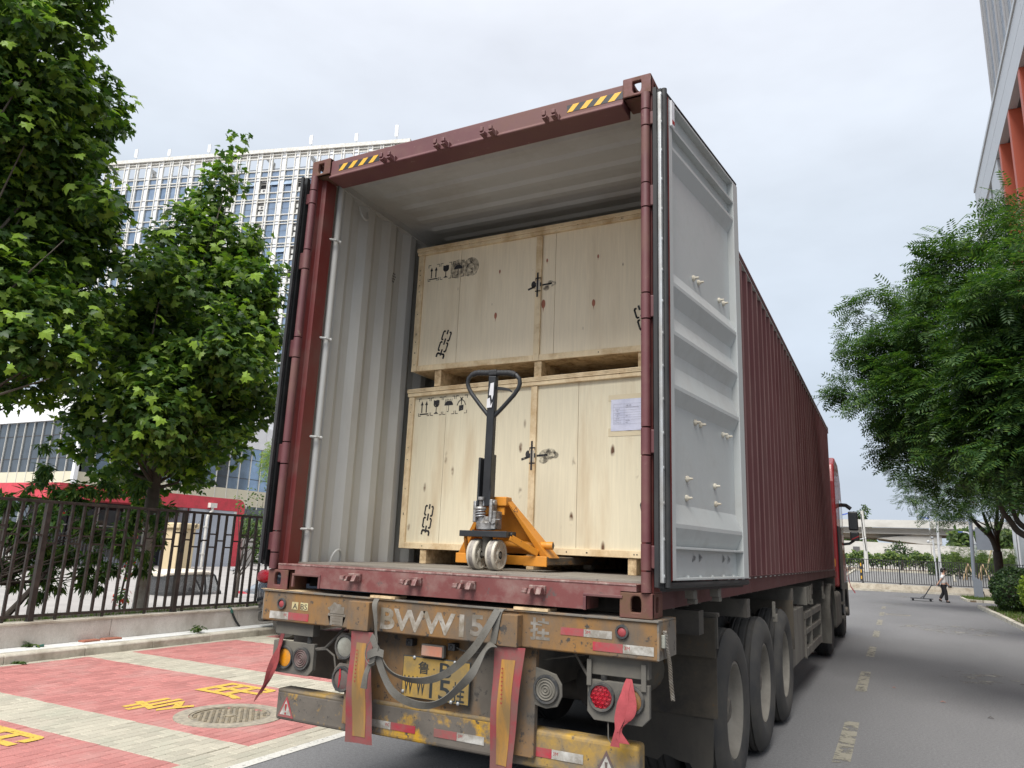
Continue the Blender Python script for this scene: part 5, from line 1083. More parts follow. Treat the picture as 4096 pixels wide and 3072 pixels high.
def strap(pts, wd, dirs, name, th=.004):
    P = smooth_pts(pts); n = len(P); D = []
    for i in range(n):
        t = i/(n-1)*(len(dirs)-1); a = int(t); a2 = min(a+1, len(dirs)-1); D.append(Vector(dirs[a]).lerp(Vector(dirs[a2]), t-a))
    b = MB(); b.ribbon(P, D, wd, 0, th); return b.build(name, M['webbing'], st, smooth=True, angle=50)
strap([(-.262,-.116,1.000),(-.215,-.105,.925),(-.15,-.100,.880),(-.04,-.100,.862),(.09,-.100,.880),(.20,-.102,.935),(.30,-.104,1.02),(.37,-.098,1.11),(.44,-.070,1.245)], .040, [(.6,0,.8),(.3,-.6,.7),(.1,-.8,.6),(0,-.6,.8),(.0,-.3,1),(-.4,-.2,.9),(-.7,0,.6),(-.9,.1,.3)], 'strap_band')
strap([(-.258,-.120,.985),(-.215,-.108,.88),(-.15,-.10,.795),(-.05,-.098,.755),(.07,-.098,.752),(.17,-.1,.79),(.26,-.102,.865),(.33,-.102,.94),(.40,-.092,1.065),(.43,-.07,1.075)], .042, [(1,0,.3),(.8,-.1,.7),(.5,0,.9),(.1,-.3,1),(0,-.7,.7),(-.3,-.8,.5),(-.6,-.4,.7),(-.5,.7,.5),(-.8,.3,.4)], 'strap_band')
strap([(-.348,-.03,1.246),(-.335,-.065,1.215),(-.318,-.070,1.14),(-.305,-.075,1.07),(-.292,-.09,1.02)], .034, [(1,0,0),(1,0,0),(.9,-.4,0),(.8,-.6,0),(1,0,.3)], 'strap_band')
strap([(-.268,-.112,.97),(-.305,-.100,.92),(-.335,-.095,.86),(-.345,-.092,.785)], .046, [(.8,0,.4),(.9,-.3,.2),(.9,-.4,0),(1,-.1,0)], 'strap_tail')
strap([(-.305,-.085,1.05),(-.335,-.10,1.01),(-.338,-.11,.955),(-.30,-.12,.915),(-.262,-.125,.925)], .022, [(.7,-.7,0),(.5,-.8,0),(.5,-.8,.1),(.3,-.8,.5),(.2,-.6,.8)], 'strap_loop')
strap([(-.315,-.100,1.055),(-.275,-.125,1.03),(-.250,-.130,.985),(-.262,-.128,.945),(-.30,-.12,.935)], .044, [(.6,-.3,.7),(.5,-.2,.8),(.6,-.2,.7),(.2,-.3,.9),(0,-.2,1)], 'strap_knot')
strap([(-.318,-.118,.955),(-.285,-.138,.972),(-.245,-.136,.985),(-.215,-.115,.975)], .040, [(0,-.2,1),(-.2,-.1,1),(-.3,0,1),(-.2,.3,.9)], 'strap_knot')
strap([(.452,-.028,1.247),(.445,-.066,1.232),(.43,-.068,1.15),(.418,-.066,1.08)], .036, [(1,0,.1)]*4, 'strap_band')
def cloth(name, label, mm, paths):
    t = None
    for pts, wds, dirs in paths:
        P = smooth_pts(pts, 5); n = len(P); wl = [wds[min(int(i/(n-1)*(len(wds)-1)), len(wds)-2)]*(1-(i/(n-1)*(len(wds)-1)-min(int(i/(n-1)*(len(wds)-1)), len(wds)-2)))+wds[min(int(i/(n-1)*(len(wds)-1)), len(wds)-2)+1]*(i/(n-1)*(len(wds)-1)-min(int(i/(n-1)*(len(wds)-1)), len(wds)-2)) for i in range(n)]
        D = [Vector(dirs[int(i/(n-1)*(len(dirs)-1)+.001)]).lerp(Vector(dirs[min(int(i/(n-1)*(len(dirs)-1)+.001)+1, len(dirs)-1)]), (i/(n-1)*(len(dirs)-1)+.001) % 1) for i in range(n)]
        if t is None: t = MB()
        t.ribbon(P, D, wl, 0, .0025)
    o = t.build(name, M[mm], None, smooth=True, angle=60); return tag(o, label, 'ribbon', 'cloth ribbons tied to the lamp panels')
cloth('cloth_ribbon', 'dark red twisted cloth ribbon trailing from the left lamp panel over the amber lamp', 'ribbon_dark', [([(-1.075,.03,.995),(-1.085,.022,.93),(-1.10,.015,.86),(-1.125,.005,.78),(-1.15,.0,.70),(-1.195,-.005,.63),(-1.215,-.005,.60)], [.03,.045,.055,.04,.02,.022,.03], [(1,0,0),(.8,-.5,0),(.9,.3,0),(.5,.8,0),(1,0,.2),(.6,-.7,.3)]),
    ([(-1.075,.028,.995),(-1.07,.015,.92),(-1.078,.008,.84),(-1.11,.0,.75),(-1.14,-.008,.695),(-1.17,-.008,.65)], [.03,.035,.03,.02,.018,.016], [(1,0,0),(.6,-.7,0),(1,.2,0),(.3,.9,0),(1,0,0)])])
cloth('cloth_ribbon', 'faded pinkish red cloth ribbon hanging over the right amber lamp', 'ribbon_red', [([(1.095,.035,.975),(1.085,.018,.93),(1.075,.008,.87),(1.06,.004,.80),(1.048,.002,.74),(1.040,.0,.68)], [.025,.04,.055,.05,.035,.045], [(1,0,0),(.9,-.4,0),(.9,.3,0),(.7,-.6,0),(1,0,0)]),
    ([(1.098,.032,.975),(1.108,.014,.92),(1.118,.006,.86),(1.105,.0,.80),(1.075,-.006,.765),(1.06,-.005,.74),(1.085,.0,.70)], [.025,.04,.05,.045,.04,.03,.05], [(1,0,0),(.8,.5,0),(1,-.2,0),(.7,.5,.4),(.5,-.3,.8),(.8,.4,.3),(1,.1,0)])])
b = MB(); P = smooth_pts([(1.262,.05,1.20),(1.268,.07,1.12),(1.272,.10,1.05),(1.27,.125,.97),(1.272,.15,.885)], 14)
for k in range(3): b.tube([p+Vector((.006*math.cos(i*.9+k*2.1), .006*math.sin(i*.9+k*2.1), 0)) for i, p in enumerate(P)], .0048, 6)
tag(b.build('frayed_rope', M['whitefade2'], None, smooth=True), 'short frayed grey rope end hanging at the right corner of the trailer beam', 'rope')
# crown clumps: centre and radius in metres
PLANE_B = [(-8.58,5.34,9.1,0.2),(-8.81,5.43,8.76,0.27),(-8.96,5.42,8.24,0.36),(-9.3,5.45,7.83,0.44),(-9.17,4.95,6.92,0.56),(-9.06,5.7,7.01,0.63),(-8.22,3.83,5.73,0.57),(-8.09,5.43,6.02,0.61),(-9.31,5.44,5.91,0.79),(-9.33,4.41,5.15,0.69),(-8.48,6.3,5.33,0.56),(-7.66,4.84,4.6,0.71),(-8.69,4.69,4.4,0.76),(-8.79,3.77,4.11,0.56),(-7.85,5.93,4.12,0.44),(-8.44,5.35,3.78,0.74),(-8.02,4.07,3.37,0.7),(-8.76,3.71,3.34,0.48),(-9.04,3.5,2.98,0.29),(-9.14,5.57,3.0,0.59),(-9.34,4.81,2.74,0.52),(-8.58,3.78,2.72,0.33),(-9.22,5.07,2.33,0.32),(-7.58,5.02,3.08,0.35),(-8.56,5.34,2.71,0.32)]
PLANE_A = [(-8.35,1.86,9.01,0.42),(-8.36,1.26,8.61,0.53),(-9.51,2.86,9.27,0.36),(-8.51,1.9,8.17,0.56),(-8.74,1.45,8.02,0.47),(-9.57,3.21,8.69,0.39),(-9.62,2.66,8.11,0.65),(-8.83,1.62,7.38,0.61),(-9.52,3.2,7.87,0.38),(-9.03,2.35,6.98,0.65),(-9.5,2.02,6.84,0.57),(-8.11,2.63,6.39,0.32),(-9.6,2.99,6.59,0.65),(-9.39,2.31,6.02,0.64),(-9.43,3.39,6.15,0.43),(-9.5,2.96,5.59,0.64),(-8.67,1.98,4.9,0.59),(-8.37,2.8,5.0,0.42),(-8.25,2.22,4.31,0.52),(-7.93,2.7,4.31,0.3),(-8.22,1.83,4.0,0.44),(-8.34,2.62,3.91,0.37),(-9.04,2.6,3.71,0.41),(-7.68,2.57,3.74,0.21),(-9.04,2.9,3.53,0.2),(-8.65,2.19,3.33,0.26),(-9.1,1.1,7.59,0.73),(-9.95,1.7,6.62,0.78),(-9.23,1.64,5.0,0.72),(-8.85,1.68,3.75,0.57),(-9.26,1.58,10.07,0.65),(-9.86,1.31,9.57,0.65),(-8.27,1.7,9.63,0.42)]
SOPH_N = [(3.9,6.88,6.1,0.29),(3.5,6.48,5.56,0.31),(3.71,6.18,5.16,0.38),(3.35,7.33,5.35,0.43),(3.04,7.03,5.64,0.23),(2.66,8.32,5.41,0.38),(2.19,8.4,5.38,0.28),(3.06,7.09,4.6,0.51),(3.41,5.47,4.18,0.44),(1.88,8.08,4.77,0.29),(2.35,7.72,4.46,0.46),(1.81,8.99,4.3,0.31),(2.36,7.23,3.66,0.4),(2.98,6.77,3.74,0.54),(3.43,5.89,3.51,0.51),(2.73,7.97,3.3,0.48),(3.16,6.34,2.92,0.45),(3.37,5.32,2.68,0.37),(2.42,8.56,3.26,0.29),(2.9,8.3,2.75,0.29),(3.86,5.5,4.55,0.54),(3.8,5.66,3.34,0.58),(3.93,6.19,2.68,0.5),(2.79,8.89,4.57,0.49),(2.7,8.57,3.8,0.48)]
SOPH_F = [(3.21,28.33,4.29,0.7),(4.06,26.75,3.75,0.69),(5.09,27.12,4.02,0.73),(2.8,27.73,5.11,0.66),(6.04,28.06,4.27,0.75),(3.48,27.23,3.36,0.37),(4.69,28.21,4.96,0.86),(6.31,27.35,5.17,0.98),(5.41,27.04,3.06,0.35),(2.78,27.2,3.94,0.31)]
PEACH = [(-8.89,2.6,1.62,0.29),(-8.67,2.85,1.51,0.34),(-8.52,3.19,1.69,0.3),(-8.64,3.72,1.33,0.35),(-9.03,3.49,1.18,0.34),(-8.78,2.77,1.02,0.29),(-8.07,3.74,1.55,0.26),(-8.67,4.03,0.95,0.26),(-8.16,4.2,1.29,0.19),(-8.74,3.18,0.76,0.2),(-8.07,3.98,1.7,0.21),(-8.06,4.41,1.51,0.16),(-8.14,4.58,1.87,0.18),(-8.9,2.98,2.45,0.12),(-8.92,2.89,2.75,0.08),(-8.73,2.71,2.08,0.13),(-9.1,3.27,2.03,0.18),(-8.39,3.25,2.06,0.2),(-8.47,3.72,2.21,0.16),(-8.45,4.17,2.25,0.19),(-8.88,2.54,1.94,0.18),(-8.2,4.39,1.04,0.12),(-8.82,3.77,0.88,0.21),(-8.98,3.09,2.25,0.1)]
CRAPE = [(-13.21,11.19,2.07,0.3),(-12.52,10.92,2.16,0.24),(-13.11,10.77,2.39,0.22),(-12.47,11.02,1.71,0.29),(-13.23,11.24,2.67,0.16),(-12.62,11.08,2.83,0.11),(-13.06,10.85,2.85,0.07),(-13.65,11.02,2.67,0.1),(-13.07,11.42,1.34,0.28)]
LIME = [(-19.49,17.9,4.77,0.37),(-19.07,17.59,5.27,0.22),(-19.06,17.65,4.18,0.43),(-19.38,17.66,4.46,0.26)]
# ---------------------------------------------------------------- foliage
def leaf_cloud(name, T, F, pos, nrm, tip, size, mat_, parent=None, bend=None, kind=None):
    """one mesh of many small leaves; T template verts in leaf space (x side, y along, z normal), F faces"""
    N = len(pos); T = np.asarray(T, float); nv = len(T)
    n = nrm/np.linalg.norm(nrm, axis=1, keepdims=True); t = tip-(tip*n).sum(1, keepdims=True)*n; t /= np.maximum(np.linalg.norm(t, axis=1, keepdims=True), 1e-6); s = np.cross(t, n)
    V = pos[:, None, :]+size[:, None, None]*(T[None, :, 0:1]*s[:, None, :]+T[None, :, 1:2]*t[:, None, :]+T[None, :, 2:3]*n[:, None, :])
    off = np.array(OFF.get(parent.name, Vector((0,0,0)))) if parent else 0
    V = (V-off).reshape(-1, 3)
    lens = np.array([len(f) for f in F]); flat = np.array([i for f in F for i in f])
    idx = (flat[None, :]+(np.arange(N)*nv)[:, None]).ravel(); L = np.tile(lens, N); st = np.concatenate([[0], np.cumsum(L)[:-1]])
    me = bpy.data.meshes.new(name); me.vertices.add(len(V)); me.vertices.foreach_set('co', V.ravel().astype(np.float32))
    me.loops.add(len(idx)); me.loops.foreach_set('vertex_index', idx.astype(np.int32)); me.polygons.add(len(L)); me.polygons.foreach_set('loop_start', st.astype(np.int32)); me.polygons.foreach_set('loop_total', L.astype(np.int32))
    me.update(calc_edges=True); me.materials.append(mat_)
    o = bpy.data.objects.new(name, me); C.objects.link(o)
    if parent: o.parent = parent; OFF[o.name] = Vector(off)
    if kind: o['kind'] = kind
    return o
def lobed():
    pts = [(0,0),(.16,.03),(.34,-.10),(.40,.10),(.60,.22),(.40,.34),(.42,.56),(.21,.50),(.14,.74),(0,1.0),(-.14,.74),(-.21,.50),(-.42,.56),(-.40,.34),(-.60,.22),(-.40,.10),(-.34,-.10),(-.16,.03)]
    T = [(x, y, -.22*abs(x)**1.3-.16*max(0, y-.4)**2*2) for x, y in pts]+[(0,.34,.02)]; c = len(pts)
    return T, [(c, i, (i+1) % c) for i in range(c)]
def spear(w_=.13): return [(0,0,0),(w_,.42,.02),(0,1,-.10),(-w_,.42,.02)], [(0,1,2),(0,2,3)]
def oval(): return [(0,0,0),(.3,.25,.0),(.28,.7,-.03),(0,1,-.08),(-.28,.7,-.03),(-.3,.25,0)], [(0,1,2,3),(0,3,4,5)]
def frond(n=6):
    T, F = [], []
    for k in range(n):
        y = .16+.72*k/(n-1); l = .30*(1-.35*abs(k/(n-1)-.4)); z = -.10*(y-.3)**2
        for s in (-1, 1):
            b = len(T); T += [(0,y,z),(s*l*.5,y-.045+.06,z-.012),(s*l,y+.10,z-.05),(s*l*.5,y+.10,z-.012)]; F += [(b,b+1,b+2,b+3)]
    b = len(T); T += [(0,.86,-.05),(.05,.97,-.07),(0,1.12,-.10),(-.05,.97,-.07)]; F += [(b,b+1,b+2,b+3)]
    return T, F
def cloud_pts(clumps, dens, power=2.0, shell=(.45, .6), squash=.9, seed=1, sub=0):
    """leaf places and outward directions; with sub > 0 each clump is broken into tufts with gaps between"""
    g = np.random.default_rng(seed); P, Nn = [], []
    if sub:
        out = []
        for x, y, z, r in clumps:
            k = max(5, int(sub*(r/.6)**1.6)); d = g.normal(size=(k, 3)); d /= np.linalg.norm(d, axis=1, keepdims=True)
            q = np.array([x, y, z])+d*(r*(.25+.75*np.sqrt(g.random(k))))[:, None]*np.array([1, 1, squash])
            for p, t in zip(q, g.random(k)): out.append((p[0], p[1], p[2], r*(.22+.24*t), x, y, z))
        dens = dens*sum(c[3]**2 for c in clumps)/sum(o[3]**2 for o in out)
    else: out = [(x, y, z, r, None, 0, 0) for x, y, z, r in clumps]
    for x, y, z, r, cx, cy, cz in out:
        n = max(4, int(dens*r**power)); d = g.normal(size=(n, 3)); d /= np.linalg.norm(d, axis=1, keepdims=True)
        rr = r*(shell[0]+shell[1]*np.sqrt(g.random(n)))*(1+.18*g.normal(size=n)); q = d*rr[:, None]; q[:, 2] *= squash
        if cx is not None: o = np.array([x-cx, y-cy, z-cz]); d = d+1.2*o/max(np.linalg.norm(o), .05); d /= np.linalg.norm(d, axis=1, keepdims=True)
        P.append(q+np.array([x, y, z])); Nn.append(d)
    return np.concatenate(P), np.concatenate(Nn), g
def limbs(parent, name, m, fork, clumps, r0, seed=3, trunk=None, tr_=None, step=1):
    b = MB(); rr = random.Random(seed)
    for i, (x, y, z, r) in enumerate(clumps):
        if i % step: continue
        f = Vector(fork)+Vector((0, 0, max(0, (z-fork[2])*.35)*rr.random())); e = f.lerp(Vector((x, y, z)), .8); mid = f.lerp(e, .5)+Vector((rr.gauss(0,.12), rr.gauss(0,.12), -.1*r))
        b.tube([f, f.lerp(mid, .6), mid, e], [r0*.5, r0*.36, r0*.26, r0*.10], 6)
    return b.build(name, m, parent, smooth=True)
def plane_tree(label, base, fork, clumps, seed, visible):
    clumps = [(x, y, z, r*1.14) for x, y, z, r in clumps]
    t = thing('plane_tree', label, 'tree', base, 0, 'plane trees behind the fence')
    b = MB(); B, Fk = Vector(base), Vector(fork)
    b.tube([B+Vector((0,0,-.6)), B, B.lerp(Fk, .35)+Vector((.02,.01,0)), B.lerp(Fk, .72)], [.14,.125,.105,.098], 14); tk_ = b.build('trunk', M['trunkwash'], t, smooth=True)
    b = MB(); top = max(c[2] for c in clumps); b.tube([B.lerp(Fk, .70), B.lerp(Fk, .86), Fk, Fk+Vector((-.05,.1,1.4)), Vector((fork[0]-.1, fork[1]+.3, min(top, fork[2]+3.2)))], [.099,.105,.100,.055,.012], 12); b.build('leader', M['limb'], tk_, smooth=True)
    limbs(t, 'limbs', M['limb'], fork, clumps, .075, seed)
    P, D, g = cloud_pts(clumps, 2400, 2.0, (.30,.80), .92, seed, 26); N = len(P)
    nrm = D*.55+np.array([0,0,.75])+g.normal(size=(N,3))*.55; tip = D*.8+np.array([0,0,-.45])+g.normal(size=(N,3))*.6
    T, F = lobed(); leaf_cloud('crown', T, F, P, nrm, tip, .135*(.65+.6*g.random(N)), M['plane_leaf'], t, kind='stuff')
    # young leaves one can pick out, each its own piece
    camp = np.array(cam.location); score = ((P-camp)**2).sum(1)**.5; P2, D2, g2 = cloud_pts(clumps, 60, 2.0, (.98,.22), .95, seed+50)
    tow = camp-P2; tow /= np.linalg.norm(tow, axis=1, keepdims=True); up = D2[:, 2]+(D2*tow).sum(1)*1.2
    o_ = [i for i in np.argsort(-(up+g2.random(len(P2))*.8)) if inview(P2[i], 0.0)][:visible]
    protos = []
    for k in range(3):
        T2 = [(x*(1+.1*k), y, z*(1+.8*k)+.05*math.sin(6*x+k)) for x, y, z in T]; b = MB(); b.add([(.17*x, .17*y, .17*z) for x, y, z in T2], F); protos.append(b)
    pm = [q.build('leaf', M['plane_young'], None) for q in protos]
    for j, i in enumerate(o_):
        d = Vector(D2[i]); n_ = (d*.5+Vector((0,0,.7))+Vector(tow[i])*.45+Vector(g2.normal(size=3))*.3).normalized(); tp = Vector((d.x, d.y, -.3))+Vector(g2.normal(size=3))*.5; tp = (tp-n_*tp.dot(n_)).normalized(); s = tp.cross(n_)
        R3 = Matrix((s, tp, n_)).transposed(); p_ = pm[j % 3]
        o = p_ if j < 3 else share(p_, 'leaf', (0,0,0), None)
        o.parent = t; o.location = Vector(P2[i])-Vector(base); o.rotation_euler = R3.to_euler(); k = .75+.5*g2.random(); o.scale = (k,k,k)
    return t
plane_tree('plane tree with whitewashed trunk rising behind the fence, narrow leaning tip', (-8.6,4.69,.28), (-8.6,4.62,2.25), PLANE_B, 21, 170)
plane_tree('taller plane tree reaching above the picture, its trunk outside the view', (-8.7,.9,.28), (-8.7,.95,2.5), PLANE_A, 34, 130)
# ---------------------------------------------------------------- left fence
fe = thing('metal_fence', 'dark brown metal fence of square bars with staggered rungs on the low stone wall', 'fence', (-7.635, 4, .4))
FX = -7.635; PY = 2.40; pit = 2.135; bp = pit/13
b = MB(); b.box(FX-.019, FX+.019, -6, 18, 1.893, 1.931); b.build('top_rail', M['fence'], fe, bevel=.003)
b = MB(); b.box(FX-.017, FX+.017, -6, 18, .452, .487); b.build('bottom_rail', M['fence'], fe, bevel=.003)
pB = MB(); pB.box(-.016,.016,-.016,.016,.488,1.892); pR = MB(); pR.box(-.011,.011,.017,bp-.017,-.012,.012); pP = MB(); pP.box(-.033,.033,-.033,.033,.402,1.892); pP.box(-.04,.04,-.04,.04,.402,.412); pF = MB(); pF.box(-.014,.014,-.014,.014,.402,.452)
OFF0 = OFF[fe.name].copy(); OFF[fe.name] = Vector((0,0,0))
oB = pB.build('fence_bar', M['fence'], fe); oR = pR.build('fence_rung', M['fence'], fe); oP = pP.build('fence_post', M['fence'], fe, bevel=.004); oF = pF.build('fence_foot', M['fence'], fe)
OFF[fe.name] = OFF0
first = dict(B=True, R=True, P=True, F=True)
def put(key, o, nme, loc):
    l = Vector(loc)-OFF0
    if first[key]: first[key] = False; o.location = l; return o
    return share(o, nme, l, fe)
n = 0
for k in range(-52, 90):
    y = PY+k*bp
    if not (-2.2 < y < 15): continue
    if k % 13 == 0: put('P', oP, 'fence_post', (FX,y,0))
    else: put('B', oB, 'fence_bar', (FX,y,RND.uniform(-.001,.001)))
    for z in ((1.585,1.378) if k % 2 == 0 else (1.482,)): put('R', oR, 'fence_rung', (FX,y,z))
    if k % 4 == 2: put('F', oF, 'fence_foot', (FX,y,0))
for (y, z) in ((4.53,1.60),(4.53,1.36),(4.72,1.72),(4.86,1.50),(5.6,1.0)):
    b = MB()
    for i in range(3): b.tube([(FX+.03,y+RND.gauss(0,.02),z+RND.gauss(0,.03)), (FX+.045,y+RND.gauss(0,.03),z+RND.gauss(0,.05)), (FX+.04,y+RND.gauss(0,.04),z+RND.gauss(0,.06)), (FX+.035,y+RND.gauss(0,.02),z-.05)], .003, 5)
    b.build('wire_tie', M['rubber'], fe)
b = MB(); b.tube([(-7.62,5.58,.41),(-7.545,5.595,.385),(-7.532,5.64,.29),(-7.525,5.70,.20),(-7.51,5.78,.112)], .017, 8); tag(b.build('drain_hose', M['rubber'], None, smooth=True), 'black hose running down the face of the low stone wall', 'hose')
b = MB(); b.tube([(-7.575,5.58,.408),(-7.545,5.59,.385),(-7.536,5.615,.335)], .022, 10); b.build('hose_collar', M['green'], bpy.data.objects['drain_hose'], smooth=True)
for i, (y, L, a, lb) in enumerate(((3.15,.24,.05,'broken red brick slab lying flat at the foot of the wall, its left half'),(3.46,.25,-.04,'broken red brick slab lying flat at the foot of the wall, its right half'))):
    b = MB(); b.box(-.06,.06,-L/2,L/2,0,.022); o = b.build('broken_brick', M['brickred'], None, bevel=.004); o.location = (-7.47,y,.109); o.rotation_euler = (0,0,a); tag(o, lb, 'brick', 'broken brick pieces on the walk')
def weed(base, n, h, label, seed, spread=.12):
    g = np.random.default_rng(seed); t = thing('weed', label, 'weed', base)
    b = MB(); P, D = [], []
    for i in range(n):
        a = g.random()*2*PI; e = Vector(base)+Vector((math.cos(a)*spread*g.random(), math.sin(a)*spread*g.random(), h*(.4+.6*g.random()))); b.tube([Vector(base), Vector(base).lerp(e, .5)+Vector((0,0,h*.15)), e], .003, 4)
        for k in range(5): P.append(list(e.lerp(Vector(base), .13*k))); D.append([math.cos(a+k), math.sin(a+k), .3])
    b.build('stem', M['grassleaf'], t); P = np.array(P); D = np.array(D); T, F = oval(); leaf_cloud('leaves', T, F, P, D*.3+np.array([0,0,1.])+g.normal(size=P.shape)*.3, D, .05*(.7+.6*g.random(len(P))), M['shrub_leaf'], t)
weed((-7.30,4.78,.105), 12, .12, 'small leafy weed growing out of the pale walk by the kerb', 4, .16)
weed((-7.50,2.38,.108), 7, .07, 'small weed beside the foot of the stone wall', 5)
weed((-7.03,2.0,.003), 6, .03, 'flat weed in the joint below the kerb', 6)
b = MB(); b.cyl((-7.42,2.42,.108),(-7.40,2.50,.125),.018,10); tag(b.build('green_pipe_end', M['green'], None, smooth=True), 'short green pipe end on the walk at the wall', 'pipe')
# leaning fruit shrub behind the fence
pt_ = thing('fruit_tree', 'bushy fruit tree with drooping narrow leaves behind the fence', 'tree', (-8.5, 2.3, .28))
b = MB()
for pts, r in (([(-8.5,2.3,.1),(-8.55,2.25,.6),(-8.75,1.9,1.2)], .06), ([(-8.5,2.35,.1),(-8.45,2.7,.55),(-8.6,3.2,1.1)], .055), ([(-8.52,2.3,.3),(-8.6,2.4,1.0),(-8.8,2.5,1.9)], .04)): b.tube(pts, [r, r*.8, r*.45], 8)
b.build('trunk', M['darkbark'], pt_, smooth=True); limbs(pt_, 'limbs', M['darkbark'], (-8.6,2.5,.8), PEACH, .03, 8)
P, D, g = cloud_pts(PEACH, 6500, 2.0, (.3,.8), .9, 77, 10); N = len(P); T, F = spear(.15)
leaf_cloud('crown', T, F, P, D*.6+np.array([0,0,.6])+g.normal(size=(N,3))*.6, D*.5+np.array([0,0,-.9])+g.normal(size=(N,3))*.45, .135*(.7+.6*g.random(N)), M['peach_leaf'], pt_, kind='stuff')
fl = thing('trumpet_vine', 'climbing vine with bright red trumpet flowers between the fence and the trunk', 'vine', (-10.2,5.6,-.9))
V_ = [(-10.2,5.5,1.45,.12),(-10.2,5.6,1.15,.14),(-10.2,5.55,.85,.12),(-10.2,5.5,.4,.14),(-10.2,5.65,1.75,.12),(-11.0,4.6,1.9,.13)]
P, D, g = cloud_pts(V_, 2600, 2.0, (.3,.8), 1.2, 9); T, F = oval(); leaf_cloud('leaves', T, F, P, D+np.array([0,0,.4]), g.normal(size=P.shape), .07*(.7+.6*g.random(len(P))), M['peach_leaf'], fl, kind='stuff')
P, D, g = cloud_pts(V_, 700, 2.0, (.9,.3), 1.2, 10); leaf_cloud('flowers', *spear(.3), P, D+.2*g.normal(size=P.shape), g.normal(size=P.shape), .085*(.7+.5*g.random(len(P))), M['flower'], fl, kind='stuff')
b = MB(); b.tube([(-10.2,5.6,-.9),(-10.25,5.5,.4),(-10.2,5.6,1.8)], .02, 6); b.build('stem', M['darkbark'], fl)
def shrub(name, label, cat, base, clumps, m, dens, tmpl, size, seed, bark='darkbark', group=None, pw=2.0):
    t = thing(name, label, cat, base, 0, group); B = Vector(base); cz = sum(c[2] for c in clumps)/len(clumps)
    b = MB(); b.tube([B, B+Vector((0.02,0,(cz-B.z)*.5))], [.06,.04], 8); b.build('trunk', M[bark], t, smooth=True); limbs(t, 'limbs', M[bark], (B.x, B.y, B.z+(cz-B.z)*.45), clumps, .05, seed)
    P, D, g = cloud_pts(clumps, dens, pw, (.35,.72), .95, seed); N = len(P); T, F = tmpl
    leaf_cloud('crown', T, F, P, D*.6+np.array([0,0,.5])+g.normal(size=(N,3))*.5, D+g.normal(size=(N,3))*.5, size*(.7+.6*g.random(N)), M[m], t, kind='stuff'); return t
shrub('crape_myrtle', 'loose dark green shrub beside the red framed gatehouse', 'shrub', (-13.6,11.3,-1.0), CRAPE, 'shrub_leaf', 900, oval(), .075, 12)
shrub('ash_tree', 'small bright lime green tree half hidden behind the open container door', 'tree', (-18.0,18.8,-1.0), LIME, 'lime_leaf', 900, frond(5), .3, 13)
# ---------------------------------------------------------------- gatehouse in the yard (the yard lies about a metre below the road)
YZ = -1.0
for n_ in ('yard',): 
    for v in bpy.data.objects[n_].data.vertices: v.co.z = YZ
bpy.data.objects['yard'].data.vertices[1].co.x = bpy.data.objects['yard'].data.vertices[2].co.x = -9.05
bed = bpy.data.objects['planting_bed']
for v in bed.data.vertices:
    if v.co.x < -8: v.co.x = -9.0
    if v.co.z < .1: v.co.z = -1.0
gh = thing('gatehouse', 'low gatehouse with thick red rounded frame and grey blue plastered wall', 'gatehouse', (-32, 22, YZ))
GX = -30.4; y0, y1, zt = 16.2, 26.85, 3.62; r = .45; rw = .60
out = [(y0,YZ),(y1,YZ)]+[(y1-r+r*math.cos(a), zt-r+r*math.sin(a)) for a in [i*PI/16 for i in range(9)]]+[(y0,zt)]
ins = [(y0,YZ),(y1-.52,YZ),(y1-.52,zt-.66),(y0,zt-.66)]
b = MB()
vs = [(GX,)+p for p in out]+[(GX-6,)+p for p in out]; n = len(out)
b.prism([(y1-.52,YZ),(y1,YZ)]+out[2:-1]+[(y0,zt),(y0,zt-.66),(y1-.52,zt-.66)], 0, GX-6, GX+.0); b.build('red_frame', M['gate_red'], gh)
b = MB(); b.box(GX-.001-.2, GX-.02, 23.3, y1-.525, -.26, zt-.67); b.build('grey_wall', M['gate_grey'], gh)
b = MB(); b.box(GX-.2, GX-.015, 23.3, y1-.525, YZ, -.262); b.build('white_base', M['gate_white'], gh)
b = MB(); b.box(GX-.019, GX-.008, 26.12, y1-.522, YZ, zt-.67); b.build('white_edge', M['gate_white'], gh)
b = MB(); b.box(GX-2.2, GX-2.1, 16.3, 23.29, YZ, zt-.67); b.build('recess_wall', M['open_dark'], gh)
for k in range(5):
    yy = 16.6+k*1.35; b = MB(); b.box(GX-1.72, GX-1.66, yy, yy+1.2, .4 if k < 4 else YZ, 2.6); wf = b.build('window', M['dark_glass'], gh)
    b = MB(); b.box(GX-1.68, GX-1.60, yy-.05, yy, .3, 2.7); b.box(GX-1.68, GX-1.60, yy, yy+1.2, 1.8, 1.86); b.build('window_frame', M['silver'], wf)
b = MB(); b.box(GX-1.74, GX-1.725, 16.3, 23.29, YZ, .38); b.build('dado', M['gate_grey'], gh)
b = MB(); b.box(GX-2.2, GX-.3, 23.0, 23.29, YZ, zt-.67); b.build('side_wall', M['gate_grey'], gh)
b = MB(); yy = 24.5
b.box(GX+.0, GX+.22, yy-.22, yy+.22, 3.05, 3.30); b.tube([(GX+.13,yy,3.1),(GX+.13,yy,2.88),(GX+.10,yy-.20,2.66),(GX+.10,yy-.24,2.5),(GX+.10,yy-.24,YZ)], .075, 10); dp = b.build('downpipe', M['pipe'], gh, smooth=True)
for z in (2.0,.6): b = MB(); b.box(GX-.01,GX+.19,yy-.33,yy-.15,z,z+.05); b.build('pipe_clip', M['pipe'], dp)
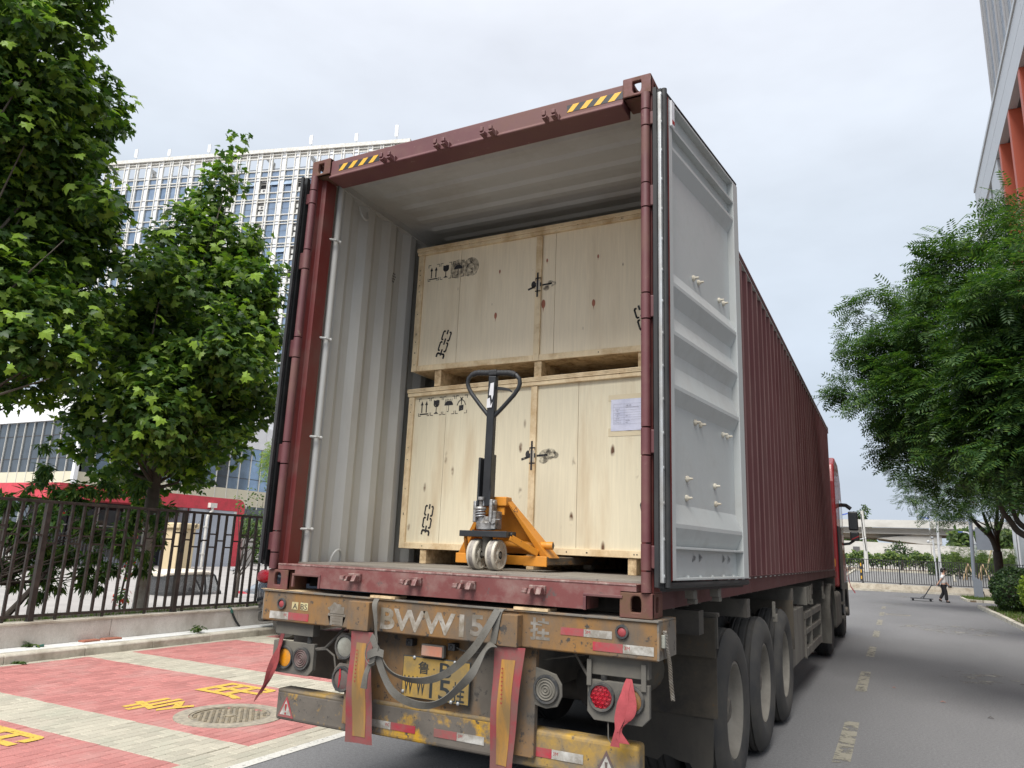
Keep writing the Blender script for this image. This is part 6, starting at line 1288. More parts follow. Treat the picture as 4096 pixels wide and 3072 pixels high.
for z in (-.4,): b = MB(); b.lathe([(.075,-.02),(.09,-.02),(.09,.08),(.075,.08)], (GX+.10,yy-.24,z), (0,0,1), 12); b.build('pipe_joint', M['pipe'], dp, smooth=True)
# gate pillar, sliding gate with a meander band
pi_ = thing('gate_pillar', 'cream plastered gate pillar with wider cap', 'pillar', (-28.4,21.2,YZ))
b = MB(); b.box(-28.9,-27.95,20.75,21.70,YZ,1.85); b.build('shaft', M['pillar'], pi_, bevel=.03)
b = MB(); b.box(-29.0,-27.86,20.62,21.83,1.852,2.12); b.build('cap', M['pillar'], pi_, bevel=.06)
cp = thing('concrete_pillar', 'bare grey concrete pillar right of the gatehouse', 'pillar', (-31.6,28.4,YZ)); b = MB(); b.box(-32,-31.4,27.9,28.85,YZ,1.5); b.build('shaft', M['concrete_dk'], cp, bevel=.02)
sg = thing('sliding_gate', 'black barred sliding gate with pale Greek key band at the bottom', 'gate', (-29.3,14,YZ))
b = MB()
for z in (-.86,-.55,-.20,1.45): b.box(-29.33,-29.27,6.5,20.6,z-.03,z+.03)
b.build('gate_rails', M['fence_far'], sg)
pb = None
for k in range(94):
    yy = 6.6+k*.15; top = 1.45
    if pb is None:
        b = MB(); b.box(-.018,.018,-.018,.018,-.52,1.42); sgo = OFF[sg.name]; OFF[sg.name] = Vector((0,0,0)); pb = b.build('gate_bar', M['fence_far'], sg); OFF[sg.name] = sgo; pb.location = Vector((-29.3,yy,0))-sgo
    else: share(pb, 'gate_bar', Vector((-29.3,yy,0))-sgo, sg)
b = MB()
for k in range(23):
    yy = 6.7+k*.60; s = .052
    for p in ([(0,-.82),(0,-.60),(.36,-.60),(.36,-.76),(.14,-.76),(.14,-.68)], [(.50,-.60),(.50,-.82),(.24,-.82)]):
        for (a, c), (d, e) in zip(p, p[1:]): b.box(-29.30,-29.262,yy+min(a,d)-s/2,yy+max(a,d)+s/2,min(c,e)-s/2,max(c,e)+s/2)
b.build('key_band', M['louvre'], sg)
# ---------------------------------------------------------------- glazed low building
lb = thing('glazed_building', 'low building with tall glass bands, cream spandrels and white parapet', 'building', (-64,45,YZ))
BX, BY = -54.5, 31.76; YE = 66
b = MB(); b.box(-100, BX-.5, BY+.5, YE, YZ, 12.2); b.build('core', M['open_dark'], lb)
# parapet panels (white), spandrel (cream), ground floor
def faceB(y0, y1, z0, z1, d, m, nme): b = MB(); b.box(BX-.45, BX+d, y0, y1, z0, z1); return b.build(nme, M[m], lb)
def faceA(x0, x1, z0, z1, d, m, nme): b = MB(); b.box(x0, x1, BY-d, BY+.45, z0, z1); return b.build(nme, M[m], lb)
for k in range(9): faceB(BY+k*3.8+.03, BY+(k+1)*3.8-.01, 10.30, 12.55, .25, 'white_wall', 'parapet_panel'); 
for k in range(11): faceA(BX-(k+1)*3.8+.01, BX-k*3.8-.03-(.0 if k else -.2), 10.30, 12.55, .25, 'white_wall', 'parapet_panel')
for k in range(25): faceB(BY+k*1.35+.012, BY+(k+1)*1.35-.012, 4.55, 6.12, .06, 'beige', 'spandrel_panel')
for k in range(31): faceA(BX-(k+1)*1.29+.012, BX-k*1.29-.012, 4.55, 6.12, .06, 'beige', 'spandrel_panel')
for k in range(25): faceB(BY+k*1.35+.02, BY+(k+1)*1.35-.02, 6.13, 10.29, -.02, 'cw_glass_b' if k % 5 else 'cw_glass', 'window')
for k in range(31): faceA(BX-(k+1)*1.29+.02, BX-k*1.29-.02, 6.13, 10.29, -.02, 'cw_glass', 'window')
faceB(BY, YE, YZ, 4.54, -.06, 'cw_glass', 'ground_glazing'); faceA(-95, BX, YZ, 4.54, -.06, 'cw_glass', 'ground_glazing')
for k in range(26): b = MB(); b.box(BX, BX+.10, BY+k*1.35-.028, BY+k*1.35+.028, 4.3, 10.29); b.build('mullion', M['mullion'], lb)
for k in range(1, 32): b = MB(); b.box(BX-k*1.29-.028, BX-k*1.29+.028, BY-.10, BY, 2.0, 10.29); b.build('mullion', M['mullion'], lb)
b = MB(); b.box(BX-.12,BX+.22,BY-.24,BY+.1,YZ,10.29); b.build('corner_post', M['white_wall'], lb)
b = MB(); b.box(BX-.02,BX+.01,BY,YE,9.1,9.16); b.box(BX-.02,BX+.01,BY,YE,7.2,7.26); b.box(-95,BX,BY-.01,BY+.02,9.1,9.16); b.box(-95,BX,BY-.01,BY+.02,7.2,7.26); b.build('transoms', M['open_dark'], lb)
faceB(BY+10, YE, 12.56, 16.5, -3.0, 'white_wall', 'upper_wall')
# ---------------------------------------------------------------- office tower
P0 = Vector((-58.3,76.1,0)); ta = math.radians(195.75); TU = Vector((math.cos(ta), math.sin(ta), 0)); TN = Vector((math.sin(ta), -math.cos(ta), 0))
if TN.dot(Vector(cam.location)-P0) < 0: TN = -TN
tw = thing('office_tower', 'tall office tower with pale stone fin grid, blue windows and open roof storey', 'office building', P0)
def tmb():
    q = MB(); q.M = Matrix(((TU.x,TN.x,0,P0.x),(TU.y,TN.y,0,P0.y),(0,0,1,0),(0,0,0,1))); return q
W_ = 52.6; TOP = 60.75; FH = 3.72
b = tmb(); b.box(.1, W_-.1, -16, -.75, YZ, 57.2); b.build('core', M['tower_panel'], tw)
b = tmb(); b.box(.1, W_-.1, -3.6, -3.5, 57.2, 58.2); b.build('roof_upstand', M['tower_panel'], tw)
cols = []; s = .25; pat = [(.75,1.45),(.42,1.25),(.42,1.30),(.75,1.50),(.80,1.52),(.42,1.35)]
i = 0; fins = []
cells = []
while s < W_-2.2:
    g_, w_ = pat[i % 6]; fins.append((s, s+g_)); cells.append((s+g_, s+g_+w_, i)); s += g_+w_; i += 1
fins.append((s, W_-.2))
b = tmb()
for a, c in fins: b.box(a+.10, c-.10, -.30, -.14, YZ, 60.0)
b.build('panel_strips', M['tower_panel'], tw, kind='stuff')
b = tmb()
for a, c in fins:
    for e in (a, c): b.box(e-.075, e+.075, -.29, .02, YZ, 60.18)
b.build('fins', M['fin'], tw, kind='stuff')
zr = [60.55, 59.86, 59.32, 57.16]
fl0 = 57.16; rails = []
for k in range(16): z = fl0-k*FH; rails += [z-1.05, z-1.52, z-FH]
b = tmb()
for z in [59.86, 59.32, 57.16]+rails: b.box(0, W_, -.28, -.02, z-.06, z+.06)
b.build('rails', M['fin'], tw, kind='stuff')
b = tmb(); b.box(-.1, W_, -.5, .2, 60.19, 60.78); b.build('roof_edge', M['fin'], tw)
b = tmb()
for a, c, i in cells: b.box(a+.06, c-.06, -.30, -.2, 59.93, 60.18); b.box(a+.06, c-.06, -.30, -.2, 59.38, 59.79)
b.build('roof_band', M['louvre'], tw, kind='stuff')
b = tmb()
for k in range(int(W_/.22)): b.box(.2+k*.22, .225+k*.22, -2.2, -2.17, 57.2, 58.7)
b.box(.2, W_-.2, -2.22, -2.15, 58.66, 58.74); b.build('roof_railing', M['soffit'], tw, kind='stuff')
for k in range(7): b = tmb(); b.box(2+k*7.2, 2.5+k*7.2, -3.0, -2.6, 57.2, 60.1); b.box(2+k*7.2, 2.4+k*7.2, -2.9, -.4, 59.6, 60.1); b.build('roof_frame', M['louvre'], tw)
order = []
for k in range(16):
    for a, c, i in cells: order.append((k, a, c, i))
vis = sorted(order, key=lambda q: (0 if (q[0] < 10 and q[1] < 34) else 1, q[0], q[1]))
rest = {0: tmb(), 1: tmb()}; cnt = 0
opens = {(0,10),(1,10),(2,10),(3,10),(0,13),(1,13),(2,13),(0,2),(1,2),(4,5)}
for k, a, c, i in vis:
    z = fl0-k*FH; col5 = i % 6
    if a > 49: pass
    opened = (col5 in (5, 2) and i in (8, 11, 14) and k < 5)
    if opened:
        b = tmb(); b.box(a+.06, c-.06, -1.05, -.74, z-FH+.07, z-1.58); rc = b.build('open_recess', M['open_dark'], tw)
        b = tmb(); b.box(a+.06, a+.09, -.74, -.25, z-FH+.07, z-1.58); b.box(c-.09, c-.06, -.74, -.25, z-FH+.07, z-1.58); b.box(a+.06, c-.06, -.76, -.735, z-FH+.07, z-2.6); b.build('shaft_lining', M['shaft_lining'], rc)
        b = tmb()
        for q in range(2): b.box(a+.06, c-.06, -.3, -.25, z-1.9-q*.32, z-1.84-q*.32)
        b.build('louvre', M['louvre'], rc)
        for zz, on in ((z-FH+.12, True), (z-FH+1.05, k in (1, 2, 3))):
            if on:
                b = tmb(); b.box(a+.15, c-.25, -.55, -.2, zz, zz+.62); ac = b.build('ac_unit', M['ac'], tw); b = tmb(); b.lathe([(0,-.19),(.20,-.19),(.22,-.2)], ((a+c)/2-.12, -.005, zz+.31), (0,1,0), 14); b.build('fan_grille', M['ac_dark'], ac)
    mk = [('tower_glass' if (i+k) % 4 else 'tower_glass2', z-FH+.07, z-1.58)] if not opened else []
    mk += [('tower_glass', z-.98, z-.07), ('tower_glass2' if col5 != 5 else 'louvre', z-1.46, z-1.11)]
    if (i, k) in ((11,4),(11,5)): mk[0] = ('brickred' if False else 'louvre', z-FH+.07, z-1.58)
    for j, (mm, za, zb) in enumerate(mk):
        if cnt < 298 and j < 2:
            b = tmb(); b.box(a+.08, c-.08, -.42, -.24, za, zb); wv = b.build('window', M[mm], tw); cnt += 1
            if zb-za > 1.5 and k < 7 and i < 16:
                if (i, k) in ((9,0),(10,0),(9,3),(12,0)):
                    b = tmb(); zz = (za+zb)/2+.1; b.add([(a+.09,-.22,zb-.02),(c-.09,-.22,zb-.02),(c-.09,.12,zz),(a+.09,.12,zz)], [(0,1,2,3)]); b.build('open_sash', M['pale_glass'], wv)
                else: b = tmb(); b.box(a+.08, c-.08, -.238, -.22, (za+zb)/2-.05, (za+zb)/2-.01); b.build('pane_joint', M['soffit'], wv)
        else: rest[0 if mm == 'tower_glass' else 1].box(a+.08, c-.08, -.42, -.24, za, zb)
rest[0].build('windows', M['tower_glass'], tw, kind='stuff'); rest[1].build('windows', M['tower_glass2'], tw, kind='stuff')
for n_, (s, hh) in enumerate(((47.03,1.9),(40.9,1.4),(33.7,1.7),(16.15,1.9),(8.66,1.6),(2.2,2.5))):
    an = thing('antenna_panel', ['white antenna panel at the far left end of the tower roof','short white antenna panel second from the left on the tower roof','white antenna panel just left of the leaning tree tip on the tower roof','white antenna panel above the left container corner on the tower roof','white antenna panel second from the right on the tower roof','tall white antenna panel at the right end of the tower roof'][n_], 'antenna', P0+TU*s+Vector((0,0,60.78)), 0, 'antennas on the tower roof')
    b = tmb(); b.cyl((s,-.2,60.78), (s,-.2,60.78+hh+.4), .05, 6); b.build('mast', M['polewhite'], an)
    b = tmb(); b.box(s-.25,s+.25,-.12,.1,60.78+hh*.25,60.78+hh); b.build('panel', M['white_wall'], an)
# ---------------------------------------------------------------- vehicles and small things in the yard
def loft(b, secs, n=20, p=3.2, m=0):
    """secs: (x, y centre, half width, z0, z1) rounded box sections"""
    vs = []; 
    for x, yc, hw, z0, z1 in secs:
        for k in range(n):
            a = 2*PI*k/n; ca, sa = math.cos(a), math.sin(a); q = (abs(ca)**p+abs(sa)**p)**(-1/p); vs.append((x, yc+hw*ca*q, (z0+z1)/2+(z1-z0)/2*sa*q))
    fs = []
    for i in range(len(secs)-1):
        for k in range(n): fs.append((i*n+k, i*n+(k+1) % n, (i+1)*n+(k+1) % n, (i+1)*n+k))
    fs += [tuple(range(n)), tuple((len(secs)-1)*n+k for k in range(n-1, -1, -1))]
    return b.add(vs, fs, m)
def car(label, loc, rz, paint):
    t = thing('parked_car', label, 'car', loc, rz, None, local=True)     # tail at x=0, nose at +x
    b = MB(); loft(b, [(.04,0,.70,.42,.90),(.0,0,.78,.36,1.0),(.06,0,.84,.28,1.06),(.3,0,.89,.22,1.08),(.9,0,.90,.2,1.04),(2.2,0,.90,.2,1.0),(3.2,0,.89,.2,.96),(3.9,0,.85,.22,.86),(4.25,0,.78,.25,.72),(4.36,0,.66,.32,.60)]); b.build('body', M[paint], t, smooth=True)
    b = MB(); loft(b, [(.14,0,.70,.9,1.06),(.35,0,.72,.85,1.24),(.75,0,.72,.85,1.44),(1.5,0,.72,.85,1.49),(2.2,0,.71,.85,1.47),(2.75,0,.70,.85,1.28),(3.3,0,.68,.8,.98)]); b.build('cabin', M[paint], t, smooth=True)
    b = MB()
    for s in (-1, 1): b.add([(.75,s*.735,1.06),(2.95,s*.735,1.03),(2.25,s*.728,1.40),(.95,s*.728,1.40)], [(0,1,2,3)])
    b.build('side_windows', M['dark_glass'], t)
    for s in (-1, 1):
        b = MB(); loft(b, [(-.012,s*.66,.15,.84,1.0),(.05,s*.70,.155,.82,1.04),(.20,s*.80,.095,.83,1.03),(.38,s*.875,.025,.88,.99)], 12); tl = b.build('tail_light', M['redlens'], t, smooth=True)
        b = MB(); b.box(.012,.05,s*.66-.07,s*.66+.07,.78,.82); b.build('reverse_lens', M['clearlens'], tl)
        for x in (.82, 3.42):
            b = MB(); b.lathe([(.20,-.1),(.30,-.1),(.33,-.05),(.33,.06),(.30,.10),(.22,.10)], (x,s*.80,.33), (0,s,0), 32); ty = b.build('tyre', M['tyre'], t, smooth=True)
            b = MB(); b.lathe([(.22,.095),(.21,.06),(.15,.03)], (x,s*.80,.33), (0,s,0), 28); 
            for k in range(10): a = 2*PI*k/10; b.bar((x+.04*math.cos(a),s*.885,.33+.04*math.sin(a)), (x+.205*math.cos(a),s*.885,.33+.205*math.sin(a)), .03, .02, (0,1,0))
            b.cyl((x,s*.84,.33),(x,s*.892,.33),.05,12); b.build('rim', M['steelstrip'], ty, smooth=True)
    b = MB(); b.box(-.02,.12,-.7,.7,.20,.36); b.build('lower_bumper', M['lampring'], t, bevel=.03)
    return t
car('dark car backed into the parking bay, its tail showing beside the trailer', (-7.29, 6.65, 0), 0, 'carblack')
car('silver car parked down in the yard behind the fence', (-15.1, 13.2, YZ), math.radians(20), 'silvercar')
tri = thing('cargo_tricycle', 'covered three-wheeled electric cart with cream roof and smoky plastic curtains', 'tricycle', (-15.4, 11.1, YZ), math.radians(90), None, local=True)
b = MB(); loft(b, [(-1.05,0,.52,.35,.66),(-1.0,0,.58,.30,.70),(.2,0,.58,.28,.70),(.35,0,.5,.28,.66),(.75,0,.42,.25,.75),(.95,0,.34,.3,.9),(1.05,0,.2,.4,.8)]); b.build('body', M['canopy'], tri, smooth=True)
b = MB(); loft(b, [(-1.1,0,.5,1.46,1.54),(-1.0,0,.58,1.46,1.60),(.1,0,.58,1.48,1.64),(.45,0,.52,1.46,1.60),(.6,0,.42,1.42,1.52)]); b.build('roof', M['canopy'], tri, smooth=True)
b = MB()
for s in (-1, 1): b.add([(-1.04,s*.57,.70),(.12,s*.57,.70),(.14,s*.56,1.50),(-1.0,s*.56,1.50)], [(0,1,2,3)])
b.add([(-1.05,-.56,.70),(-1.05,.56,.70),(-1.02,.54,1.5),(-1.02,-.54,1.5)], [(0,1,2,3)]); b.build('curtain', M['smokepvc'], tri)
b = MB(); b.add([(1.0,-.36,.85),(1.0,.36,.85),(.62,.42,1.46),(.62,-.42,1.46)], [(0,1,2,3)])
for s in (-1, 1): b.add([(.25,s*.56,.72),(.95,s*.40,.78),(.62,s*.44,1.46),(.25,s*.55,1.5)], [(0,1,2,3)])
b.build('windscreen', M['clearpvc'], tri)
b = MB()
for s in (-1, 1): b.tube([(.45,s*.54,1.52),(.62,s*.45,1.46),(.82,s*.41,1.15),(1.0,s*.37,.82)], .025, 8); b.tube([(.2,s*.58,.66),(.22,s*.575,1.15),(.16,s*.56,1.50)], .03, 8)
b.build('frame_tube', M['blackplastic'], tri, smooth=True)
for s in (-1, 1): b = MB(); b.ell((.70,s*.60,1.0), (.03,.07,.09), 10, 8); b.tube([(.75,s*.42,.95),(.70,s*.58,.96)], .012, 6); b.build('mirror', M['blackplastic'], tri, smooth=True)
for x, y in ((-.7,-.5),(-.7,.5),(.85,0)): b = MB(); b.lathe([(.12,-.05),(.2,-.05),(.23,-.02),(.23,.02),(.2,.05),(.12,.05),(0,.03)], (x,y,.235), (0,1,0), 24); b.build('wheel', M['tyre'], tri, smooth=True)
b = MB(); b.box(-1.03,.15,-.585,-.575,.66,.74); b.box(-1.03,.15,.575,.585,.66,.74); b.build('hem_band', M['pillar'], tri)
co_ = thing('traffic_cone', 'red and white striped traffic cone with dark tip in the yard', 'traffic cone', (-23.6,19.84,YZ))
for k in range(5):
    za, zb = .05+k*.115, .05+(k+1)*.115; rr = lambda z: .175-.24*z
    b = MB(); b.lathe([(rr(za),za),(rr(zb),zb)], (-23.6,19.84,YZ), (0,0,1), 20); b.build('cone_band', M[('coneR','coneW','coneR','coneW','blackplastic')[k]], co_, smooth=True)
b = MB(); b.box(-23.82,-23.38,19.62,20.06,YZ,YZ+.05); b.build('base', M['blackplastic'], co_, bevel=.01)
so = thing('motor_scooter', 'dark motor scooter with round mirrors parked by the gatehouse', 'scooter', (-26.2,23.6,YZ), math.radians(90), None, local=True)
for x in (-.6, .62): b = MB(); b.lathe([(.12,-.05),(.22,-.05),(.25,0),(.22,.05),(.12,.05),(0,.03)], (x,0,.25), (0,1,0), 24); b.build('wheel', M['tyre'], so, smooth=True)
b = MB(); loft(b, [(-.95,0,.10,.62,.74),(-.8,0,.17,.48,.80),(-.3,0,.18,.34,.78),(-.1,0,.16,.3,.6),(.2,0,.15,.28,.38),(.35,0,.16,.28,.8),(.5,0,.14,.5,1.0),(.6,0,.08,.7,.95)], 14); b.build('body', M['carblack'], so, smooth=True)
b = MB(); loft(b, [(-.85,0,.12,.80,.86),(-.5,0,.16,.79,.88),(-.1,0,.13,.76,.84)], 12); b.build('seat', M['blackplastic'], so, smooth=True)
b = MB(); loft(b, [(-1.12,0,.16,.82,1.06),(-1.0,0,.2,.80,1.12),(-.8,0,.2,.82,1.12)], 12); b.build('top_box', M['silver'], so, smooth=True)
b = MB(); b.tube([(.45,-.34,1.06),(.5,0,1.0),(.45,.34,1.06)], .02, 8); b.tube([(.5,0,1.0),(.62,0,.3)], .03, 8); b.build('handlebar', M['blackplastic'], so, smooth=True)
for s in (-1, 1): b = MB(); b.tube([(.47,s*.26,1.05),(.5,s*.3,1.25)], .008, 6); b.ell((.5,s*.31,1.29), (.02,.075,.06), 10, 8); b.build('mirror', M['silver'], so, smooth=True)
# ---------------------------------------------------------------- right: office block with orange fins, glass tower behind
rb = thing('office_block', 'grey clad office block with orange red fins under a deep roof beam', 'building', (11, 38, 0))
for k, (ya, yb) in enumerate(((6,20.5),(20.5,32.15),(32.15,42.67),(42.67,53.4))):
    for za, zb in ((24.8,26.2),(26.23,27.45)):
        b = MB(); b.box(9.0, 9.4, ya+.02, yb-.02, za, zb); b.build('fascia_panel', M['alu'], rb)
b = MB(); b.box(8.93, 9.5, 6, 53.4, 27.47, 27.72); b.build('roof_trim', M['alu'], rb)
b = MB(); b.box(9.42, 20, 6, 53.3, 24.82, 27.4); b.build('roof_slab', M['soffit'], rb)
b = MB(); b.box(11.2, 20, 6, 53.3, 0, 24.8); b.build('recessed_wall', M['soffit'], rb)
for y in (11.9,15.6,19.3,23.0,26.8,30.5,34.26,37.98,41.6):
    b = MB(); b.box(9.02, 9.62, y, y+.5, 0, 24.79); b.build('orange_fin', M['orange_panel'], rb); b = MB(); b.box(9.62, 11.19, y+.12, y+.42, 0, 24.79); b.build('orange_web', M['orange_panel'], rb)
b = MB(); b.box(9.05, 9.9, 43.3, 46.1, 0, 24.79); b.build('white_column', M['alu'], rb)
b = MB(); b.box(9.0, 10.4, 51.7, 53.4, 0, 24.79); b.build('white_column', M['white_wall'], rb); b = MB(); b.box(9.1, 10.4, 47.2, 51.69, 0, 24.79); b.build('grey_bay', M['alu'], rb)
b = MB(); b.box(8.97, 9.0, 51.62, 51.70, 0, 24.7); b.build('joint', M['soffit'], rb)
gt = thing('glass_tower', 'pale blue glass tower with grey vertical ribs above the block', 'office building', (32, 95, 0))
b = MB(); b.box(20.75, 48, 66, 118.7, 0, 150); b.build('core', M['towergrey'], gt)
for k in range(8):
    y = 118.6-k*5.55
    b = MB(); b.box(20.30, 20.74, y-1.75, y, 0, 150); b.box(20.1, 20.29, y-1.1, y-.65, 0, 150); b.build('rib', M['towergrey'], gt)
    for j in range(20):
        z = 42+j*4.9
        for za, zb in ((z, z+1.25), (z+1.33, z+4.82)):
            if k < 5: b = MB(); b.box(20.55, 20.74, y-5.53, y-1.77, za, zb); b.build('window', M['pale_glass'], gt)
# ---------------------------------------------------------------- trees on the right
def pinnate(label, base, fork, clumps, seed, limbpts, dens=520, size=.25):
    t = thing('pagoda_tree', label, 'tree', base, 0, 'pinnate leaved trees on the right verge'); B, Fk = Vector(base), Vector(fork); clumps = [(x, y, z, r*1.12) for x, y, z, r in clumps]
    b = MB(); b.tube([B-Vector((0,0,.3)), B, B.lerp(Fk, .5), Fk], [.19,.165,.15,.15], 12); b.build('trunk', M['darkbark'], t, smooth=True)
    b = MB()
    for pts, r in limbpts: P = smooth_pts(pts, 4); b.tube(P, [r*(1-.55*i/(len(P)-1)) for i in range(len(P))], 9)
    b.build('main_limbs', M['darkbark'], t, smooth=True); limbs(t, 'branches', M['darkbark'], (Fk.x, Fk.y, Fk.z+.4), clumps, .06, seed, step=2)
    P, D, g = cloud_pts(clumps, dens, 2.0, (.30,.74), .85, seed, 24); N = len(P); T, F = frond(6)
    leaf_cloud('crown', T, F, P, D*.35+np.array([0,0,.9])+g.normal(size=(N,3))*.4, D+np.array([0,0,-.25])+g.normal(size=(N,3))*.55, size*(.65+.6*g.random(N)), M['soph_leaf'], t, kind='stuff'); return t
pinnate('large dark pinnate leaved tree leaning over the road, trunk outside the view', (6.4,7.6,.07), (6.2,7.8,2.4), SOPH_N, 51, [([(6.2,7.8,2.3),(5.4,7.9,3.2),(4.2,8.0,4.0),(3.0,8.2,4.4)], .12), ([(6.2,7.8,2.3),(5.9,6.9,3.4),(5.2,6.2,4.4)], .11), ([(6.2,7.8,2.3),(5.6,9.0,3.3),(4.2,9.6,3.6)], .10)], 2400, .25)
pinnate('middle tree of the verge, pale limbs slanting in from the right edge', (6.3,16.3,.07), (5.5,16.4,1.95), [(4.5,15.6,3.45,.55),(4.2,15.3,3.1,.35),(5.2,16.2,3.6,.8),(6.0,16.6,3.9,.9),(6.8,16.2,3.6,.9),(4.8,15.0,4.2,.7),(5.8,15.2,4.8,1.0),(4.3,16.5,4.1,.6),(6.6,15.0,5.2,1.1)], 52, [([(5.5,16.4,1.95),(4.79,16.38,2.30),(4.6,16.3,2.55),(4.41,15.92,2.78),(4.28,15.43,3.05)], .085), ([(5.2,16.4,2.2),(4.79,16.38,2.50),(4.69,16.39,2.72),(4.55,15.9,3.02),(4.42,15.41,3.35)], .07)], 900, .26)
pinnate('far dark forked tree standing between the blue grey board and the clipped bush', (5.62,29.4,.07), (5.62,29.37,2.15), SOPH_F, 53, [([(5.62,29.37,2.1),(5.43,28.9,2.62),(5.06,28.4,2.98),(4.78,27.94,3.3)], .11), ([(5.62,29.37,2.1),(5.64,29.36,2.7),(5.80,29.35,3.1),(5.97,29.8,3.5)], .12), ([(5.62,29.37,2.2),(5.38,28.9,2.95),(5.2,28.4,3.5)], .09), ([(5.7,29.37,2.9),(5.72,29.35,3.4),(5.82,29.34,3.95)], .08)], 900, .32)
# clipped bushes
def ball_bush(label, c, r, m, seed, n, group='clipped bushes on the right verge'):
    t = thing('clipped_bush', label, 'bush', (c[0], c[1], .07), 0, group)
    g = np.random.default_rng(seed); d = g.normal(size=(n,3)); d /= np.linalg.norm(d, axis=1, keepdims=True); rr = .80+.22*np.sqrt(g.random(n)); lump = 1+.05*np.sin(d[:,0]*6+seed)+.05*np.sin(d[:,1]*7+d[:,2]*5)
    P = np.array(c)+d*np.array(r)*(rr*lump)[:,None]; P[:,2] = np.maximum(P[:,2], .10)
    T, F = oval(); leaf_cloud('foliage', T, F, P, d+g.normal(size=(n,3))*.6, g.normal(size=(n,3))+np.array([0,0,.5]), .075*(.6+.7*g.random(n)), M[m], t, kind='stuff')
    b = MB(); b.ell(c, (r[0]*.74, r[1]*.74, r[2]*.74), 20, 12); b.build('inner_twigs', M['darkbark'], t, smooth=True)
    b = MB(); b.cyl((c[0],c[1],.0), (c[0],c[1],.5), .05, 8); b.build('stem', M['darkbark'], t); return t
ball_bush('big dark green clipped round bush behind the kerb', (6.02,27.6,.80), (.95,1.0,.80), 'box_leaf', 61, 9000)
ball_bush('yellow green clipped bush at the right edge in front of the darker bush', (5.78,21.2,.92), (.60,.65,.56), 'lime_leaf', 62, 4200)
ball_bush('small dark clipped bush low behind the yellow green one', (6.9,25.3,.5), (.7,.7,.45), 'box_leaf', 63, 2500)
# sign pole with board
sp_ = thing('sign_pole', 'blue grey pole with boxed foot carrying the back of a board', 'sign', (5.73,39.9,.07))
b = MB(); b.cyl((5.62,39.9,.9), (5.72,39.9,4.35), .085, 16); b.build('pole', M['polegrey'], sp_, smooth=True)
b = MB(); b.prism([(5.57,.06),(5.95,.06),(5.93,.90),(5.77,.98),(5.57,1.12)], 1, 39.75, 40.05); b.build('foot_box', M['polegrey'], sp_, bevel=.01)
b = MB(); b.box(5.86, 6.62, 39.86, 39.92, 2.38, 3.48); bo = b.build('board', M['polegrey'], sp_, bevel=.01)
b = MB(); b.box(5.86,6.62,39.85,39.859,2.38,2.42); b.box(5.86,6.62,39.85,39.859,3.44,3.48); b.box(5.86,5.90,39.85,39.859,2.421,3.439); b.box(6.58,6.62,39.85,39.859,2.421,3.439); b.build('board_rim', M['polegrey'], bo)
for z in (2.6,3.3): b = MB(); b.box(5.70,5.88,39.88,39.92,z,z+.05); b.build('bracket', M['polegrey'], sp_)
b = MB(); b.tube([(5.96,39.9,.4),(6.0,39.85,.15),(6.02,39.8,.08)], .02, 6); b.build('cable', M['rubber'], sp_, smooth=True)
# ---------------------------------------------------------------- far fence
ff = thing('metal_fence', 'black bar fence along the low wall across the end of the road', 'fence', (ux*3+nxv*.62, 43.8+uy*3+nyv*.62, .4))
def FF(s, z, d=.62): return (ux*s+nxv*d, 43.8+uy*s+nyv*d, z)
for z in (.47, 1.74): b = MB(); b.bar(FF(-12,z), FF(18,z), .03, .035); b.build('fence_rail', M['fence_far'], ff)
O_ = OFF[ff.name].copy(); OFF[ff.name] = Vector((0,0,0))
b = MB(); b.box(-.016,.016,-.016,.016,.47,1.74); fb = b.build('fence_bar', M['fence_far'], ff)
b = MB(); b.box(-.034,.034,-.034,.034,.40,1.76); b.box(-.05,.05,-.05,.05,.40,.47); fp = b.build('fence_post', M['fence_far'], ff); OFF[ff.name] = O_
f1 = f2 = True
for k in range(-20, 110):
    s = .59+k*.1205
    if not (-2.2 < s < 10.5): continue
    if k % 16 == 0:
        if f1: fp.location = Vector(FF(s,0))-O_; fp.rotation_euler = (0,0,ang); f1 = False
        else: share(fp, 'fence_post', Vector(FF(s,0))-O_, ff, (0,0,ang))
    else:
        if f2: fb.location = Vector(FF(s,0))-O_; f2 = False
        else: share(fb, 'fence_bar', Vector(FF(s,0))-O_, ff, (0,0,ang))
# ---------------------------------------------------------------- person pulling a platform trolley
def skin_body(name, pts, edges, m, parent, sub=2, root=0):
    me = bpy.data.meshes.new(name); off = OFF[parent.name] if parent else Vector((0,0,0))
    me.from_pydata([Vector(p[:3])-off for p in pts], edges, []); me.materials.append(m)
    o = bpy.data.objects.new(name, me); C.objects.link(o)
    if parent: o.parent = parent; OFF[o.name] = Vector(off)
    md = o.modifiers.new('skin', 'SKIN'); md.use_smooth_shade = True
    for i, p in enumerate(pts):
        r = p[3] if isinstance(p[3], tuple) else (p[3], p[3]); o.data.skin_vertices[0].data[i].radius = r; o.data.skin_vertices[0].data[i].use_root = (i == root)
    s = o.modifiers.new('sub', 'SUBSURF'); s.levels = sub; s.render_levels = sub
    return o
pe = thing('person', 'person in white t-shirt and black trousers walking and pulling a platform trolley', 'person', (4.02,34.3,0))
px, py = 4.02, 34.3; H = 1.42/1.70
def pp(x, y, z, r): return (px+x*H, py+y*H, z*H, r*H if not isinstance(r, tuple) else (r[0]*H, r[1]*H))
